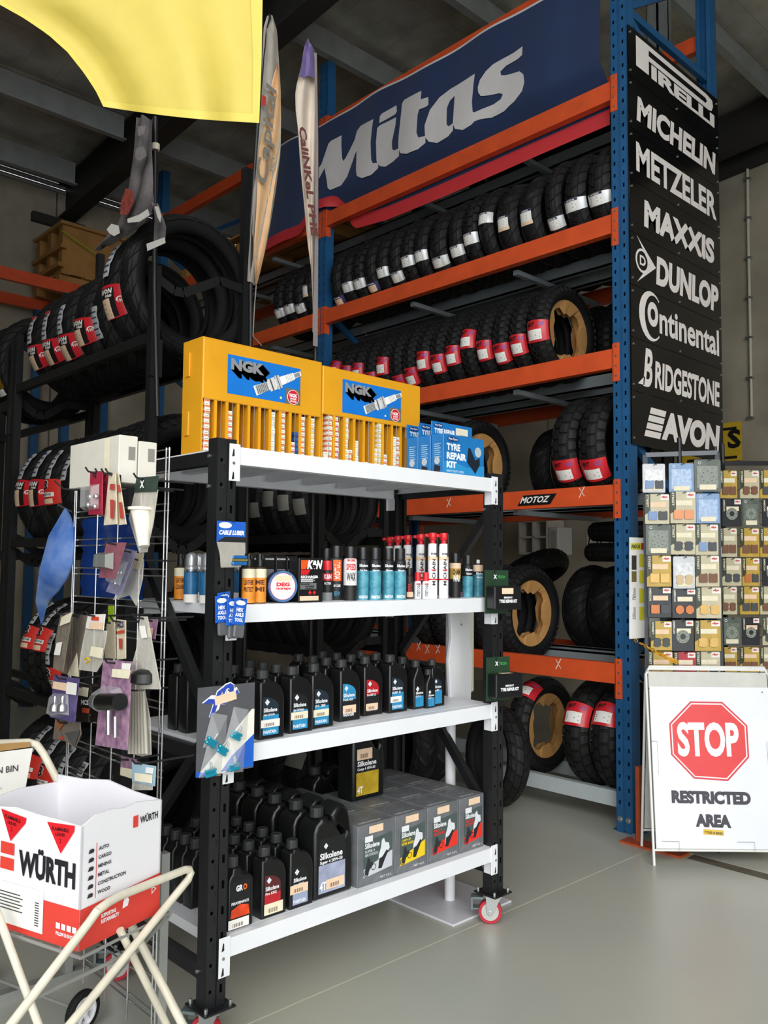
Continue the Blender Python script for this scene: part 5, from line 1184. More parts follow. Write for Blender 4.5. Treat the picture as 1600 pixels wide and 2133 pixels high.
def bottle(k, label, loc, group, lab=None, words=(), sticker=None, rz=0.0, cat='bottle', name='oil_bottle'):
    bm_, cm = bottle_meshes(k); o, h, d, cy, cz_, cr_, ch, w_ = BT[k]
    t = thing(name, label, cat, loc, rz, group)
    obj('body', None, None, t, mesh=bm_); obj('cap', None, None, t, mesh=cm)
    if lab:
        (x0, z0, lw, lh, arch, ctop, cbot) = lab; e = d/2+0.0006
        obj('label', MB().flat(lab_shape(lw, lh, arch, x0, z0), (e,0,0), Y_, Z_), ctop, t)
        if cbot: obj('label_panel', MB().rect((e+0.0004,0,0), Y_, Z_, x0, x0+lw, z0, z0+lh*0.52), cbot, t)
        if k != 'gro': obj('brand_diamond', MB().flat([(0,-0.011),(0.010,0),(0,0.011),(-0.010,0)], (e+0.0008, x0+lw*0.26, z0+lh*0.86), Y_, Z_), col('dfe3ea'), t)
        for s, zf, hf, wf, c_ in words:
            obj('lettering', MB().text(s, (e+0.001, x0+lw*0.04, z0+zf*lh), Y_, Z_, w=wf*lw, h=hf*lh, bold=0.03), c_, t)
        if sticker:
            sx, sz_, sw, sh_, sm = sticker
            so_ = obj('price_sticker', MB().rect((e+0.0014,0,0), Y_, Z_, sx, sx+sw, sz_, sz_+sh_), sm, t)
            m = MB()
            for q in range(9): m.rect((e+0.0018,0,0), Y_, Z_, sx+sw*(0.2+0.06*q), sx+sw*(0.2+0.06*q+0.02+0.02*(q % 2)), sz_+sh_*0.15, sz_+sh_*0.55)
            b_ = tag(obj('barcode', m, col('6a4f45'), t), kind='stuff'); b_.parent = so_
    return t
def back_row(k, label, base, n, dx, group, jit=0.004):
    for i in range(n):
        bottle(k, label % NTH[i], (base[0]-dx*(i+1), base[1]+random.uniform(-jit, jit), base[2]), group)
cB, cBk, cBd = mat('blue_label_print', '2f8fc0', 0.4, var=0.12, scale=30), col('15171a'), col('1c2a36')
Z3 = SZ[2]-0.0018
G3 = 'oil bottles on the third shelf'
def s3(px_): return P(px_, 1500, X=-2.43)
def oilb(lab, px0, py0, top, bot, w1, n_back, stick, word_c=None, Zs=Z3, grp=G3, xf=None, rz=0.0, backlab=''):
    p = P(px0, py0, Z=Zs); loc = (p.x-D1/2-0.002, p.y, Zs)
    bottle('oil1', lab, loc, grp, (0.012, 0.014, 0.066, 0.128, True, top, bot), [('Silkolene', 0.60, 0.11, 0.85, cW), (w1, 0.49, 0.07, 0.7, word_c or cW), ('MAINTAIN', 0.04, 0.09, 0.8, cW)], stick, rz)
    back_row('oil1', 'plain black bottle queued behind the %s, %%s back' % backlab, loc, n_back, 0.088, grp)
    return loc
oilb('black gear oil light bottle with teal label', 541, 1543, cBd, cB, 'Gear Oil Light', 3, (0.004, 0.040, 0.078, 0.026, M_paper), backlab='gear oil light')
oilb('black gear oil medium bottle with peeling blue label', 604, 1530, cBk, cB, 'Gear Oil Medium', 3, (0.004, 0.048, 0.075, 0.026, M_cream), backlab='gear oil medium')
oilb('black bottle with blue label and loose cream sticker right of gear oil medium', 650, 1520, cBd, cB, '01 20', 0, (0.006, 0.042, 0.072, 0.026, M_cream), backlab='x')
oilb('black fork oil bottle with blue label and orange price sticker', 709, 1505, cB, cBk, 'Fork Oil', 3, (0.012, 0.030, 0.066, 0.030, M_stick), backlab='fork oil')
oilb('black suspension fluid bottle with red label', 759, 1493, mat('red_label_print', 'b8232c', 0.4, var=0.1), cBk, 'Pro RSF 2.5', 3, (0.008, 0.022, 0.064, 0.026, M_stick), backlab='red label bottle')
oilb('black oil bottle with pale barcode sticker left of the small square bottles', 812, 1487, cBd, cB, 'RSF 5', 2, (0.004, 0.042, 0.062, 0.024, M_paper), backlab='pale-sticker oil bottle')
for lab, px_, py_, sc, nb in (('square shouldered black brake fluid bottle with blue label', 864, 1479, 1.0, 2), ('smallest square black bottle with blue label', 893, 1477, 0.8, 1)):
    p = P(px_, py_, Z=Z3)
    t = bottle('sqb', lab, (p.x-0.03, p.y, Z3), G3, (0.008, 0.010, 0.048, 0.085, False, cBk, cB), [('Silkolene', 0.60, 0.13, 0.9, cW), ('DOT 4', 0.46, 0.09, 0.6, cW)])
    t.scale = (sc, sc, sc)
    for i in range(nb):
        u_ = bottle('sqb', 'plain square black bottle behind the %s one, %s back' % ('larger square' if sc == 1.0 else 'smallest square', NTH[i]), (p.x-0.03-0.075*(i+1), p.y-0.004, Z3), G3); u_.scale = (sc*1.04, sc, sc*1.04)
p = P(904, 1474, Z=Z3)
t = bottle('oil1', 'black oil bottle with blue label at shelf right end', (p.x-0.035, p.y, Z3), G3, (0.012, 0.014, 0.066, 0.128, True, cBd, cB), [('Silkolene', 0.60, 0.11, 0.85, cW), ('Box 80W', 0.48, 0.08, 0.6, cW)]); t.scale = (0.85, 0.75, 0.85)
for i, (px_, py_) in enumerate(((378, 1531), (398, 1528))):
    p = P(388, 1529, Z=Z3); bottle('oil1', 'unlabelled black bottle seen through the shelf end, %s' % ('right', 'left')[i], (p.x-0.03-0.075*i, p.y, Z3), G3)
# bottom shelf
Z4 = SZ[3]-0.0018; G4 = 'oil bottles on the bottom shelf'
p = P(476, 1944, Z=Z4); lg = (p.x-0.035, p.y, Z4)
t = bottle('gro', 'black two-stroke oil bottle with orange light streak label beside near post', lg, G4, (0.008, 0.040, 0.075, 0.115, False, cBk, None), [('PERFORMANCE', 0.36, 0.08, 0.9, cW)], (0.0, 0.006, 0.080, 0.030, M_paper))
obj('brand_lettering', MB().text('GR', (0.0328, 0.028, 0.122), Y_, Z_, w=0.026, h=0.020, bold=0.05), cW, t); obj('brand_lettering', MB().text('O', (0.0328, 0.055, 0.122), Y_, Z_, w=0.016, h=0.020, bold=0.05), col('ee6a2a'), t)
obj('light_streaks', MB().flat([(0.008,0.040),(0.083,0.040),(0.078,0.072),(0.045,0.080),(0.012,0.066)], (0.0322,0,0), Y_, Z_), mat('orange_streak_print', 'e4491f', 0.4, var=0.3, scale=40), t)
for i in range(5):
    q = P(397, 1893, Z=Z4); bottle('gro', 'black oil bottle seen from its side through the shelf end, %s from front' % NTH[i], (q.x-0.02-0.067*i, q.y-0.005, Z4), G4)
l2 = oilb('black racing oil bottle with red label on bottom shelf', 545, 1918, col('5b2326'), mat('red_label_print', 'b8232c', 0.4), 'Pro KR2', 5, (0.010, 0.012, 0.078, 0.036, M_cream), Zs=Z4, grp=G4, backlab='red racing oil')
l3 = oilb('black engine oil bottle with grey label and orange sticker', 604, 1898, cBk, col('9aa6c0'), 'Super 4 20W-50', 6, (0.000, 0.052, 0.078, 0.030, M_stick), Zs=Z4, grp=G4, backlab='grey label engine oil')
p = P(655, 1880, Z=Z4); lj = (p.x-D4/2-0.004, p.y, Z4)
J = (0.020, 0.020, 0.125, 0.190, False, cBk, mat('grey_blue_label_print', 'a3aac4', 0.4, var=0.2, scale=25))
def jug(lab, loc, L=None, words=(), stick=None, grp=G4): return bottle('oil4', lab, loc, grp, L, words, stick, name='oil_jug')
jug('large black engine oil jug with grey label at the row front', lj, J, [('Silkolene', 0.62, 0.12, 0.85, cW), ('Super 4 20W-50', 0.52, 0.08, 0.85, cW), ('4T', 0.05, 0.16, 0.25, cW)], (0.055, 0.030, 0.085, 0.034, M_stick))
for i in range(4): jug('large black jug behind the grey label jug, %s back' % NTH[i], (lj[0]-0.125*(i+1), lj[1]+random.uniform(-0.006, 0.004), Z4))
# boxed oils
M_box = mat('dark_grey_carton', '6d7074', 0.5, var=0.2, scale=16); M_boxt = mat('carton_top_print', '54565a', 0.55, var=0.12, scale=9)
ye = [P(744, 1850, X=-2.398).y, P(822, 1827, X=-2.398).y, P(890, 1803, X=-2.398).y, P(957, 1779, X=-2.398).y, min(P(1015, 1757, X=-2.398).y, YZ-PW-0.012)]
hb = P(744, 1722, X=-2.398).z-SZ[3]
def oil_box(lab, x, y0, y1, z, accent, words, front=True):
    t = thing('oil_carton', lab, 'box', (x, y0, z), 0.0, 'grey oil cartons on the bottom shelf'); w_ = y1-y0-0.003; d = 0.145
    obj('carton', MB().rbox(-d, 0, 0, w_, 0, hb, 0.002), M_box, t)
    m = MB()
    n = 18
    for k in range(0, n):
        a = 2*math.pi*k/n; a2 = a+0.2
        m.flat([(0.032*math.cos(a), 0.048*math.sin(a)), (0.032*math.cos(a2), 0.048*math.sin(a2)), (0.030*math.cos(a2), 0.045*math.sin(a2)), (0.030*math.cos(a), 0.045*math.sin(a))], (-d*0.62, w_*0.45, hb+0.0006), X_, Y_)
    tag(obj('top_print', m, col('a9abb0'), t), kind='stuff')
    obj('top_lettering', MB().text('Silkolene', (-0.015, 0.02, hb+0.0008), Y_, -X_, w=w_*0.6, h=0.014, bold=0.03), col('c8cacd'), t)
    obj('top_flap_line', MB().rect((0,0,hb+0.0006), X_, Y_, -d*0.03, -d*0.02, 0.002, w_-0.002), col('8f7350'), t)
    if front:
        obj('picture_panel', MB().flat([(0.03,0.055),(w_-0.012,0.075),(w_-0.012,hb*0.78),(0.03,hb*0.72)], (0.0008,0,0), Y_, Z_), mat('slate_print', '4c5a58', 0.5, var=0.1), t)
        obj('accent_panel', MB().flat([(0.03,0.030),(w_-0.012,0.045),(w_-0.012,0.105),(0.03,0.06)], (0.0012,0,0), Y_, Z_), accent, t)
        obj('brand_patch', MB().rect((0.0014,0,0), Y_, Z_, 0.036, 0.076, hb*0.70, hb*0.80), col('e8eaee'), t)
        obj('lettering', MB().text('Silkolene', (0.0016, 0.036, hb*0.60), Y_, Z_, w=0.075, h=0.020, bold=0.03), cW, t)
        obj('lettering', MB().text(words[0], (0.0016, 0.036, hb*0.53), Y_, Z_, w=0.05, h=0.010, bold=0.03).text(words[1], (0.0016, 0.036, hb*0.47), Y_, Z_, w=0.068, h=0.010, bold=0.03), accent, t)
        obj('rider_picture', MB().flat([(w_*0.55,0.06),(w_*0.66,0.055),(w_*0.72,0.085),(w_*0.86,0.115),(w_*0.84,0.135),(w_*0.74,0.140),(w_*0.70,0.158),(w_*0.64,0.152),(w_*0.62,0.125),(w_*0.56,0.10)], (0.0020,0,0), Y_, Z_), col('dfe3e8'), t)
        obj('motorcycle_picture', MB().flat([(w_*0.55,0.05),(w_*0.64,0.048),(w_*0.72,0.075),(w_*0.82,0.105),(w_*0.78,0.112),(w_*0.66,0.09),(w_*0.57,0.085)], (0.0024,0,0), Y_, Z_), col('23262a'), t)
        obj('dirt_bike_picture', MB().flat([(0.036,0.040),(0.052,0.036),(0.060,0.055),(0.078,0.070),(0.076,0.082),(0.064,0.080),(0.060,0.098),(0.050,0.098),(0.046,0.075),(0.038,0.06)], (0.0020,0,0), Y_, Z_), col('2a2d30'), t)
        for yy, rr in ((0.042, 0.013), (0.080, 0.012)): obj('wheel_picture', MB().ring((0.0026, yy, 0.045 if yy < 0.06 else 0.062), Y_, Z_, rr*0.8, rr, 16), col('2a2d30'), t)
        for pts in ([(0.004,0.01),(0.02,0.01),(0.05,0.06),(0.03,0.05)], [(0.07,0.006),(0.10,0.006),(0.13,0.028),(0.10,0.03)]):
            obj('tread_graphic', MB().flat(pts, (0.0005,0,0), Y_, Z_), col('77797d'), t)
        obj('net_lettering', MB().text('NET 4.0 L', (0.0016, w_-0.075, 0.012), Y_, Z_, w=0.06, h=0.008), cW, t)
        so_ = obj('price_sticker', MB().rect((0.0030,0,0), Y_, Z_, 0.055, 0.128, hb*0.84, hb*0.96), M_stick, t)
    # side lettering
    obj('side_lettering', MB().text('Silkolene', (-d+0.02, -0.0006, hb*0.72), X_, Z_, w=0.09, h=0.02, bold=0.03), col('e6e8ea'), t)
    return t
acc = [(col('c9ced6'), ('SUPER 4', 'SEMI SYNTHETIC'), 'silver'), (col('f2cf1e'), ('COMP 4 XP', 'ESTER BASED'), 'yellow'), (col('ea3326'), ('PRO 4', 'FULLY SYNTHETIC'), 'red'), (col('ea3326'), ('PRO 4', 'PLUS SYNTHETIC'), 'red')]
XB_ = -2.398
for i in range(4):
    oil_box('grey oil carton with %s panel%s' % (acc[i][2], ('', '', ', left of the two red ones', ', nearest the right post')[i]), XB_, ye[i], ye[i+1], Z4, acc[i][0], acc[i][1])
    for k in range(1, 4 if i in (0, 3) else 3):
        oil_box('grey oil carton %s behind the %s' % (('directly', 'second', 'third')[k-1], ('silver panel carton', 'yellow panel carton', 'left red panel carton', 'carton by right post')[i]), XB_-0.1475*k, ye[i], ye[i+1], Z4, acc[i][0], acc[i][1], False)
jz = Z4+hb+0.0005; p = P(734, 1672, Z=jz)
jug('large black oil jug with gold label standing on the cartons', (p.x-D4/2, p.y, jz), (0.020, 0.020, 0.125, 0.180, False, cBk, mat('gold_label_print', 'bfa02a', 0.4, var=0.2, scale=25)), [('Silkolene', 0.66, 0.12, 0.85, cW), ('Comp 4 15W-50', 0.55, 0.08, 0.8, cW), ('4T', 0.05, 0.16, 0.25, cW)], (0.022, 0.165, 0.085, 0.045, M_stick))
for i, (dx, dy) in enumerate(((-0.50, 0.10), (-0.50, -0.10))):
    jug('dark oil jug at the shelf back behind the cartons, %s' % ('right', 'left')[i], (XB_-0.555, ye[1]+0.195*(1-i)+0.0, Z4))
# ------------------------------------------------------------------ packs hanging from the shelving posts
def hook(parent, a, b, m=M_black): obj('hook', MB().tube([a, b], 0.0025, 6), m, parent)
XP = XF+0.02
def hang_at(px_, py_, X=XP): return P(px_, py_, X=X)
a = hang_at(452, 1088); b = hang_at(510, 1094); w_ = b.y-a.y
t = thing('cable_luber_pack', 'blue and clear bag pack of cable luber hanging on near black post', 'pack', (XP, a.y, a.z-0.145), -0.05)
obj('header_card', MB().box(-0.001, 0.001, 0, w_, 0.083, 0.150), mat('blue_header_card', '1c5fc4', 0.4), t)
obj('card_stripe', MB().flat([(0,0.083),(w_,0.083),(w_,0.10),(0.03,0.10)], (0.0014,0,0), Y_, Z_), col('17181c'), t)
obj('brand_oval', MB().disc((0.0016, 0.03, 0.137), Y_, Z_, 0.024, 18, 0.010), cW, t); obj('lettering', MB().text('CABLE LUBER', (0.002, 0.006, 0.106), Y_, Z_, w=w_-0.012, h=0.015, bold=0.05, shear=0.2), cW, t)
obj('bag', MB().add([(0.0,0,0.083),(0.0,w_,0.083),(0.012,w_-0.006,0.05),(0.008,w_-0.02,0.002),(0.004,0.015,0.0),(0.014,0.004,0.045),(0.018,w_*0.5,0.04)], [(0,6,1),(1,6,2),(2,6,3),(3,6,4),(4,6,5),(5,6,0)]), M_bag, t, 60)
obj('luber_tool', MB().rbox(0.006, 0.020, 0.05, 0.105, 0.008, 0.022, 0.003).rbox(0.006, 0.020, 0.05, 0.105, 0.028, 0.040, 0.003), mat('blue_anodised', '2f74b8', 0.3, 0.4), t)
obj('brass_strip', MB().box(0.006, 0.021, 0.05, 0.105, 0.022, 0.028), mat('brass', 'b8963c', 0.35, 0.6), t)
hook(t, (-0.0125, w_*0.55, 0.165), (0.006, w_*0.55, 0.148))
for i in range(4):
    a = hang_at((472, 462, 482, 492)[i], (1238, 1245, 1250, 1247)[i], XP+0.020*i)
    t = thing('axle_tool_card', 'small blue hex axle tool card on near post, %s of the fan' % ('leftmost', 'second from left', 'third from left', 'rightmost')[i], 'pack', (XP+0.020*i, a.y-0.02, a.z-0.12), 0.0, 'blue tool cards on the near post', rot=(0.12-0.08*i, 0, 0))
    obj('card', MB().rbox(-0.001, 0.001, 0, 0.048, 0.04, 0.125, 0.0006), mat('blue_header_card', '1c5fc4', 0.4), t)
    obj('brand_oval', MB().disc((0.0016, 0.024, 0.110), Y_, Z_, 0.018, 16, 0.008), cW, t)
    obj('lettering', MB().text('HEX', (0.0016,0.024,0.082), Y_, Z_, w=0.026, h=0.012, bold=0.05, at='c').text('AXLE', (0.0016,0.024,0.066), Y_, Z_, w=0.032, h=0.012, bold=0.05, at='c').text('TOOL', (0.0016,0.024,0.050), Y_, Z_, w=0.032, h=0.012, bold=0.05, at='c'), cW, t)
    obj('blister', MB().rbox(0.0, 0.014, 0.004, 0.044, 0.0, 0.040, 0.004), mat('smoky_blister', '6a6c70', 0.2, alpha=0.75), t)
    hook(t, (-0.0125 if i == 0 else -0.0165, 0.024, 0.122), (0.004 if i < 3 else 0.008, 0.024, 0.120))
# blue anodised clamp card
a = hang_at(412, 1433, XP+0.02); b = hang_at(529, 1428, XP+0.02); w_ = b.y-a.y
t = thing('clamp_pack', 'grey and blue card with bagged turquoise clamps hanging on near post', 'pack', (XP+0.02, a.y, a.z-0.285), -0.02)
obj('card', MB().box(-0.001, 0.001, 0, w_, 0.012, 0.285), mat('grey_pack_card', '55555a', 0.45, var=0.12), t)
obj('white_wedge', MB().flat([(0,0.012),(w_*0.55,0.12),(w_*0.95,0.2),(w_,0.2),(w_,0.08),(w_*0.5,0.012)], (0.0014,0,0), Y_, Z_), col('ece8dc'), t)
obj('blue_corner', MB().flat([(w_*0.42,0.016),(w_,0.016),(w_,0.12),(w_*0.6,0.06)], (0.0018,0,0), Y_, Z_), mat('blue_header_card', '1c5fc4', 0.4), t); obj('blue_corner', MB().flat([(0,0.012),(w_*0.35,0.012),(0,0.03)], (0.002,0,0), Y_, Z_), MATS['blue_header_card'], t)
R3_ = 0.55
obj('logo_outline', MB().text('X2', (0.0022, 0.04, 0.19), Vector((0,math.cos(R3_),math.sin(R3_))), Vector((0,-math.sin(R3_),math.cos(R3_))), w=0.13, h=0.055, bold=0.16), cW, t)
obj('logo', MB().text('X2', (0.0032, 0.043, 0.193), Vector((0,math.cos(R3_),math.sin(R3_))), Vector((0,-math.sin(R3_),math.cos(R3_))), w=0.124, h=0.050, bold=0.05), col('2748b0'), t)
obj('price_sticker', MB().rect((0.004,0,0), Vector((0,0.98,0.17)), Vector((0,-0.17,0.98)), 0.10, 0.18, 0.212, 0.240), M_stick, t)
for i, (yy, zz, an) in enumerate(((0.045, 0.115, -0.6), (0.135, 0.125, -0.5), (0.085, 0.085, -0.6), (0.045, 0.022, 0.1), (0.130, 0.028, 0.1))):
    M = Matrix.Translation((0.012, yy, zz)) @ Matrix.Rotation(an, 4, 'X')
    g = MB().rbox(-0.008, 0.008, -0.020, 0.020, -0.012, -0.002, 0.003, M=M).rbox(-0.008, 0.008, -0.020, 0.020, 0.002, 0.012, 0.003, M=M).box(-0.004, 0.004, -0.016, 0.016, -0.003, 0.003, M)
    obj('clamp', g, mat('turquoise_anodised', '28a6c4', 0.25, 0.5), t); obj('clamp_screw', MB().cyl(M @ Vector((0,0.004,0.012)), M @ Vector((0,0.004,0.032)), 0.004, n=8), M_steel, t)
for y0, z0 in ((0.008, 0.0), (0.09, 0.0), (0.02, 0.09), (0.10, 0.10)):
    obj('bag', MB().add([(0.004,y0,z0+0.01),(0.004,y0+0.08,z0+0.005),(0.006,y0+0.085,z0+0.10),(0.004,y0+0.03,z0+0.115),(0.030,y0+0.04,z0+0.05)], [(0,1,4),(1,2,4),(2,3,4),(3,0,4)]), M_clear, t)
hook(t, (-0.033, w_*0.52, 0.285), (0.006, w_*0.52, 0.268))
# emergency repair kits on the far post
for i, (px_, py_) in enumerate(((1010, 1190), (1013, 1372))):
    a = hang_at(px_, py_, XF+0.03); t = thing('emergency_repair_kit', 'black and green emergency tyre repair kit pack, %s on far post' % ('upper', 'lower')[i], 'pack', (XF+0.03, a.y, a.z-0.18), -0.25, 'emergency repair kits on the far post')
    obj('card', MB().rbox(-0.001, 0.001, 0, 0.125, 0, 0.185, 0.0006), mat('green_pack_card', '24402c', 0.4, var=0.2, scale=12), t)
    obj('pouch', MB().rbox(0.002, 0.06, 0.006, 0.150, 0.018, 0.118, 0.006, 2), mat('black_pouch', '17181a', 0.3, var=0.1), t)
    obj('lettering', MB().text('X', (0.0016, 0.045, 0.148), Y_, Z_, w=0.018, h=0.018, bold=0.05), cW, t)
    obj('green_lettering', MB().text('TECH', (0.0016, 0.066, 0.150), Y_, Z_, w=0.04, h=0.012, bold=0.03), col('3fa050'), t)
    obj('lettering', MB().text('EMERGENCY', (0.061, 0.078, 0.066), Y_, Z_, w=0.045, h=0.008, bold=0.04, at='c').text('TYRE REPAIR KIT', (0.061, 0.078, 0.048), Y_, Z_, w=0.095, h=0.014, bold=0.05, at='c'), cW, t)
    obj('price_sticker', MB().rect((0.0612,0,0), Y_, Z_, 0.045, 0.105, 0.085, 0.110) if i == 0 else MB().rect((0,0,0.1186), X_, Y_, 0.015, 0.045, 0.05, 0.11), M_stick, t)
    hook(t, (-0.018, 0.05, 0.20), (0.006, 0.05, 0.176))
# ------------------------------------------------------------------ helpers for tilted planes
def PL(px_, py_, o, n):                     # a pixel's ray cut with the plane through o with normal n
    d = FW+(px_-800)/F*RT-(py_-1066.5)/F*UP
    return CAM+d*((Vector(o)-CAM).dot(n)/d.dot(n))
def slab(pts, n, th):                       # thin solid from a loop of 3D points
    pts = [Vector(p) for p in pts]; k = len(pts); n = Vector(n).normalized()*th
    m = MB(); m.v = [tuple(p) for p in pts]+[tuple(p-n) for p in pts]
    m.f = [tuple(range(k)), tuple(range(2*k-1, k-1, -1))]+[(i, k+i, k+(i+1) % k, (i+1) % k) for i in range(k)]
    return m
# ------------------------------------------------------------------ wire grid display
YG = 1.36
gl, gr_ = P(148, 1290, Y=YG).x, P(342, 1290, Y=YG).x
gd = thing('wire_grid_display', 'chrome wire grid display panel hung with parts packs beside the shelving', 'display', ((gl+gr_)/2, YG, 0))
ztg = P(346, 933, Y=YG).z
for x in [gl, gl+0.014, gr_-0.014, gr_+0.006]+[P(q, 1290, Y=YG).x for q in (197, 240, 287)]:
    obj('wire', MB().cyl((x, YG, 0.06), (x, YG, ztg), 0.0032, n=7), M_chrome, gd, 60, True)
z = 0.12; k = 0
while z < ztg-0.01:
    obj('wire', MB().cyl((gl, YG+0.006, z), (gr_, YG+0.006, z), 0.0028, n=6), M_chrome, gd, 60, True)
    obj('wire', MB().cyl((gl, YG+0.006, z+0.022), (gr_, YG+0.006, z+0.022), 0.0028, n=6), M_chrome, gd, 60, True); z += 0.105
obj('wire', MB().cyl((gl, YG+0.006, ztg-0.004), (gr_, YG+0.006, ztg-0.004), 0.0028, n=6), M_chrome, gd, 60, True)
M_zinc = mat('grey_zinc_tube', '9a9c98', 0.45, 0.3)
for x in (gl+0.01, gr_-0.01):
    obj('leg', MB().box(x-0.014, x+0.014, YG+0.012, YG+0.040, 0.03, 0.62), M_zinc, gd, world=True)
    obj('foot', MB().box(x-0.02, x+0.02, YG-0.42, YG+0.10, 0.0, 0.03), M_zinc, gd, world=True)
# things hung on the grid
M_mcs = mat('kraft_pack_print', 'd8ccb2', 0.5, var=0.12, scale=40); M_pinkp = mat('purple_paisley_card', '8d6a96', 0.45, var=0.35, scale=45, hex2='b990a4'); M_purp = mat('violet_card', '5a4d7e', 0.45, var=0.3, scale=40); M_redc = mat('crimson_card', 'a32a42', 0.45, var=0.15, scale=40); M_rosec = mat('dusty_rose_card', '8e5560', 0.45, var=0.2, scale=40)
GH = 'parts packs hung on the wire grid'
def hang(label, quad, y, mt, hookpx=None, header=None, sticker=None, th=0.003, extra=None, bulge=None, bmat=None, words=(), name='parts_pack', back=None, under=None):
    pts = [P(x, yy, Y=y) for x, yy in quad]                    # TL, TR, BR, BL and more
    top = (pts[0]+pts[1])/2
    t = thing(name, label, 'pack', (top.x, y, top.z), 0.0, GH)
    obj('card', slab(pts, (0,-1,0), th), mt, t, world=True)
    if header: obj('header', slab([P(x, yy, Y=y-0.003) for x, yy in header[0]], (0,-1,0), 0.002), header[1], t, world=True)
    if bulge:
        bp_ = [P(x, yy, Y=y-0.004) for x, yy in bulge]; c = sum(bp_, Vector())/len(bp_); dpt = 0.02
        inner = [b.lerp(c, 0.25)+Vector((0,-dpt,0)) for b in bp_]; m = MB(); n = len(bp_); m.v = [tuple(q) for q in bp_+inner]
        m.f = [(i, (i+1) % n, n+(i+1) % n, n+i) for i in range(n)]+[tuple(range(n, 2*n))]
        obj('blister', m, bmat or M_clear, t, world=True)
    for i, (s, q, mt2) in enumerate(sticker or []): obj(s, slab([P(x, yy, Y=y-0.006-0.001*i) for x, yy in q], (0,-1,0), 0.001), mt2, t, world=True)
    for s, a, b, h, mt2 in words:
        pa_, pb_ = P(*a, Y=y-0.0095), P(*b, Y=y-0.0095); u = (pb_-pa_); L = u.length; u.normalize(); v = Vector((-u.z, 0, u.x))
        obj('lettering', MB().text(s, pa_, u, v, w=L, h=h, bold=0.04), mt2, t, world=True)
    hp = P(*(hookpx or ((quad[0][0]+quad[1][0])/2, (quad[0][1]+quad[1][1])/2+6)), Y=y)
    path = [(hp.x, back or YG-0.0075, hp.z+0.002)] if under is None else [(hp.x, YG-0.0075, under-0.012), (hp.x, 1.146, under-0.012), (hp.x, 1.143, hp.z+0.002)]
    obj('hook', MB().tube(path+[(hp.x, y, hp.z+0.002), (hp.x, y-0.025, hp.z+0.006), (hp.x, y-0.034, hp.z+0.018)], 0.003, 6), M_black, t, world=True)
    return t
# cartons resting on the top hooks
for i in range(2):
    y0 = 1.155+0.064*i; a = P(147, 928, Y=1.155); b = P(249, 905, Y=1.155); zb = P(249, 1004, Y=1.155).z
    t = thing('white_carton', 'long white carton on the top hooks of wire grid, %s one' % ('front', 'rear')[i], 'box', ((a.x+b.x)/2, y0, zb))
    obj('carton', MB().rbox(a.x, b.x, y0, y0+0.06, zb, b.z-0.012*i, 0.002), mat('off_white_card', 'dcd8cc', 0.6, var=0.05), t, world=True)
    obj('barcode_label', MB().rect((b.x+0.0008, y0+0.03, zb+0.07), Y_, Z_, 0, 0.022, 0, 0.04), col('8a8780'), t, world=True)
    if i == 0: obj('tape', MB().rect((a.x, y0-0.0008, zb), X_, Z_, 0.26*(b.x-a.x)/0.36, 0.30*(b.x-a.x)/0.36, 0.02, 0.14), M_cream, t, world=True)
    if i == 0:
        for xx in (b.x-0.03, a.x+0.04): obj('support_hook', MB().tube([(xx, YG-0.0075, zb-0.0045), (xx, 1.12, zb-0.0045), (xx, 1.09, zb+0.02)], 0.003, 6), M_black, t, world=True)
ZCB = P(249, 1004, Y=1.155).z
def chrome_balls(t, y, pts, r=0.008):
    for px_, py_ in pts:
        c = P(px_, py_, Y=y-0.012); obj('chrome_part', MB().lathe([(0.001,-r),(r*0.7,-r*0.7),(r,0),(r*0.7,r*0.7),(0.001,r)], 12, Matrix.Translation(c)), M_chrome, t, 60, True)
t = hang('crimson blister card with chrome bolts below the white cartons', [(188,982),(213,981),(212,1072),(184,1072)], 1.10, M_redc, under=ZCB, bulge=[(178,1010),(207,1008),(205,1060),(176,1064)]); chrome_balls(t, 1.098, [(188,1035),(200,1034),(184,1052),(198,1055)])
hang('crimson card just behind the chrome bolts card', [(214,984),(227,985),(222,1072),(212,1072)], 1.128, M_redc, under=ZCB)
hang('kraft pack with red print, left of pair by the bolts card', [(227,985),(240,985),(243,1092),(216,1094)], 1.118, M_mcs, under=ZCB, sticker=[('red_print', [(229,1008),(238,1008),(238,1020),(228,1020)], col('b5433c')), ('red_print', [(229,1040),(238,1042),(236,1080),(230,1080)], col('b5433c'))])
hang('kraft pack with red print, right of pair by the bolts card', [(238,984),(246,985),(262,1092),(245,1094)], 1.130, M_mcs, under=ZCB, sticker=[('red_print', [(243,1010),(249,1010),(252,1024),(245,1024)], col('b5433c')), ('red_print', [(247,1046),(253,1046),(257,1080),(250,1080)], col('b5433c'))])
t = hang('cloudy bag with white cone and green black header card', [(281,1022),(328,1020),(318,1090),(305,1150),(290,1152),(268,1080)], 1.19, M_bag, hookpx=(300, 1000), header=([(284,995),(330,991),(326,1024),(279,1026)], mat('green_black_header', '32443c', 0.4, var=0.25, scale=30)), words=[('X', (291,1017), (300,1016), 0.022, cW)])
c0, c1 = P(293, 1062, Y=1.175), P(300, 1138, Y=1.175)
obj('white_cone', MB().cyl(c0, c1, 0.028, 0.016, 16), col('ece6d6'), t, 40, True); obj('cone_rim', MB().cyl(c0, c0+Z_*0.008, 0.036, n=16), col('ece6d6'), t, 40, True)
hang('rose card with grey button in a square blister', [(222,1130),(262,1130),(238,1206),(205,1203)], 1.12, M_rosec, back=1.165, bulge=[(206,1151),(237,1151),(236,1186),(202,1184)], bmat=mat('grey_blister', '7c7f78', 0.2, alpha=0.8))
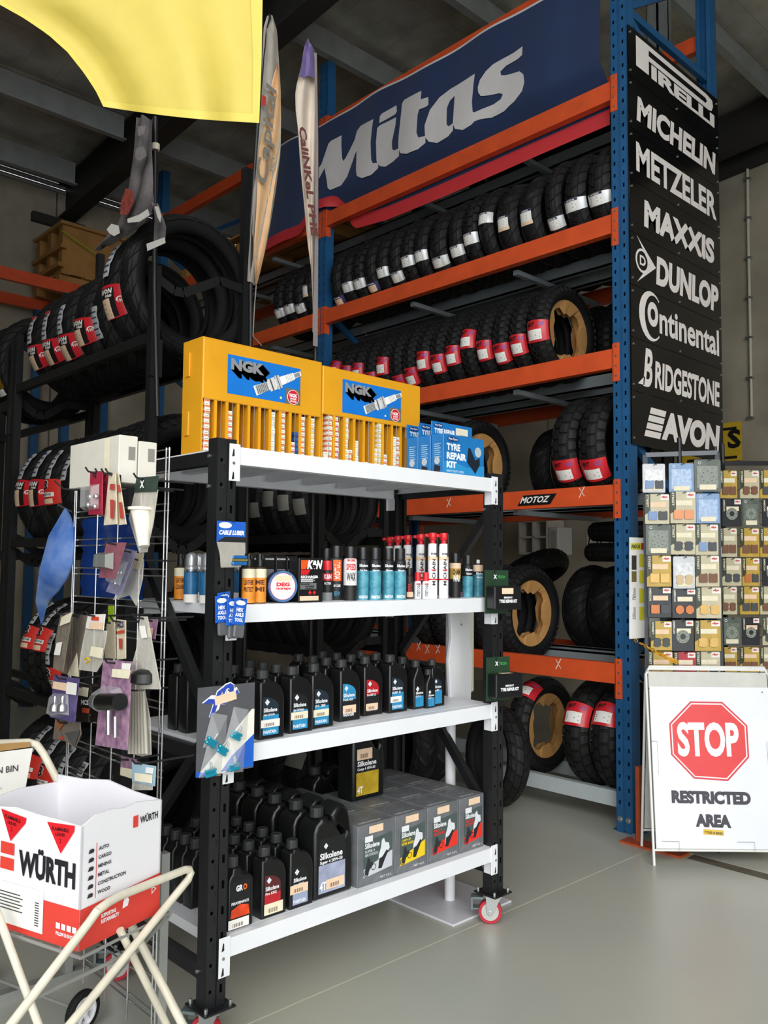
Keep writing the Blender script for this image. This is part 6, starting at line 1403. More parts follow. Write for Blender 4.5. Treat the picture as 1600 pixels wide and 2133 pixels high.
t = hang('clear blister pack with small chrome bolts', [(262,1143),(284,1148),(250,1241),(220,1232)], 1.18, back=1.215, mt= mat('pale_violet_card', '8a86a4', 0.4, var=0.3, scale=50), bulge=[(245,1165),(268,1170),(250,1220),(228,1214)]); chrome_balls(t, 1.18, [(247,1193),(252,1193),(240,1215)], 0.006)
hang('crumpled clear bag with silver part', [(285,1160),(298,1165),(296,1205),(283,1262),(270,1240),(235,1250),(262,1200)], 1.23, M_bag, sticker=[('barcode_label', [(283,1150),(300,1152),(293,1186),(276,1184)], M_mcs)])
# lower group
hang('smoky brown bag with white barcode sticker at grid left', [(126,1278),(150,1275),(138,1350),(130,1400),(110,1392),(116,1330)], 1.16, back=1.205, mt= mat('smoky_bag', '8b8074', 0.3, alpha=0.8, var=0.15, scale=30, bump=0.3), sticker=[('barcode_sticker', [(118,1339),(129,1337),(124,1365),(112,1364)], M_paper), ('top_card', [(128,1285),(150,1275),(145,1296),(124,1304)], M_cream)])
hang('smoky brown bag holding a cream card at grid left', [(150,1278),(180,1282),(170,1360),(164,1410),(128,1402),(138,1340)], 1.22, mat('smoky_bag', '8b8074', 0.3, alpha=0.8), sticker=[('cream_card', [(152,1378),(160,1360),(164,1410),(140,1406)], M_cream)])
t = hang('clear bag with yellow cable and red white header card', [(178,1310),(222,1314),(212,1380),(200,1400),(164,1395),(168,1360)], 1.17, M_bag, hookpx=(200, 1285), header=([(183,1280),(219,1279),(215,1313),(178,1309)], col('f0ece6')), sticker=[('red_block', [(190,1285),(205,1285),(205,1293),(190,1292)], col('d94a2c')), ('barcode_sticker', [(186,1297),(214,1297),(212,1311),(184,1310)], M_stick), ('cream_card', [(190,1346),(215,1350),(212,1372),(186,1366)], M_cream)])
obj('yellow_cable', MB().tube([P(175, 1374, Y=1.15), P(182, 1370, Y=1.15), P(188, 1376, Y=1.15), P(180, 1381, Y=1.15)], 0.003, 6), col('d8b02a'), t, world=True)
hang('kraft pack with red and navy print right of the header card bag', [(243,1290),(261,1292),(261,1372),(243,1374)], 1.20, M_mcs, sticker=[('red_print', [(243,1315),(258,1312),(258,1318),(243,1321)], col('c0442c')), ('red_print', [(247,1330),(254,1330),(253,1352),(248,1352)], col('b5433c'))], words=[('MCS', (244,1310), (258,1307), 0.02, col('252a50'))])
hang('plain kraft pack between header card bag and printed pack', [(222,1300),(238,1286),(240,1372),(218,1370)], 1.23, M_mcs)
t = hang('long clear cone shaped bag with black base at the grid right', [(292,1284),(306,1284),(316,1340),(334,1436),(262,1434),(284,1350)], 1.19, M_bag, sticker=[('barcode_sticker', [(290,1304),(301,1303),(306,1328),(295,1330)], M_paper)])
c0 = P(302, 1424, Y=1.19); obj('black_base', MB().lathe([(0.03,0),(0.042,0.006),(0.040,0.03),(0.02,0.04)], 18, Matrix.Translation(c0)), M_plastic, t, 40, True)
hang('small pink and orange card at the grid right edge', [(307,1288),(328,1290),(322,1332),(306,1328)], 1.24, M_pinkp, sticker=[('sticker', [(308,1308),(318,1308),(316,1328),(306,1326)], M_stick)])
t = hang('purple paisley card with black chrome lamp in blister', [(215,1375),(274,1378),(264,1563),(198,1552)], 1.15, M_pinkp, hookpx=(240, 1383), sticker=[('price_sticker', [(234,1393),(272,1396),(268,1414),(232,1410)], M_cream), ('barcode_label', [(254,1381),(272,1382),(270,1396),(253,1394)], M_paper)], bulge=[(197,1440),(215,1428),(250,1432),(258,1450),(255,1470),(232,1480),(210,1476),(192,1462)])
c0, c1 = P(204, 1462, Y=1.125), P(250, 1462, Y=1.125); obj('lamp_body', MB().cyl(c0, c1, 0.024, n=16), M_plastic, t, 40, True); obj('lamp_lens', MB().cyl(c0-Vector((0.02,0,0)), c0+Vector((0.015,0,0)), 0.022, 0.026, 16), M_chrome, t, 40, True)
obj('lamp_stem', MB().cyl(P(226, 1475, Y=1.13), P(226, 1530, Y=1.13), 0.007, n=10), M_chrome, t, 40, True); obj('lamp_bolt', MB().cyl(P(240, 1492, Y=1.13), P(240, 1536, Y=1.13), 0.006, n=10), M_steel, t, 40, True)
t = hang('violet card with two chrome knobs in blister', [(112,1406),(164,1414),(155,1505),(104,1494)], 1.14, M_purp, sticker=[('price_sticker', [(111,1419),(151,1425),(149,1442),(109,1434)], M_stick), ('barcode_label', [(140,1420),(160,1424),(158,1448),(137,1445)], M_paper)], bulge=[(112,1444),(142,1446),(144,1490),(118,1496),(104,1488)])
for q in (114, 130): obj('chrome_knob', MB().lathe([(0.004,0.034),(0.007,0.03),(0.006,0.012),(0.015,0.004),(0.016,-0.012),(0.010,-0.016)], 14, Matrix.Translation(P(q, 1472, Y=1.12))), M_chrome, t, 50, True)
hang('black and orange card beside the chrome knobs', [(163,1424),(187,1428),(184,1505),(158,1500)], 1.21, back=1.258, mt= mat('black_orange_card', '2c2522', 0.4, var=0.4, scale=40), sticker=[('price_sticker', [(164,1430),(184,1433),(182,1452),(163,1448)], M_cream), ('orange_print', [(172,1474),(186,1476),(184,1486),(170,1484)], col('c4502c'))], words=[('MCS', (169,1468), (184,1469), 0.016, cW)])
hang('dark card behind the black and orange one', [(192,1424),(212,1420),(206,1500),(188,1506)], 1.27, mat('black_orange_card', '2c2522', 0.4))
t = hang('bundle of long clear tubes below the cone bag', [(272,1434),(300,1434),(312,1500),(314,1572),(296,1576),(266,1568)], 1.25, M_bag)
for q in range(6): obj('clear_tube', MB().cyl(P(274+5*q, 1440, Y=1.238), P(270+7*q, 1570, Y=1.236), 0.006, n=8), mat('clear_rod', 'cfcabb', 0.2, alpha=0.6), t, 50, True)
hang('brown bag holding foil below the chrome knobs card', [(115,1498),(166,1505),(168,1530),(155,1560),(140,1545),(110,1540)], 1.18, back=1.255, mt= mat('smoky_bag', '8b8074', 0.3, alpha=0.8), sticker=[('orange_corner', [(116,1502),(136,1504),(122,1522)], col('a8643c')), ('foil_part', [(135,1528),(165,1520),(154,1556)], M_steel), ('red_corner', [(122,1540),(128,1532),(131,1540)], col('e0402c'))])
hang('light blue header pack at the bottom right of grid', [(276,1624),(318,1626),(316,1646),(274,1646)], 1.19, M_bag, hookpx=(298, 1592), header=([(275,1588),(324,1596),(322,1638),(275,1628)], mat('light_blue_card', '9cbccc', 0.45, var=0.08)), sticker=[('price_sticker', [(280,1610),(317,1614),(316,1632),(280,1626)], M_cream), ('barcode_label', [(304,1598),(320,1600),(318,1612),(303,1610)], M_paper)])
hang('pink and cream pack behind the light blue header pack', [(252,1574),(284,1582),(276,1620),(250,1615)], 1.25, M_pinkp, sticker=[('cream_panel', [(251,1598),(274,1602),(274,1622),(250,1614)], M_cream)])
# blue curved plastic on the left hook, blue sleeve and lime strip behind the grid
leaf = [(135,1058),(150,1075),(162,1100),(166,1140),(163,1175),(150,1205),(128,1232),(105,1250),(92,1272),(80,1302),(78,1275),(84,1245),(98,1225),(118,1190),(130,1150),(137,1105)]
lp = [P(x, y, Y=1.10)+Vector((0, -0.02*math.sin(i*0.4), 0)) for i, (x, y) in enumerate(leaf)]; ctr = sum(lp, Vector())/len(lp)+Vector((0.02, -0.07, 0))
m = MB(); n = len(lp); mid = [p.lerp(ctr, 0.45)+Vector((0, -0.015, 0)) for p in lp]; m.v = [tuple(p) for p in lp+mid]+[tuple(ctr)]
m.f = [(i, (i+1) % n, n+(i+1) % n, n+i) for i in range(n)]+[(n+i, n+(i+1) % n, 2*n) for i in range(n)]
b_ = [tuple(Vector(v)+Vector((0, 0.004, 0))) for v in m.v]; fb = [tuple(i+len(m.v) for i in reversed(f)) for f in m.f]; m.v += b_; m.f += fb
t = thing('blue_fender', 'curved blue moulded plastic piece hanging at left of the wire grid', 'fender', tuple(lp[0]))
obj('shell', m, mat('scuffed_blue_plastic', '2a5fb4', 0.35, var=0.22, scale=14, hex2='6f88b4'), t, 60, True)
obj('hook', MB().tube([(gl+0.01, YG-0.0085, lp[0].z+0.02), (lp[0].x, 1.12, lp[0].z-0.01), (lp[0].x-0.01, 1.08, lp[0].z+0.01)], 0.003, 6), M_black, t, world=True)
m = MB(); xa, xb = P(168, 1160, Y=1.42).x, P(287, 1160, Y=1.42).x; za, zb = P(230, 1248, Y=1.42).z, P(230, 1076, Y=1.42).z
for j in range(13):
    for i in range(7): m.v.append((xa+(xb-xa)*i/6, 1.425+0.006*math.sin(j*2.1+i*0.5), za+(zb-za)*j/12))
for j in range(12):
    for i in range(6): q = j*7+i; m.f.append((q, q+1, q+8, q+7))
b_ = [(x, y+0.02, z_) for x, y, z_ in m.v]; fb = [tuple(i+len(m.v) for i in reversed(f)) for f in m.f]; m.v += b_; m.f += fb
tag(obj('blue_sleeve', m, mat('glossy_blue_vinyl', '123a86', 0.2, var=0.12), smooth=60), 'glossy dark blue vinyl sleeve hanging behind the wire grid', 'sleeve')
tag(obj('lime_card', slab([P(225, 1262, Y=1.40), P(236, 1262, Y=1.40), P(236, 1372, Y=1.40), P(225, 1368, Y=1.40)], (0,-1,0), 0.004), mat('lime_plastic', 'b4e02a', 0.4)), 'narrow lime green strip behind the wire grid packs', 'strip')
# ------------------------------------------------------------------ folding cart with open carton
az = math.radians(-17.5); D1_ = Vector((math.sin(az), math.cos(az), 0)); D2_ = Vector((-math.cos(az), math.sin(az), 0))
Tn = 2.05
N0 = CAM+(FW+(172-800)/F*RT-(1722-1066.5)/F*UP)*Tn; zb0 = (CAM+(FW+(165-800)/F*RT-(1975-1066.5)/F*UP)*Tn).z; z0b, z1b = zb0, N0.z
N0 = Vector((N0.x, N0.y, 0))
w1 = 0.0
for i in range(60):                          # length of the right side, to where its far edge is seen
    q = N0+D1_*(0.2+0.003*i); d = Vector((q.x, q.y, z1b))-CAM
    if 800+F*d.dot(RT)/d.dot(FW) >= 337: w1 = 0.2+0.003*i; break
w2 = 0.40; th = 0.006
bx = thing('wuerth_carton', 'open white and red cardboard carton with black brand lettering on the folding cart', 'box', (N0.x, N0.y, z0b), 0.0)
bx.name = 'open_carton'
M_cw = mat('white_printed_card', 'e9e8ec', 0.5, var=0.03, scale=6); M_cr = mat('red_printed_card', 'd94035', 0.5, var=0.04, scale=6); M_ci = mat('carton_inside', 'e2e2ea', 0.6, var=0.02)
O3 = lambda a, b, z_: N0+D1_*a+D2_*b+Z_*z_
def wall(nm, a0, b0, a1, b1, tops, n_out):
    m = MB(); k = len(tops)
    for i, tz in enumerate(tops):
        f = i/(k-1); p = N0+D1_*(a0+(a1-a0)*f)+D2_*(b0+(b1-b0)*f); q = p-n_out*th
        m.v += [tuple(p+Z_*z0b), tuple(p+Z_*(z1b+tz)), tuple(q+Z_*(z1b+tz)), tuple(q+Z_*z0b)]
    for i in range(k-1):
        a = i*4; b = a+4
        for j in range(4): m.f.append((a+j, b+j, b+(j+1) % 4, a+(j+1) % 4))
    m.f += [(0,1,2,3), tuple((k-1)*4+j for j in (3,2,1,0))]
    return obj(nm, m, M_cw, bx, world=True)
wall('side_wall', 0, 0, w1, 0, [0, 0.018, 0.020, 0.012, 0.016, 0.010, 0.002], -D2_); wall('front_wall', 0, 0, 0, w2, [0, 0.004, 0.006, 0.012, 0.004, 0.004], -D1_)
wall('side_wall', 0, w2, w1, w2, [0, 0.01, 0.0], D2_); wall('back_wall', w1, 0, w1, w2, [0.002, 0.012, 0.03, 0.02, 0.02], D1_)
obj('bottom', slab([O3(0,0,z0b+0.004), O3(w1,0,z0b+0.004), O3(w1,w2,z0b+0.004), O3(0,w2,z0b+0.004)], Z_, 0.004), M_cw, bx, world=True)
hbx = z1b-z0b; rb_ = hbx*0.33
e = 0.0012
obj('red_band', MB().flat([(0,0),(w1,0),(w1,rb_*1.08),(0,rb_)], N0-D2_*e+Z_*z0b, D1_, Z_), M_cr, bx, world=True); obj('red_band', MB().flat([(0,0),(-w2,0),(-w2,rb_),(0,rb_)], N0-D1_*e+Z_*z0b, -D2_, Z_), M_cr, bx, world=True)
kF = N0-D1_*(e*2)+Z_*z0b; uF = -D2_         # front (left in view) reads towards the near corner
obj('lettering', MB().text('WÜRTH', kF+uF*(-0.222)+Z_*(hbx*0.48), uF, Z_, w=0.205, h=0.076, bold=0.045), col('1d1c22'), bx, world=True)
obj('logo', MB().flat([(-0.292,hbx*0.50),(-0.24,hbx*0.50),(-0.24,hbx*0.60),(-0.292,hbx*0.60)], kF, uF, Z_), M_cr, bx, world=True); obj('logo', MB().flat([(-0.292,hbx*0.63),(-0.24,hbx*0.63),(-0.24,hbx*0.73),(-0.292,hbx*0.73)], kF, uF, Z_), M_cr, bx, world=True)
for sx, ang in ((-0.072, 0.05), (-0.25, -0.1)):
    u2 = uF*math.cos(ang)+Z_*math.sin(ang); v2 = -uF*math.sin(ang)+Z_*math.cos(ang); c = kF+uF*sx+Z_*(hbx*0.90)-D1_*0.0008
    obj('hazard_label', MB().flat([(-0.048,0.026),(0.05,0.026),(0.048,0.012),(0.0,-0.045)], c, u2, v2), mat('hazard_red', 'd6202a', 0.4), bx, world=True)
    obj('hazard_lettering', MB().text('FLAMMABLE', c-D1_*0.0006+v2*0.008, u2, v2, w=0.06, h=0.009, bold=0.03, at='c').text('LIQUID', c-D1_*0.0006-v2*0.005, u2, v2, w=0.034, h=0.009, bold=0.03, at='c').text('2', c-D1_*0.0006-v2*0.02, u2, v2, w=0.006, h=0.010, at='c'), col('30080a'), bx, world=True)
obj('shipping_label', MB().rect(kF-D1_*0.0006, uF, Z_, -0.30, -0.125, 0.015, rb_+0.02), M_paper, bx, world=True)
m = MB()
for q in range(10): m.rect(kF-D1_*0.0012, uF, Z_, -0.155, -0.140, 0.03+0.006*q, 0.033+0.006*q)
for q in range(6): m.rect(kF-D1_*0.0012, uF, Z_, -0.29, -0.20-0.01*(q % 2), 0.05+0.008*q, 0.053+0.008*q)
tag(obj('label_print', m, col('4a4a4c'), bx, world=True), kind='stuff')
m = MB().text('FOLLOW US ON SOCIAL', kF+uF*(-0.078)+Z_*0.024, uF, Z_, w=0.072, h=0.009, bold=0.04)
obj('lettering', m, cW, bx, world=True)
for q in range(4): obj('social_icon', MB().rect(kF-D1_*0.0004, uF, Z_, -0.078+0.019*q, -0.064+0.019*q, 0.040, 0.054), cW, bx, world=True)
kS = N0-D2_*(e*2)+Z_*z0b; uS = D1_
obj('lettering', MB().text('WÜRTH', kS+uS*(w1*0.70)+Z_*(hbx*0.86), uS, Z_, w=w1*0.24, h=0.022, bold=0.03), col('1d1c22'), bx, world=True); obj('logo', MB().rect(kS, uS, Z_, w1*0.61, w1*0.675, hbx*0.845, hbx*0.945), M_cr, bx, world=True)
for q, s in enumerate(('WOOD', 'CONSTRUCTION', 'METAL', 'MINING', 'CARGO', 'AUTO')):
    obj('lettering', MB().text(s, kS+uS*(w1*0.19)+Z_*(hbx*(0.40+0.072*q)), uS, Z_, h=0.009, bold=0.03), col('2a2a30'), bx, world=True); obj('trade_icon', MB().flat([(w1*0.07,0),(w1*0.13,0),(w1*0.14,0.006),(w1*0.12,0.010),(w1*0.085,0.009)], kS+Z_*(hbx*(0.40+0.072*q)), uS, Z_), col('2a2a30'), bx, world=True)
obj('divider_line', MB().rect(kS, uS, Z_, w1*0.163, w1*0.170, hbx*0.38, hbx*0.83), M_cr, bx, world=True)
obj('lettering', MB().text('SUPPORTING', kS-D2_*0.0006+uS*(w1*0.24)+Z_*(hbx*0.19), uS, Z_, w=w1*0.18, h=0.010, bold=0.04).text('SUSTAINABILITY', kS-D2_*0.0006+uS*(w1*0.24)+Z_*(hbx*0.145), uS, Z_, w=w1*0.22, h=0.010, bold=0.04), cW, bx, world=True)
obj('leaf_icon', MB().flat([(0,0),(0.018,0.002),(0.022,0.016),(0.012,0.03),(0.002,0.016)], kS-D2_*0.0006+uS*(w1*0.5)+Z_*(hbx*0.19), uS, Z_), cW, bx, world=True); obj('recycle_icon', MB().ring(kS-D2_*0.0006+uS*(w1*0.90)+Z_*(hbx*0.235), uS, Z_, 0.007, 0.012, 3), cW, bx, world=True)
# the cart itself
M_tube = mat('cream_tube_paint', 'd6cfbc', 0.4, var=0.12, scale=12)
oR = N0-D2_*0.035; oRb = N0-D2_*0.012; oF = N0-D1_*0.05
def drop(pts, z_=0.012):                     # run the last stretch on down to the floor
    a, b = Vector(pts[-2]), Vector(pts[-1]); d = b-a; return pts+[b+d*((z_-b.z)/d.z)]
ct = thing('folding_cart', 'cream folding trolley frame with small white wheels under the open carton', 'cart', (N0.x, N0.y, 0))
Bp = [PL(*q, oR, D2_) for q in ((203,1897),(225,1880),(250,1866),(320,1838),(384,1812),(394,1811),(398,1818),(392,1832),(300,1945),(200,2068),(153,2125))]
B0 = drop([PL(203,1897,oR,D2_), PL(185,1922,oR,D2_), PL(25,2131,oR,D2_)])
obj('frame_tube', MB().tube(drop(B0[::-1][0:0]+Bp), 0.0105, 10), M_tube, ct, 50, True); obj('frame_tube', MB().tube(B0, 0.0105, 10), M_tube, ct, 50, True)
obj('frame_tube', MB().tube(drop([PL(250,1937,oRb,D2_), PL(347,2133,oRb,D2_)]), 0.010, 10), M_tube, ct, 50, True)
obj('frame_tube', MB().tube(drop([PL(-12,1885,oF,D1_), PL(80,2133,oF,D1_)]), 0.010, 10), M_tube, ct, 50, True)
obj('cross_rod', MB().tube([PL(81,2075,oR,D2_), PL(262,1989,oRb,D2_)], 0.005, 8), M_zinc, ct, 50, True)
oB = N0+D1_*(w1+0.03)
Ap = [PL(*q, oB, D1_) for q in ((-60,1556),(0,1548),(60,1546),(78,1552),(92,1572),(132,1650))]
zl = Ap[-1]; A2 = drop(Ap+[Ap[-1]+(Ap[-1]-Ap[-2])*0.6], 0.012)
obj('handle_tube', MB().tube(A2, 0.0115, 10), M_tube, ct, 50, True)
obj('basket_rim', MB().tube([O3(-0.01,-0.02,z0b-0.006), O3(w1+0.02,-0.02,z0b-0.006), O3(w1+0.02,w2+0.02,z0b-0.006), O3(-0.01,w2+0.02,z0b-0.006)], 0.005, 8, True), M_zinc, ct, 50, True)
for q in range(5): obj('basket_wire', MB().cyl(O3(-0.01, 0.06+0.07*q, z0b-0.006), O3(w1+0.02, 0.06+0.07*q, z0b-0.006), 0.003, n=6), M_zinc, ct, 50, True)
for px_ in (172, -40):
    wc = PL(px_, 2116, P(172, 2150, Z=0)+D2_*0.0, D1_ if px_ < 0 else D2_) if px_ > 0 else None
    if wc is None: wc = wc0+D2_*0.52
    if px_ > 0: wc0 = wc.copy()
    wc.z = 0.066; R = Matrix.Translation(wc) @ D2_.to_track_quat('Z', 'Y').to_matrix().to_4x4() @ Matrix.Rotation(0.0, 4, 'X')
    o = obj('wheel_tyre', MB().lathe([(0.048,-0.012),(0.060,-0.012),(0.066,-0.008),(0.066,0.008),(0.060,0.012),(0.048,0.012)], 28, R, True), M_rubber, ct, 40, True)
    m = MB().lathe([(0.042,-0.011),(0.049,-0.011),(0.049,0.011),(0.042,0.011)], 28, R, True).lathe([(0.004,-0.016),(0.012,-0.014),(0.012,0.014),(0.004,0.016)], 14, R)
    for s in range(6): a = s*math.pi/3; m.bar(R @ Vector((0.010*math.cos(a), 0.010*math.sin(a), 0)), R @ Vector((0.044*math.cos(a), 0.044*math.sin(a), 0)), 0.012, 0.012)
    o2 = obj('wheel_hub', m, col('e6e6ea'), ct, 40, True)
    obj('rear_leg', MB().cyl(wc, O3(w1+0.02, -0.02 if px_ > 0 else w2+0.02, z0b-0.006), 0.007, n=8), M_zinc, ct, world=True)
obj('axle', MB().cyl(wc0+Z_*(0.066-wc0.z), wc0+D2_*0.52+Z_*(0.066-wc0.z), 0.005, n=8), M_zinc, ct, world=True)
# notice on the cart handle
oN = N0+D1_*(w1+0.012)
t = thing('bin_notice', 'white paper notice reading BIN taped to the cart handle', 'notice', tuple(PL(35, 1670, oN, D1_)))
obj('paper', slab([PL(*q, oN, D1_) for q in ((-80,1576),(68,1558),(48,1668),(-80,1690))], -D1_, 0.001), M_paper, t, world=True)
obj('tape_strip', slab([PL(*q, oN-D1_*0.002, D1_) for q in ((-80,1556),(62,1545),(62,1556),(-80,1576))], -D1_, 0.001), mat('brown_packing_tape', 'b08a58', 0.35), t, world=True)
a = PL(-6, 1612, oN-D1_*0.004, D1_); b = PL(37, 1606, oN-D1_*0.004, D1_); u = (b-a).normalized()
obj('lettering', MB().text('N BIN', a, u, Z_, w=(b-a).length, h=0.019).text('R', PL(1, 1645, oN-D1_*0.004, D1_), u, Z_, h=0.007), col('26262a'), t, world=True)
# ------------------------------------------------------------------ A-frame stop sign
U = Vector((0.688, 0.725, 0)).normalized(); foot = P(1363, 1803, Z=0.0)
T0 = P(1345, 1393, Y=4.245); V = (T0-foot); NF = U.cross(V).normalized()
if NF.dot(FW) > 0: NF = -NF
S_ = lambda x, y, e=0.0: PL(x, y, foot+NF*e, NF)
ss = thing('stop_sign_stand', 'white A-frame sign with red stop octagon reading restricted area', 'sign', tuple(foot))
Wd = 0.665; vf = V.normalized()
Mtw = mat('white_tube_paint', 'e6e6e2', 0.4, var=0.04)
obj('front_frame', MB().tube([foot, foot+V*0.97, foot+V+U*0.02, foot+V+U*(Wd-0.02), foot+V*0.97+U*Wd, foot+U*Wd], 0.0075, 8), Mtw, ss, 50, True)
rf = P(1337, 1762, Z=0.022); rv = T0-rf
obj('rear_frame', MB().tube([rf, rf+rv*0.97, rf+rv+U*0.02+Z_*0.012, rf+rv+U*(Wd-0.02)+Z_*0.012, rf+rv*0.97+U*Wd, rf+U*Wd], 0.0075, 8), Mtw, ss, 50, True)
obj('cross_bar', MB().cyl(foot+V*0.075, foot+V*0.075+U*Wd, 0.006, n=8), Mtw, ss, 50, True); obj('cross_bar', MB().cyl(rf+rv*0.09, rf+rv*0.09+U*Wd, 0.006, n=8), Mtw, ss, 50, True)
def brd(nm, s0, s1, t0, t1, e, mt, th=0.004): return obj(nm, slab([foot+U*s0+V*t0+NF*e, foot+U*s1+V*t0+NF*e, foot+U*s1+V*t1+NF*e, foot+U*s0+V*t1+NF*e], NF, th), mt, ss, world=True)
brd('backing_board', 0.012, Wd-0.012, 0.08, 0.985, 0.004, mat('weathered_white_board', 'c6c6bf', 0.5, var=0.08, scale=9))
brd('front_board', 0.012, Wd-0.006, 0.085, 0.905, 0.012, mat('white_corflute', 'e4e6ee', 0.4, var=0.025, scale=5))
obj('rear_board', slab([rf+U*0.012+rv*0.1, rf+U*(Wd-0.012)+rv*0.1, rf+U*(Wd-0.012)+rv*0.96, rf+U*0.012+rv*0.96], NF, 0.004), mat('weathered_white_board', 'c6c6bf', 0.5), ss, world=True)
oct_ = [(1438,1461),(1505,1462),(1557,1511),(1561,1578),(1517,1627),(1446,1622),(1398,1572),(1394,1507)]
cxo = sum(p[0] for p in oct_)/8; cyo = sum(p[1] for p in oct_)/8
def scaled(k): return [(cxo+(x-cxo)*k, cyo+(y-cyo)*k) for x, y in oct_]
for k, nm, mt, e in ((1.0, 'octagon_edge', col('d4404a'), 0.0135), (0.955, 'octagon_line', cW, 0.0145), (0.925, 'octagon_face', mat('stop_red', 'dd3a3c', 0.45, var=0.03), 0.0155)):
    obj(nm, MB().poly([S_(x, y, e) for x, y in scaled(k)]), mt, ss, world=True)
def words(s, a, b, top, e, mt, bold):
    pa_, pb_ = S_(*a, e), S_(*b, e); u = pb_-pa_; L = u.length; u.normalize(); h = (S_(a[0], top, e)-pa_).length
    obj('lettering', MB().text(s, pa_, u, vf, w=L, h=h, bold=bold, res=4), mt, ss, world=True)
words('STOP', (1413, 1576), (1542, 1577), 1504, 0.0170, cW, 0.04)
words('RESTRICTED', (1400, 1673), (1565, 1677), 1646, 0.0150, col('3a3840'), 0.06)
words('AREA', (1450, 1722), (1524, 1725), 1695, 0.0150, col('3a3840'), 0.06)
obj('yellow_sticker', MB().poly([S_(x, y, 0.015) for x, y in ((1466,1727),(1508,1730),(1508,1741),(1466,1738))]), mat('yellow_sticker', 'e0b83c', 0.5), ss, world=True)
words('TYRES & BIKES', (1468, 1736), (1506, 1739), 1731, 0.0165, col('3a3020'), 0.02)
m = MB()
for x, y in ((1352,1434),(1588,1442),(1350,1397),(1583,1401)): m.cyl(S_(x, y, 0.012), S_(x, y, 0.017), 0.003, n=6)
tag(obj('rivet', m, M_ink, ss, world=True), kind='stuff')
for s, t in ((0.012, 0.62), (Wd-0.012, 0.62)): obj('wire_clip', MB().tube([foot+U*s+V*t+NF*0.016, foot+U*(s+(0.03 if s < 0.3 else -0.03))+V*t+NF*0.018, foot+U*(s+(0.03 if s < 0.3 else -0.03))+V*0.45+NF*0.018], 0.0015, 5), M_steel, ss, world=True)
for s in (0.13, 0.52): obj('wire_clip', MB().tube([foot+U*(s-0.09)+V*0.12+NF*0.018, foot+U*s+V*0.12+NF*0.018, foot+U*s+V*0.075+NF*0.018], 0.0015, 5), M_steel, ss, world=True)
# ------------------------------------------------------------------ brake pad displays
M_gold = mat('gold_card_print', 'c2a24a', 0.4, var=0.14, scale=14); M_khaki = mat('khaki_card_print', 'c6bea0', 0.4, var=0.1, scale=12); M_gcard = mat('grey_green_card', '5b635c', 0.4, var=0.2, scale=22); M_bcard = mat('pale_blue_card', '7d9cc4', 0.35, var=0.14, scale=14); M_dcard = mat('charcoal_card', '2e3035', 0.35, var=0.2, scale=22)
pad_cols = {'blue': col('7f9ac4'), 'copper': mat('copper_pad', 'cf8b62', 0.4, 0.3), 'dark': col('4a4e52'), 'gold': mat('gold_pad', 'd3ae66', 0.4, 0.3), 'orange': mat('orange_pad', 'cc7a48', 0.4, 0.2), 'brown': mat('brown_pad', '7c5440', 0.5), 'beige': col('d0b890')}
def pad_shape(kind):
    if kind == 'round': return [arc(0, 0, 0.5, 0.5, 0, 340, 12)]
    if kind == 'wing': return [[(-0.5,-0.35),(-0.2,-0.5),(0.2,-0.5),(0.5,-0.3),(0.42,0),(0.5,0.35),(0.2,0.5),(-0.2,0.5),(-0.5,0.35),(-0.4,0)]]
    return [[(-0.46,-0.5),(0.46,-0.5),(0.5,-0.4),(0.5,0.36),(0.4,0.5),(0.15,0.42),(-0.15,0.42),(-0.4,0.5),(-0.5,0.36),(-0.5,-0.4)]]
DOWN = -vf
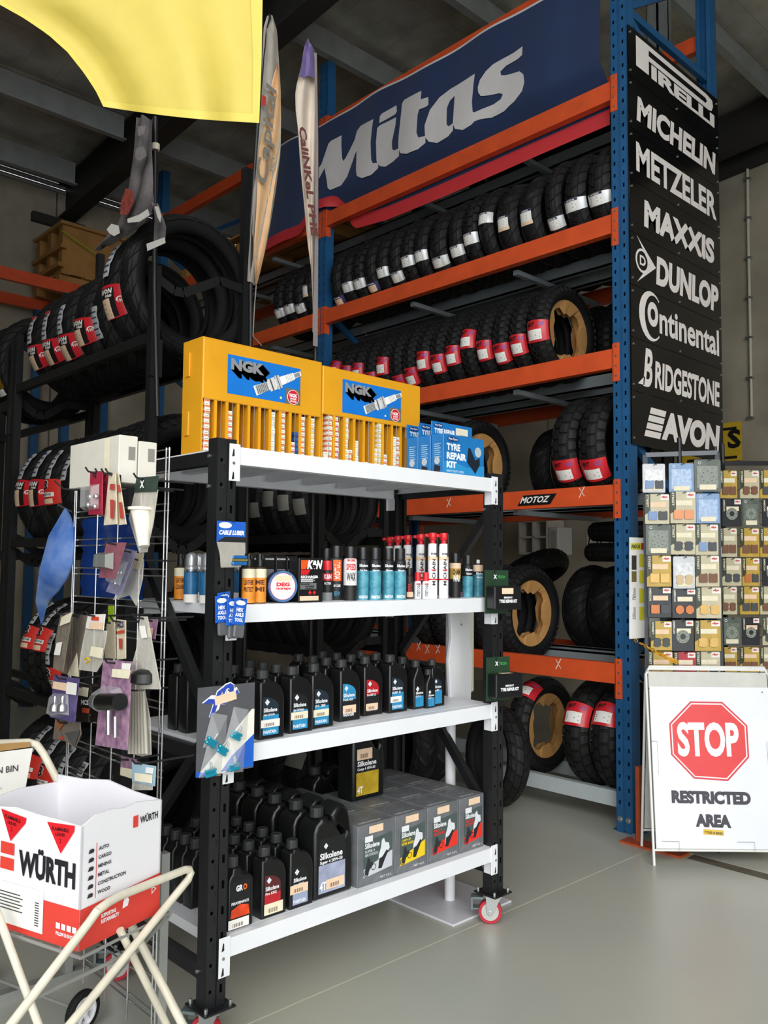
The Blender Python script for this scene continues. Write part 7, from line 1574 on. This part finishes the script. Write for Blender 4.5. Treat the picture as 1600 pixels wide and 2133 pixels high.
def packet(label, o, u, v, n, w_, h_, style, pads, seed, group, hookback):
    rnd = random.Random(seed); t = thing('brake_pad_packet', label, 'packet', tuple(o), 0.0, group)
    Q = lambda x, y, e: o+u*(x*w_)+v*(y*h_)+n*e
    base = {'street': M_khaki, 'gold': M_gold, 'grey': M_gcard, 'blue': M_bcard, 'dark': M_dcard, 'clear': mat('clear_white_card', 'c9ccd0', 0.3, var=0.12, scale=25), 'red': mat('red_card', 'b83440', 0.4, var=0.2)}[style]
    obj('card', slab([Q(0,0,0), Q(1,0,0), Q(1,0.96,0), Q(0.96,1,0), Q(0.04,1,0), Q(0,0.96,0)], n, 0.004), base, t, world=True)
    cc = lambda nm, x0, x1, y0, y1, e, mt: obj(nm, MB().poly([Q(x0,y0,e), Q(x1,y0,e), Q(x1,y1,e), Q(x0,y1,e)]), mt, t, world=True)
    if style in ('street', 'gold', 'dark', 'red'):
        if style != 'dark': obj('side_strip', MB().poly([Q(0.0,0.3,0.001), Q(0.22,0.42,0.001), Q(0.22,1,0.001), Q(0,1,0.001)]), mat('dark_green_strip', '39402f', 0.4), t, world=True)
        s = 'STREET' if style != 'dark' else 'AMERICAN'
        obj('lettering', MB().text(s, Q(0.06,0.97,0.002), -v, u, w=h_*0.42, h=w_*0.09, bold=0.03), col('e0ddc8'), t, world=True)
        cc('brand_patch', 0.64, 0.98, 0.80, 0.97, 0.0012, M_paper)
        obj('brand_lettering', MB().text('sbs', Q(0.68,0.86,0.002), u, v, w=w_*0.24, h=h_*0.08, bold=0.06), col('c8323c'), t, world=True)
        cc('price_sticker', 0.22, 0.86, 0.56, 0.72, 0.002, M_cream if seed % 3 else M_stick)
    else:
        cc('window', 0.1, 0.9, 0.12, 0.80, 0.001, mat('window_'+style, {'grey': '737b72', 'blue': '9db6d8', 'clear': 'd8dadc'}[style], 0.15, var=0.25, scale=60))
        obj('brand_ring', MB().ring(Q(0.2,0.89,0.002), u, v, 0.006, 0.0085, 12), cW, t, world=True)
        cc('price_sticker', 0.18, 0.82, 0.06, 0.22, 0.004, M_cream)
    if style == 'grey' or (style == 'dark' and pads is None):
        obj('disc_picture', MB().ring(Q(0.5,0.46,0.0025), u, v, w_*0.13, w_*0.3, 20), col('8f968c'), t, world=True)
        for k in range(8): a = k*math.pi/4; obj('disc_hole', MB().disc(Q(0.5,0.46,0.003)+u*w_*0.22*math.cos(a)+v*w_*0.22*math.sin(a), u, v, w_*0.03, 8), col('565c54'), t, world=True)
    if pads:
        pc, ps = pads; mt = pad_cols[pc]
        for k, cx_ in enumerate((0.30, 0.72)):
            M = Matrix.Translation(Q(cx_, 0.28, 0.006)) @ Matrix((u, v, n)).transposed().to_4x4() @ Matrix.Diagonal((w_*0.36, h_*0.30, 1, 1))
            obj('brake_pad', MB().outline(pad_shape(ps), 0.006, M), mt if k == 0 else (pad_cols['dark'] if pc in ('blue', 'orange', 'dark') and ps != 'round' else mt), t, world=True)
    obj('hook', MB().tube([Q(0.5,0.95,-hookback), Q(0.5,0.95,0.009), Q(0.56,0.99,0.010), Q(0.62,0.97,0.008)], 0.0022, 5), M_black, t, world=True)
    return t
oS = T0+Vector((-0.724, 0.687, 0))*0.16; nS = -Vector((-U.y, U.x, 0)); 
if nS.dot(FW) > 0: nS = -nS
G_ = lambda x, y, e=0.0: PL(x, y, oS+nS*e, nS)
sd = thing('brake_pad_stand', 'grey framed wire stand of brake pad packets behind the stop sign', 'stand', tuple(Vector((G_(1420, 1400).x, G_(1420, 1400).y, 0))))
fa, fb = G_(1344, 948, -0.03), G_(1494, 943, -0.03)
for q in (fa, fb): obj('frame_post', MB().box(q.x-0.01, q.x+0.01, q.y-0.01, q.y+0.01, 0.35, q.z), mat('grey_stand_paint', '6c7076', 0.45), sd, world=True)
obj('frame_top', MB().bar(fa, fb, 0.02, 0.026), MATS['grey_stand_paint'], sd, world=True); obj('frame_bottom', MB().bar((fa.x, fa.y, 0.36), (fb.x, fb.y, 0.36), 0.02, 0.026), MATS['grey_stand_paint'], sd, world=True)
mp = (fa+fb)/2; obj('pole', MB().cyl((mp.x, mp.y, 0), G_(1415, 912, -0.03), 0.014, n=12), M_black, sd, 50, True)
for q in (fb,): obj('pole', MB().cyl((q.x+0.02, q.y+0.02, 0.3), G_(1490, 930, -0.05), 0.01, n=10), M_black, sd, 50, True)
for k in range(22):
    z = 0.62+0.07*k
    if z < fa.z: obj('wire', MB().cyl((fa.x, fa.y, z), (fb.x, fb.y, z), 0.002, n=5), M_black, sd, 50, True)
obj('base', MB().box(mp.x-0.06, mp.x+0.2, mp.y-0.02, mp.y+0.02, 0, 0.03).box(mp.x-0.02, mp.x+0.02, mp.y+0.02, mp.y+0.25, 0, 0.03), M_black, sd, world=True)
rows = [[((1339,1386,966,1026),'clear',('blue','rect')), ((1394,1446,965,1026),'blue',None), ((1447,1502,957,1024),'grey',None)],
 [((1344,1395,1029,1091),'street',('blue','rect')), ((1397,1450,1024,1090),'street',('copper','rect')), ((1451,1500,1028,1090),'blue',None)],
 [((1346,1398,1092,1156),'grey',None), ((1398,1449,1092,1155),'street',('dark','wing')), ((1450,1497,1092,1156),'street',('blue','rect'))],
 [((1348,1399,1157,1222),'gold',('gold','rect')), ((1403,1448,1159,1226),'clear',('beige','wing')), ((1450,1499,1157,1222),'street',('brown','rect'))],
 [((1350,1399,1223,1286),'dark',('orange','rect')), ((1401,1450,1226,1287),'dark',('orange','round')), ((1451,1503,1223,1288),'street',('gold','wing'))],
 [((1356,1400,1294,1355),'gold',('dark','wing')), ((1400,1446,1291,1356),'dark',None), ((1448,1502,1292,1356),'gold',('gold','wing'))],
 [((1350,1402,1357,1418),'gold',('gold','wing')), ((1404,1450,1358,1418),'red',None), ((1450,1501,1357,1418),'street',('orange','wing'))]]
COLN = ('left', 'middle', 'right')
for i, r in enumerate(rows):
    for j, ((xa, xb, ya, yb), style, pads) in enumerate(r):
        o = G_(xa, yb, 0.02+0.014*(i % 2)); q = G_(xb, yb, 0.02+0.014*(i % 2)); tp = G_(xa, ya, 0.02+0.014*(i % 2))
        packet('brake pad packet in %s row, %s column of the front stand' % (NTH[i], COLN[j]), o, (q-o).normalized(), Z_, nS, (q-o).length, tp.z-o.z, style, pads, i*3+j, 'packets on the front brake pad stand', 0.03)
# second stand to the right, a little further back
oS2 = oS+Vector((-0.724, 0.687, 0))*0.30; U2 = Vector((0.60, 0.80, 0)); n2 = Vector((0.80, -0.60, 0))
G2 = lambda x, y, e=0.0: PL(x, y, oS2+n2*e, n2)
a0 = G2(1560, 1100)
s2_ = thing('brake_pad_stand', 'black wire stand of brake pad packets at the right picture edge', 'stand', (a0.x, a0.y, 0))
fa, fb = G2(1506, 965, -0.04), G2(1640, 965, -0.04)
for q in (fa, fb): obj('frame_post', MB().box(q.x-0.01, q.x+0.01, q.y-0.01, q.y+0.01, 0, q.z), M_black, s2_, world=True)
obj('frame_top', MB().bar(fa, fb, 0.02, 0.026), M_black, s2_, world=True); obj('pole', MB().cyl((fa.x, fa.y, fa.z), (fa.x, fa.y, fa.z+0.12), 0.012, n=10), M_black, s2_, 50, True)
for k in range(22):
    z = 0.62+0.07*k
    if z < fa.z: obj('wire', MB().cyl((fa.x, fa.y, z), (fb.x, fb.y, z), 0.002, n=5), M_black, s2_, 50, True)
obj('base', MB().box(a0.x-0.25, a0.x+0.25, a0.y+0.02, a0.y+0.06, 0, 0.03), M_black, s2_, world=True)
sty = [('gold', ('brown', 'rect')), ('gold', ('orange', 'rect')), ('street', ('brown', 'wing')), ('dark', None), ('gold', ('dark', 'rect')), ('grey', None), ('street', ('brown', 'rect')), ('dark', None), ('gold', ('brown', 'rect')), ('street', ('dark', 'wing'))]
k = 0
for i, (ya, yb) in enumerate(((980,1038),(1039,1097),(1100,1160),(1162,1220),(1222,1280),(1286,1344),(1348,1400))):
    for j in range(3):
        xa = 1502+42*j+(3 if i % 2 else -2); st_, pd = sty[(i*3+j*2) % len(sty)]
        o = G2(xa, yb, 0.02+0.006*((i+j) % 3)); q = G2(xa+36+4*((i+j) % 2), yb, 0.02+0.006*((i+j) % 3)); tp = G2(xa, ya, 0.02)
        packet('brake pad packet in %s row, %s column of the right-edge stand' % (NTH[i], COLN[j]), o, (q-o).normalized(), Z_, n2, (q-o).length, tp.z-o.z, st_, pd, i*3+j+50, 'packets on the right brake pad stand', 0.042)
# ------------------------------------------------------------------ sheet, chain
oA = oS+Vector((-0.724, 0.687, 0))*0.14; A_ = lambda x, y, e=0.0: PL(x, y, oA+nS*e, nS)
t = thing('shelf_label_sheet', 'white notice sheet with yellow blocks beside the right rack post', 'notice', tuple(A_(1311, 1330)))
obj('sheet', slab([A_(1311,1331), A_(1375,1326), A_(1375,1122), A_(1311,1119)], nS, 0.003), M_paper, t, world=True)
ya_ = mat('yellow_print', 'd8d02c', 0.5)
rect_ = lambda nm, x0, x1, y0, y1, mt, e=0.002: obj(nm, MB().poly([A_(x0,y1,e), A_(x1,y1,e), A_(x1,y0,e), A_(x0,y0,e)]), mt, t, world=True)
rect_('yellow_block', 1314, 1336, 1131, 1145, ya_); rect_('red_block', 1336, 1342, 1131, 1145, col('b82828'), 0.0025)
obj('lettering', MB().text('ABSOE', A_(1315, 1142, 0.003), U, Z_, w=(A_(1334, 1142)-A_(1315, 1142)).length, h=0.022, bold=0.04), M_ink, t, world=True)
for y0, y1 in ((1154, 1181), (1188, 1215), (1226, 1256), (1264, 1292)): rect_('yellow_block', 1332, 1346, y0, y1, ya_)
rect_('black_block', 1316, 1326, 1157, 1187, M_ink); rect_('black_block', 1316, 1326, 1190, 1212, col('6a5c20'))
obj('lettering', MB().text('780mm', A_(1325, 1250, 0.003), Z_, -U, h=0.02, w=0.07).text('300mm', A_(1325, 1290, 0.003), Z_, -U, h=0.02, w=0.07), col('55555a'), t, world=True)
ch = thing('plastic_chain', 'yellow plastic barrier chain looped from rack post to the stop sign', 'chain', tuple(A_(1311, 1331)))
c0, c1 = Vector((-2.60, 4.462, P(1311, 1331, X=-2.60).z)), T0+U*0.17+nS*0.012+Vector((0,0,0.038))
prev = None; nL = 15
for i in range(nL):
    f = (i+0.5)/nL; p = c0.lerp(c1, f)+(nS*0.20-Z_*0.02)*math.sin(math.pi*f)**0.7*(1-0.5*f); f2 = f+0.02; p2 = c0.lerp(c1, f2)+(nS*0.20-Z_*0.02)*math.sin(math.pi*min(1, f2))**0.7*(1-0.5*f2)
    d = (p2-p).normalized(); sd_ = d.cross(Z_).normalized(); nn = sd_.cross(d); a = sd_ if i % 2 else nn; L = (c1-c0).length/nL*0.78
    loop = [p+d*(L*math.cos(k*math.pi/5))+a*(0.009*math.sin(k*math.pi/5)) for k in range(10)]
    obj('link', MB().tube(loop, 0.0028, 5, True), mat('yellow_chain_plastic', 'e2a41c', 0.4), ch, 60, True)
# ------------------------------------------------------------------ things far behind the rack
ca_, cb_ = P(1082, 1153, Y=8.6), P(1139, 1153, Y=8.6); zc0, zc1 = ca_.z, P(1082, 1086, Y=8.6).z
cu = thing('cube_shelf', 'white two by two cube shelf on the back wall seen through rack', 'shelf', (ca_.x, 8.6, zc0))
Bc = lambda nm, *a: obj(nm, MB().box(*a), mat('white_melamine', 'cfcac0', 0.5), cu, world=True)
mx = (ca_.x+cb_.x)/2; mz = (zc0+zc1)/2
for x in (ca_.x, mx, cb_.x): Bc('side_panel', x-0.012, x+0.012, 8.6, 8.95, zc0, zc1)
for z in (zc0, mz, zc1): Bc('shelf_board', ca_.x, cb_.x, 8.6, 8.95, z-0.012, z+0.012)
Bc('back_panel', ca_.x, cb_.x, 8.95, 8.96, zc0, zc1)
ha, hb_ = P(1143, 1156, Y=8.6), P(1163, 1156, Y=8.6)
ht = thing('wall_heater', 'slim white slotted panel beside the cube shelf', 'heater', (ha.x, 8.6, ha.z))
obj('case', MB().rbox(ha.x, hb_.x, 8.6, 8.9, ha.z, P(1143, 1098, Y=8.6).z, 0.01), col('d2d0ca'), ht, world=True)
obj('grille', MB().rect((ha.x+0.03, 8.598, ha.z+0.05), X_, Z_, 0, (hb_.x-ha.x)-0.06, 0, 0.25), col('a8a8a4'), ht, world=True)
ta, tb = P(1222, 1140, Y=8.98), P(1300, 1140, Y=8.98)
tb_ = thing('tool_board', 'white peg board with black tools on the back wall behind rack', 'board', (ta.x, 8.98, ta.z))
obj('board', MB().box(ta.x, tb.x, 8.98, 9.0, ta.z, P(1222, 1107, Y=8.98).z), col('cfcac0'), tb_, world=True)
for k in range(8):
    x = ta.x+0.02+0.085*k; obj('tool', MB().flat([(0,0.0),(0.018,0.0),(0.055,0.16),(0.035,0.17)] if k % 2 == 0 else [(0.05,0.0),(0.068,0.0),(0.03,0.17),(0.01,0.16)], (x, 8.975, ta.z+0.03), X_, Z_), M_ink, tb_, world=True)
tyre('roadA', 'dark tyre lying tilted at the back below the cube shelf', tuple(P(1085, 1190, Y=5.9)+Vector((0, 0.2, 0))), (), rot=(0.3, math.pi/2-0.5, 0.0))
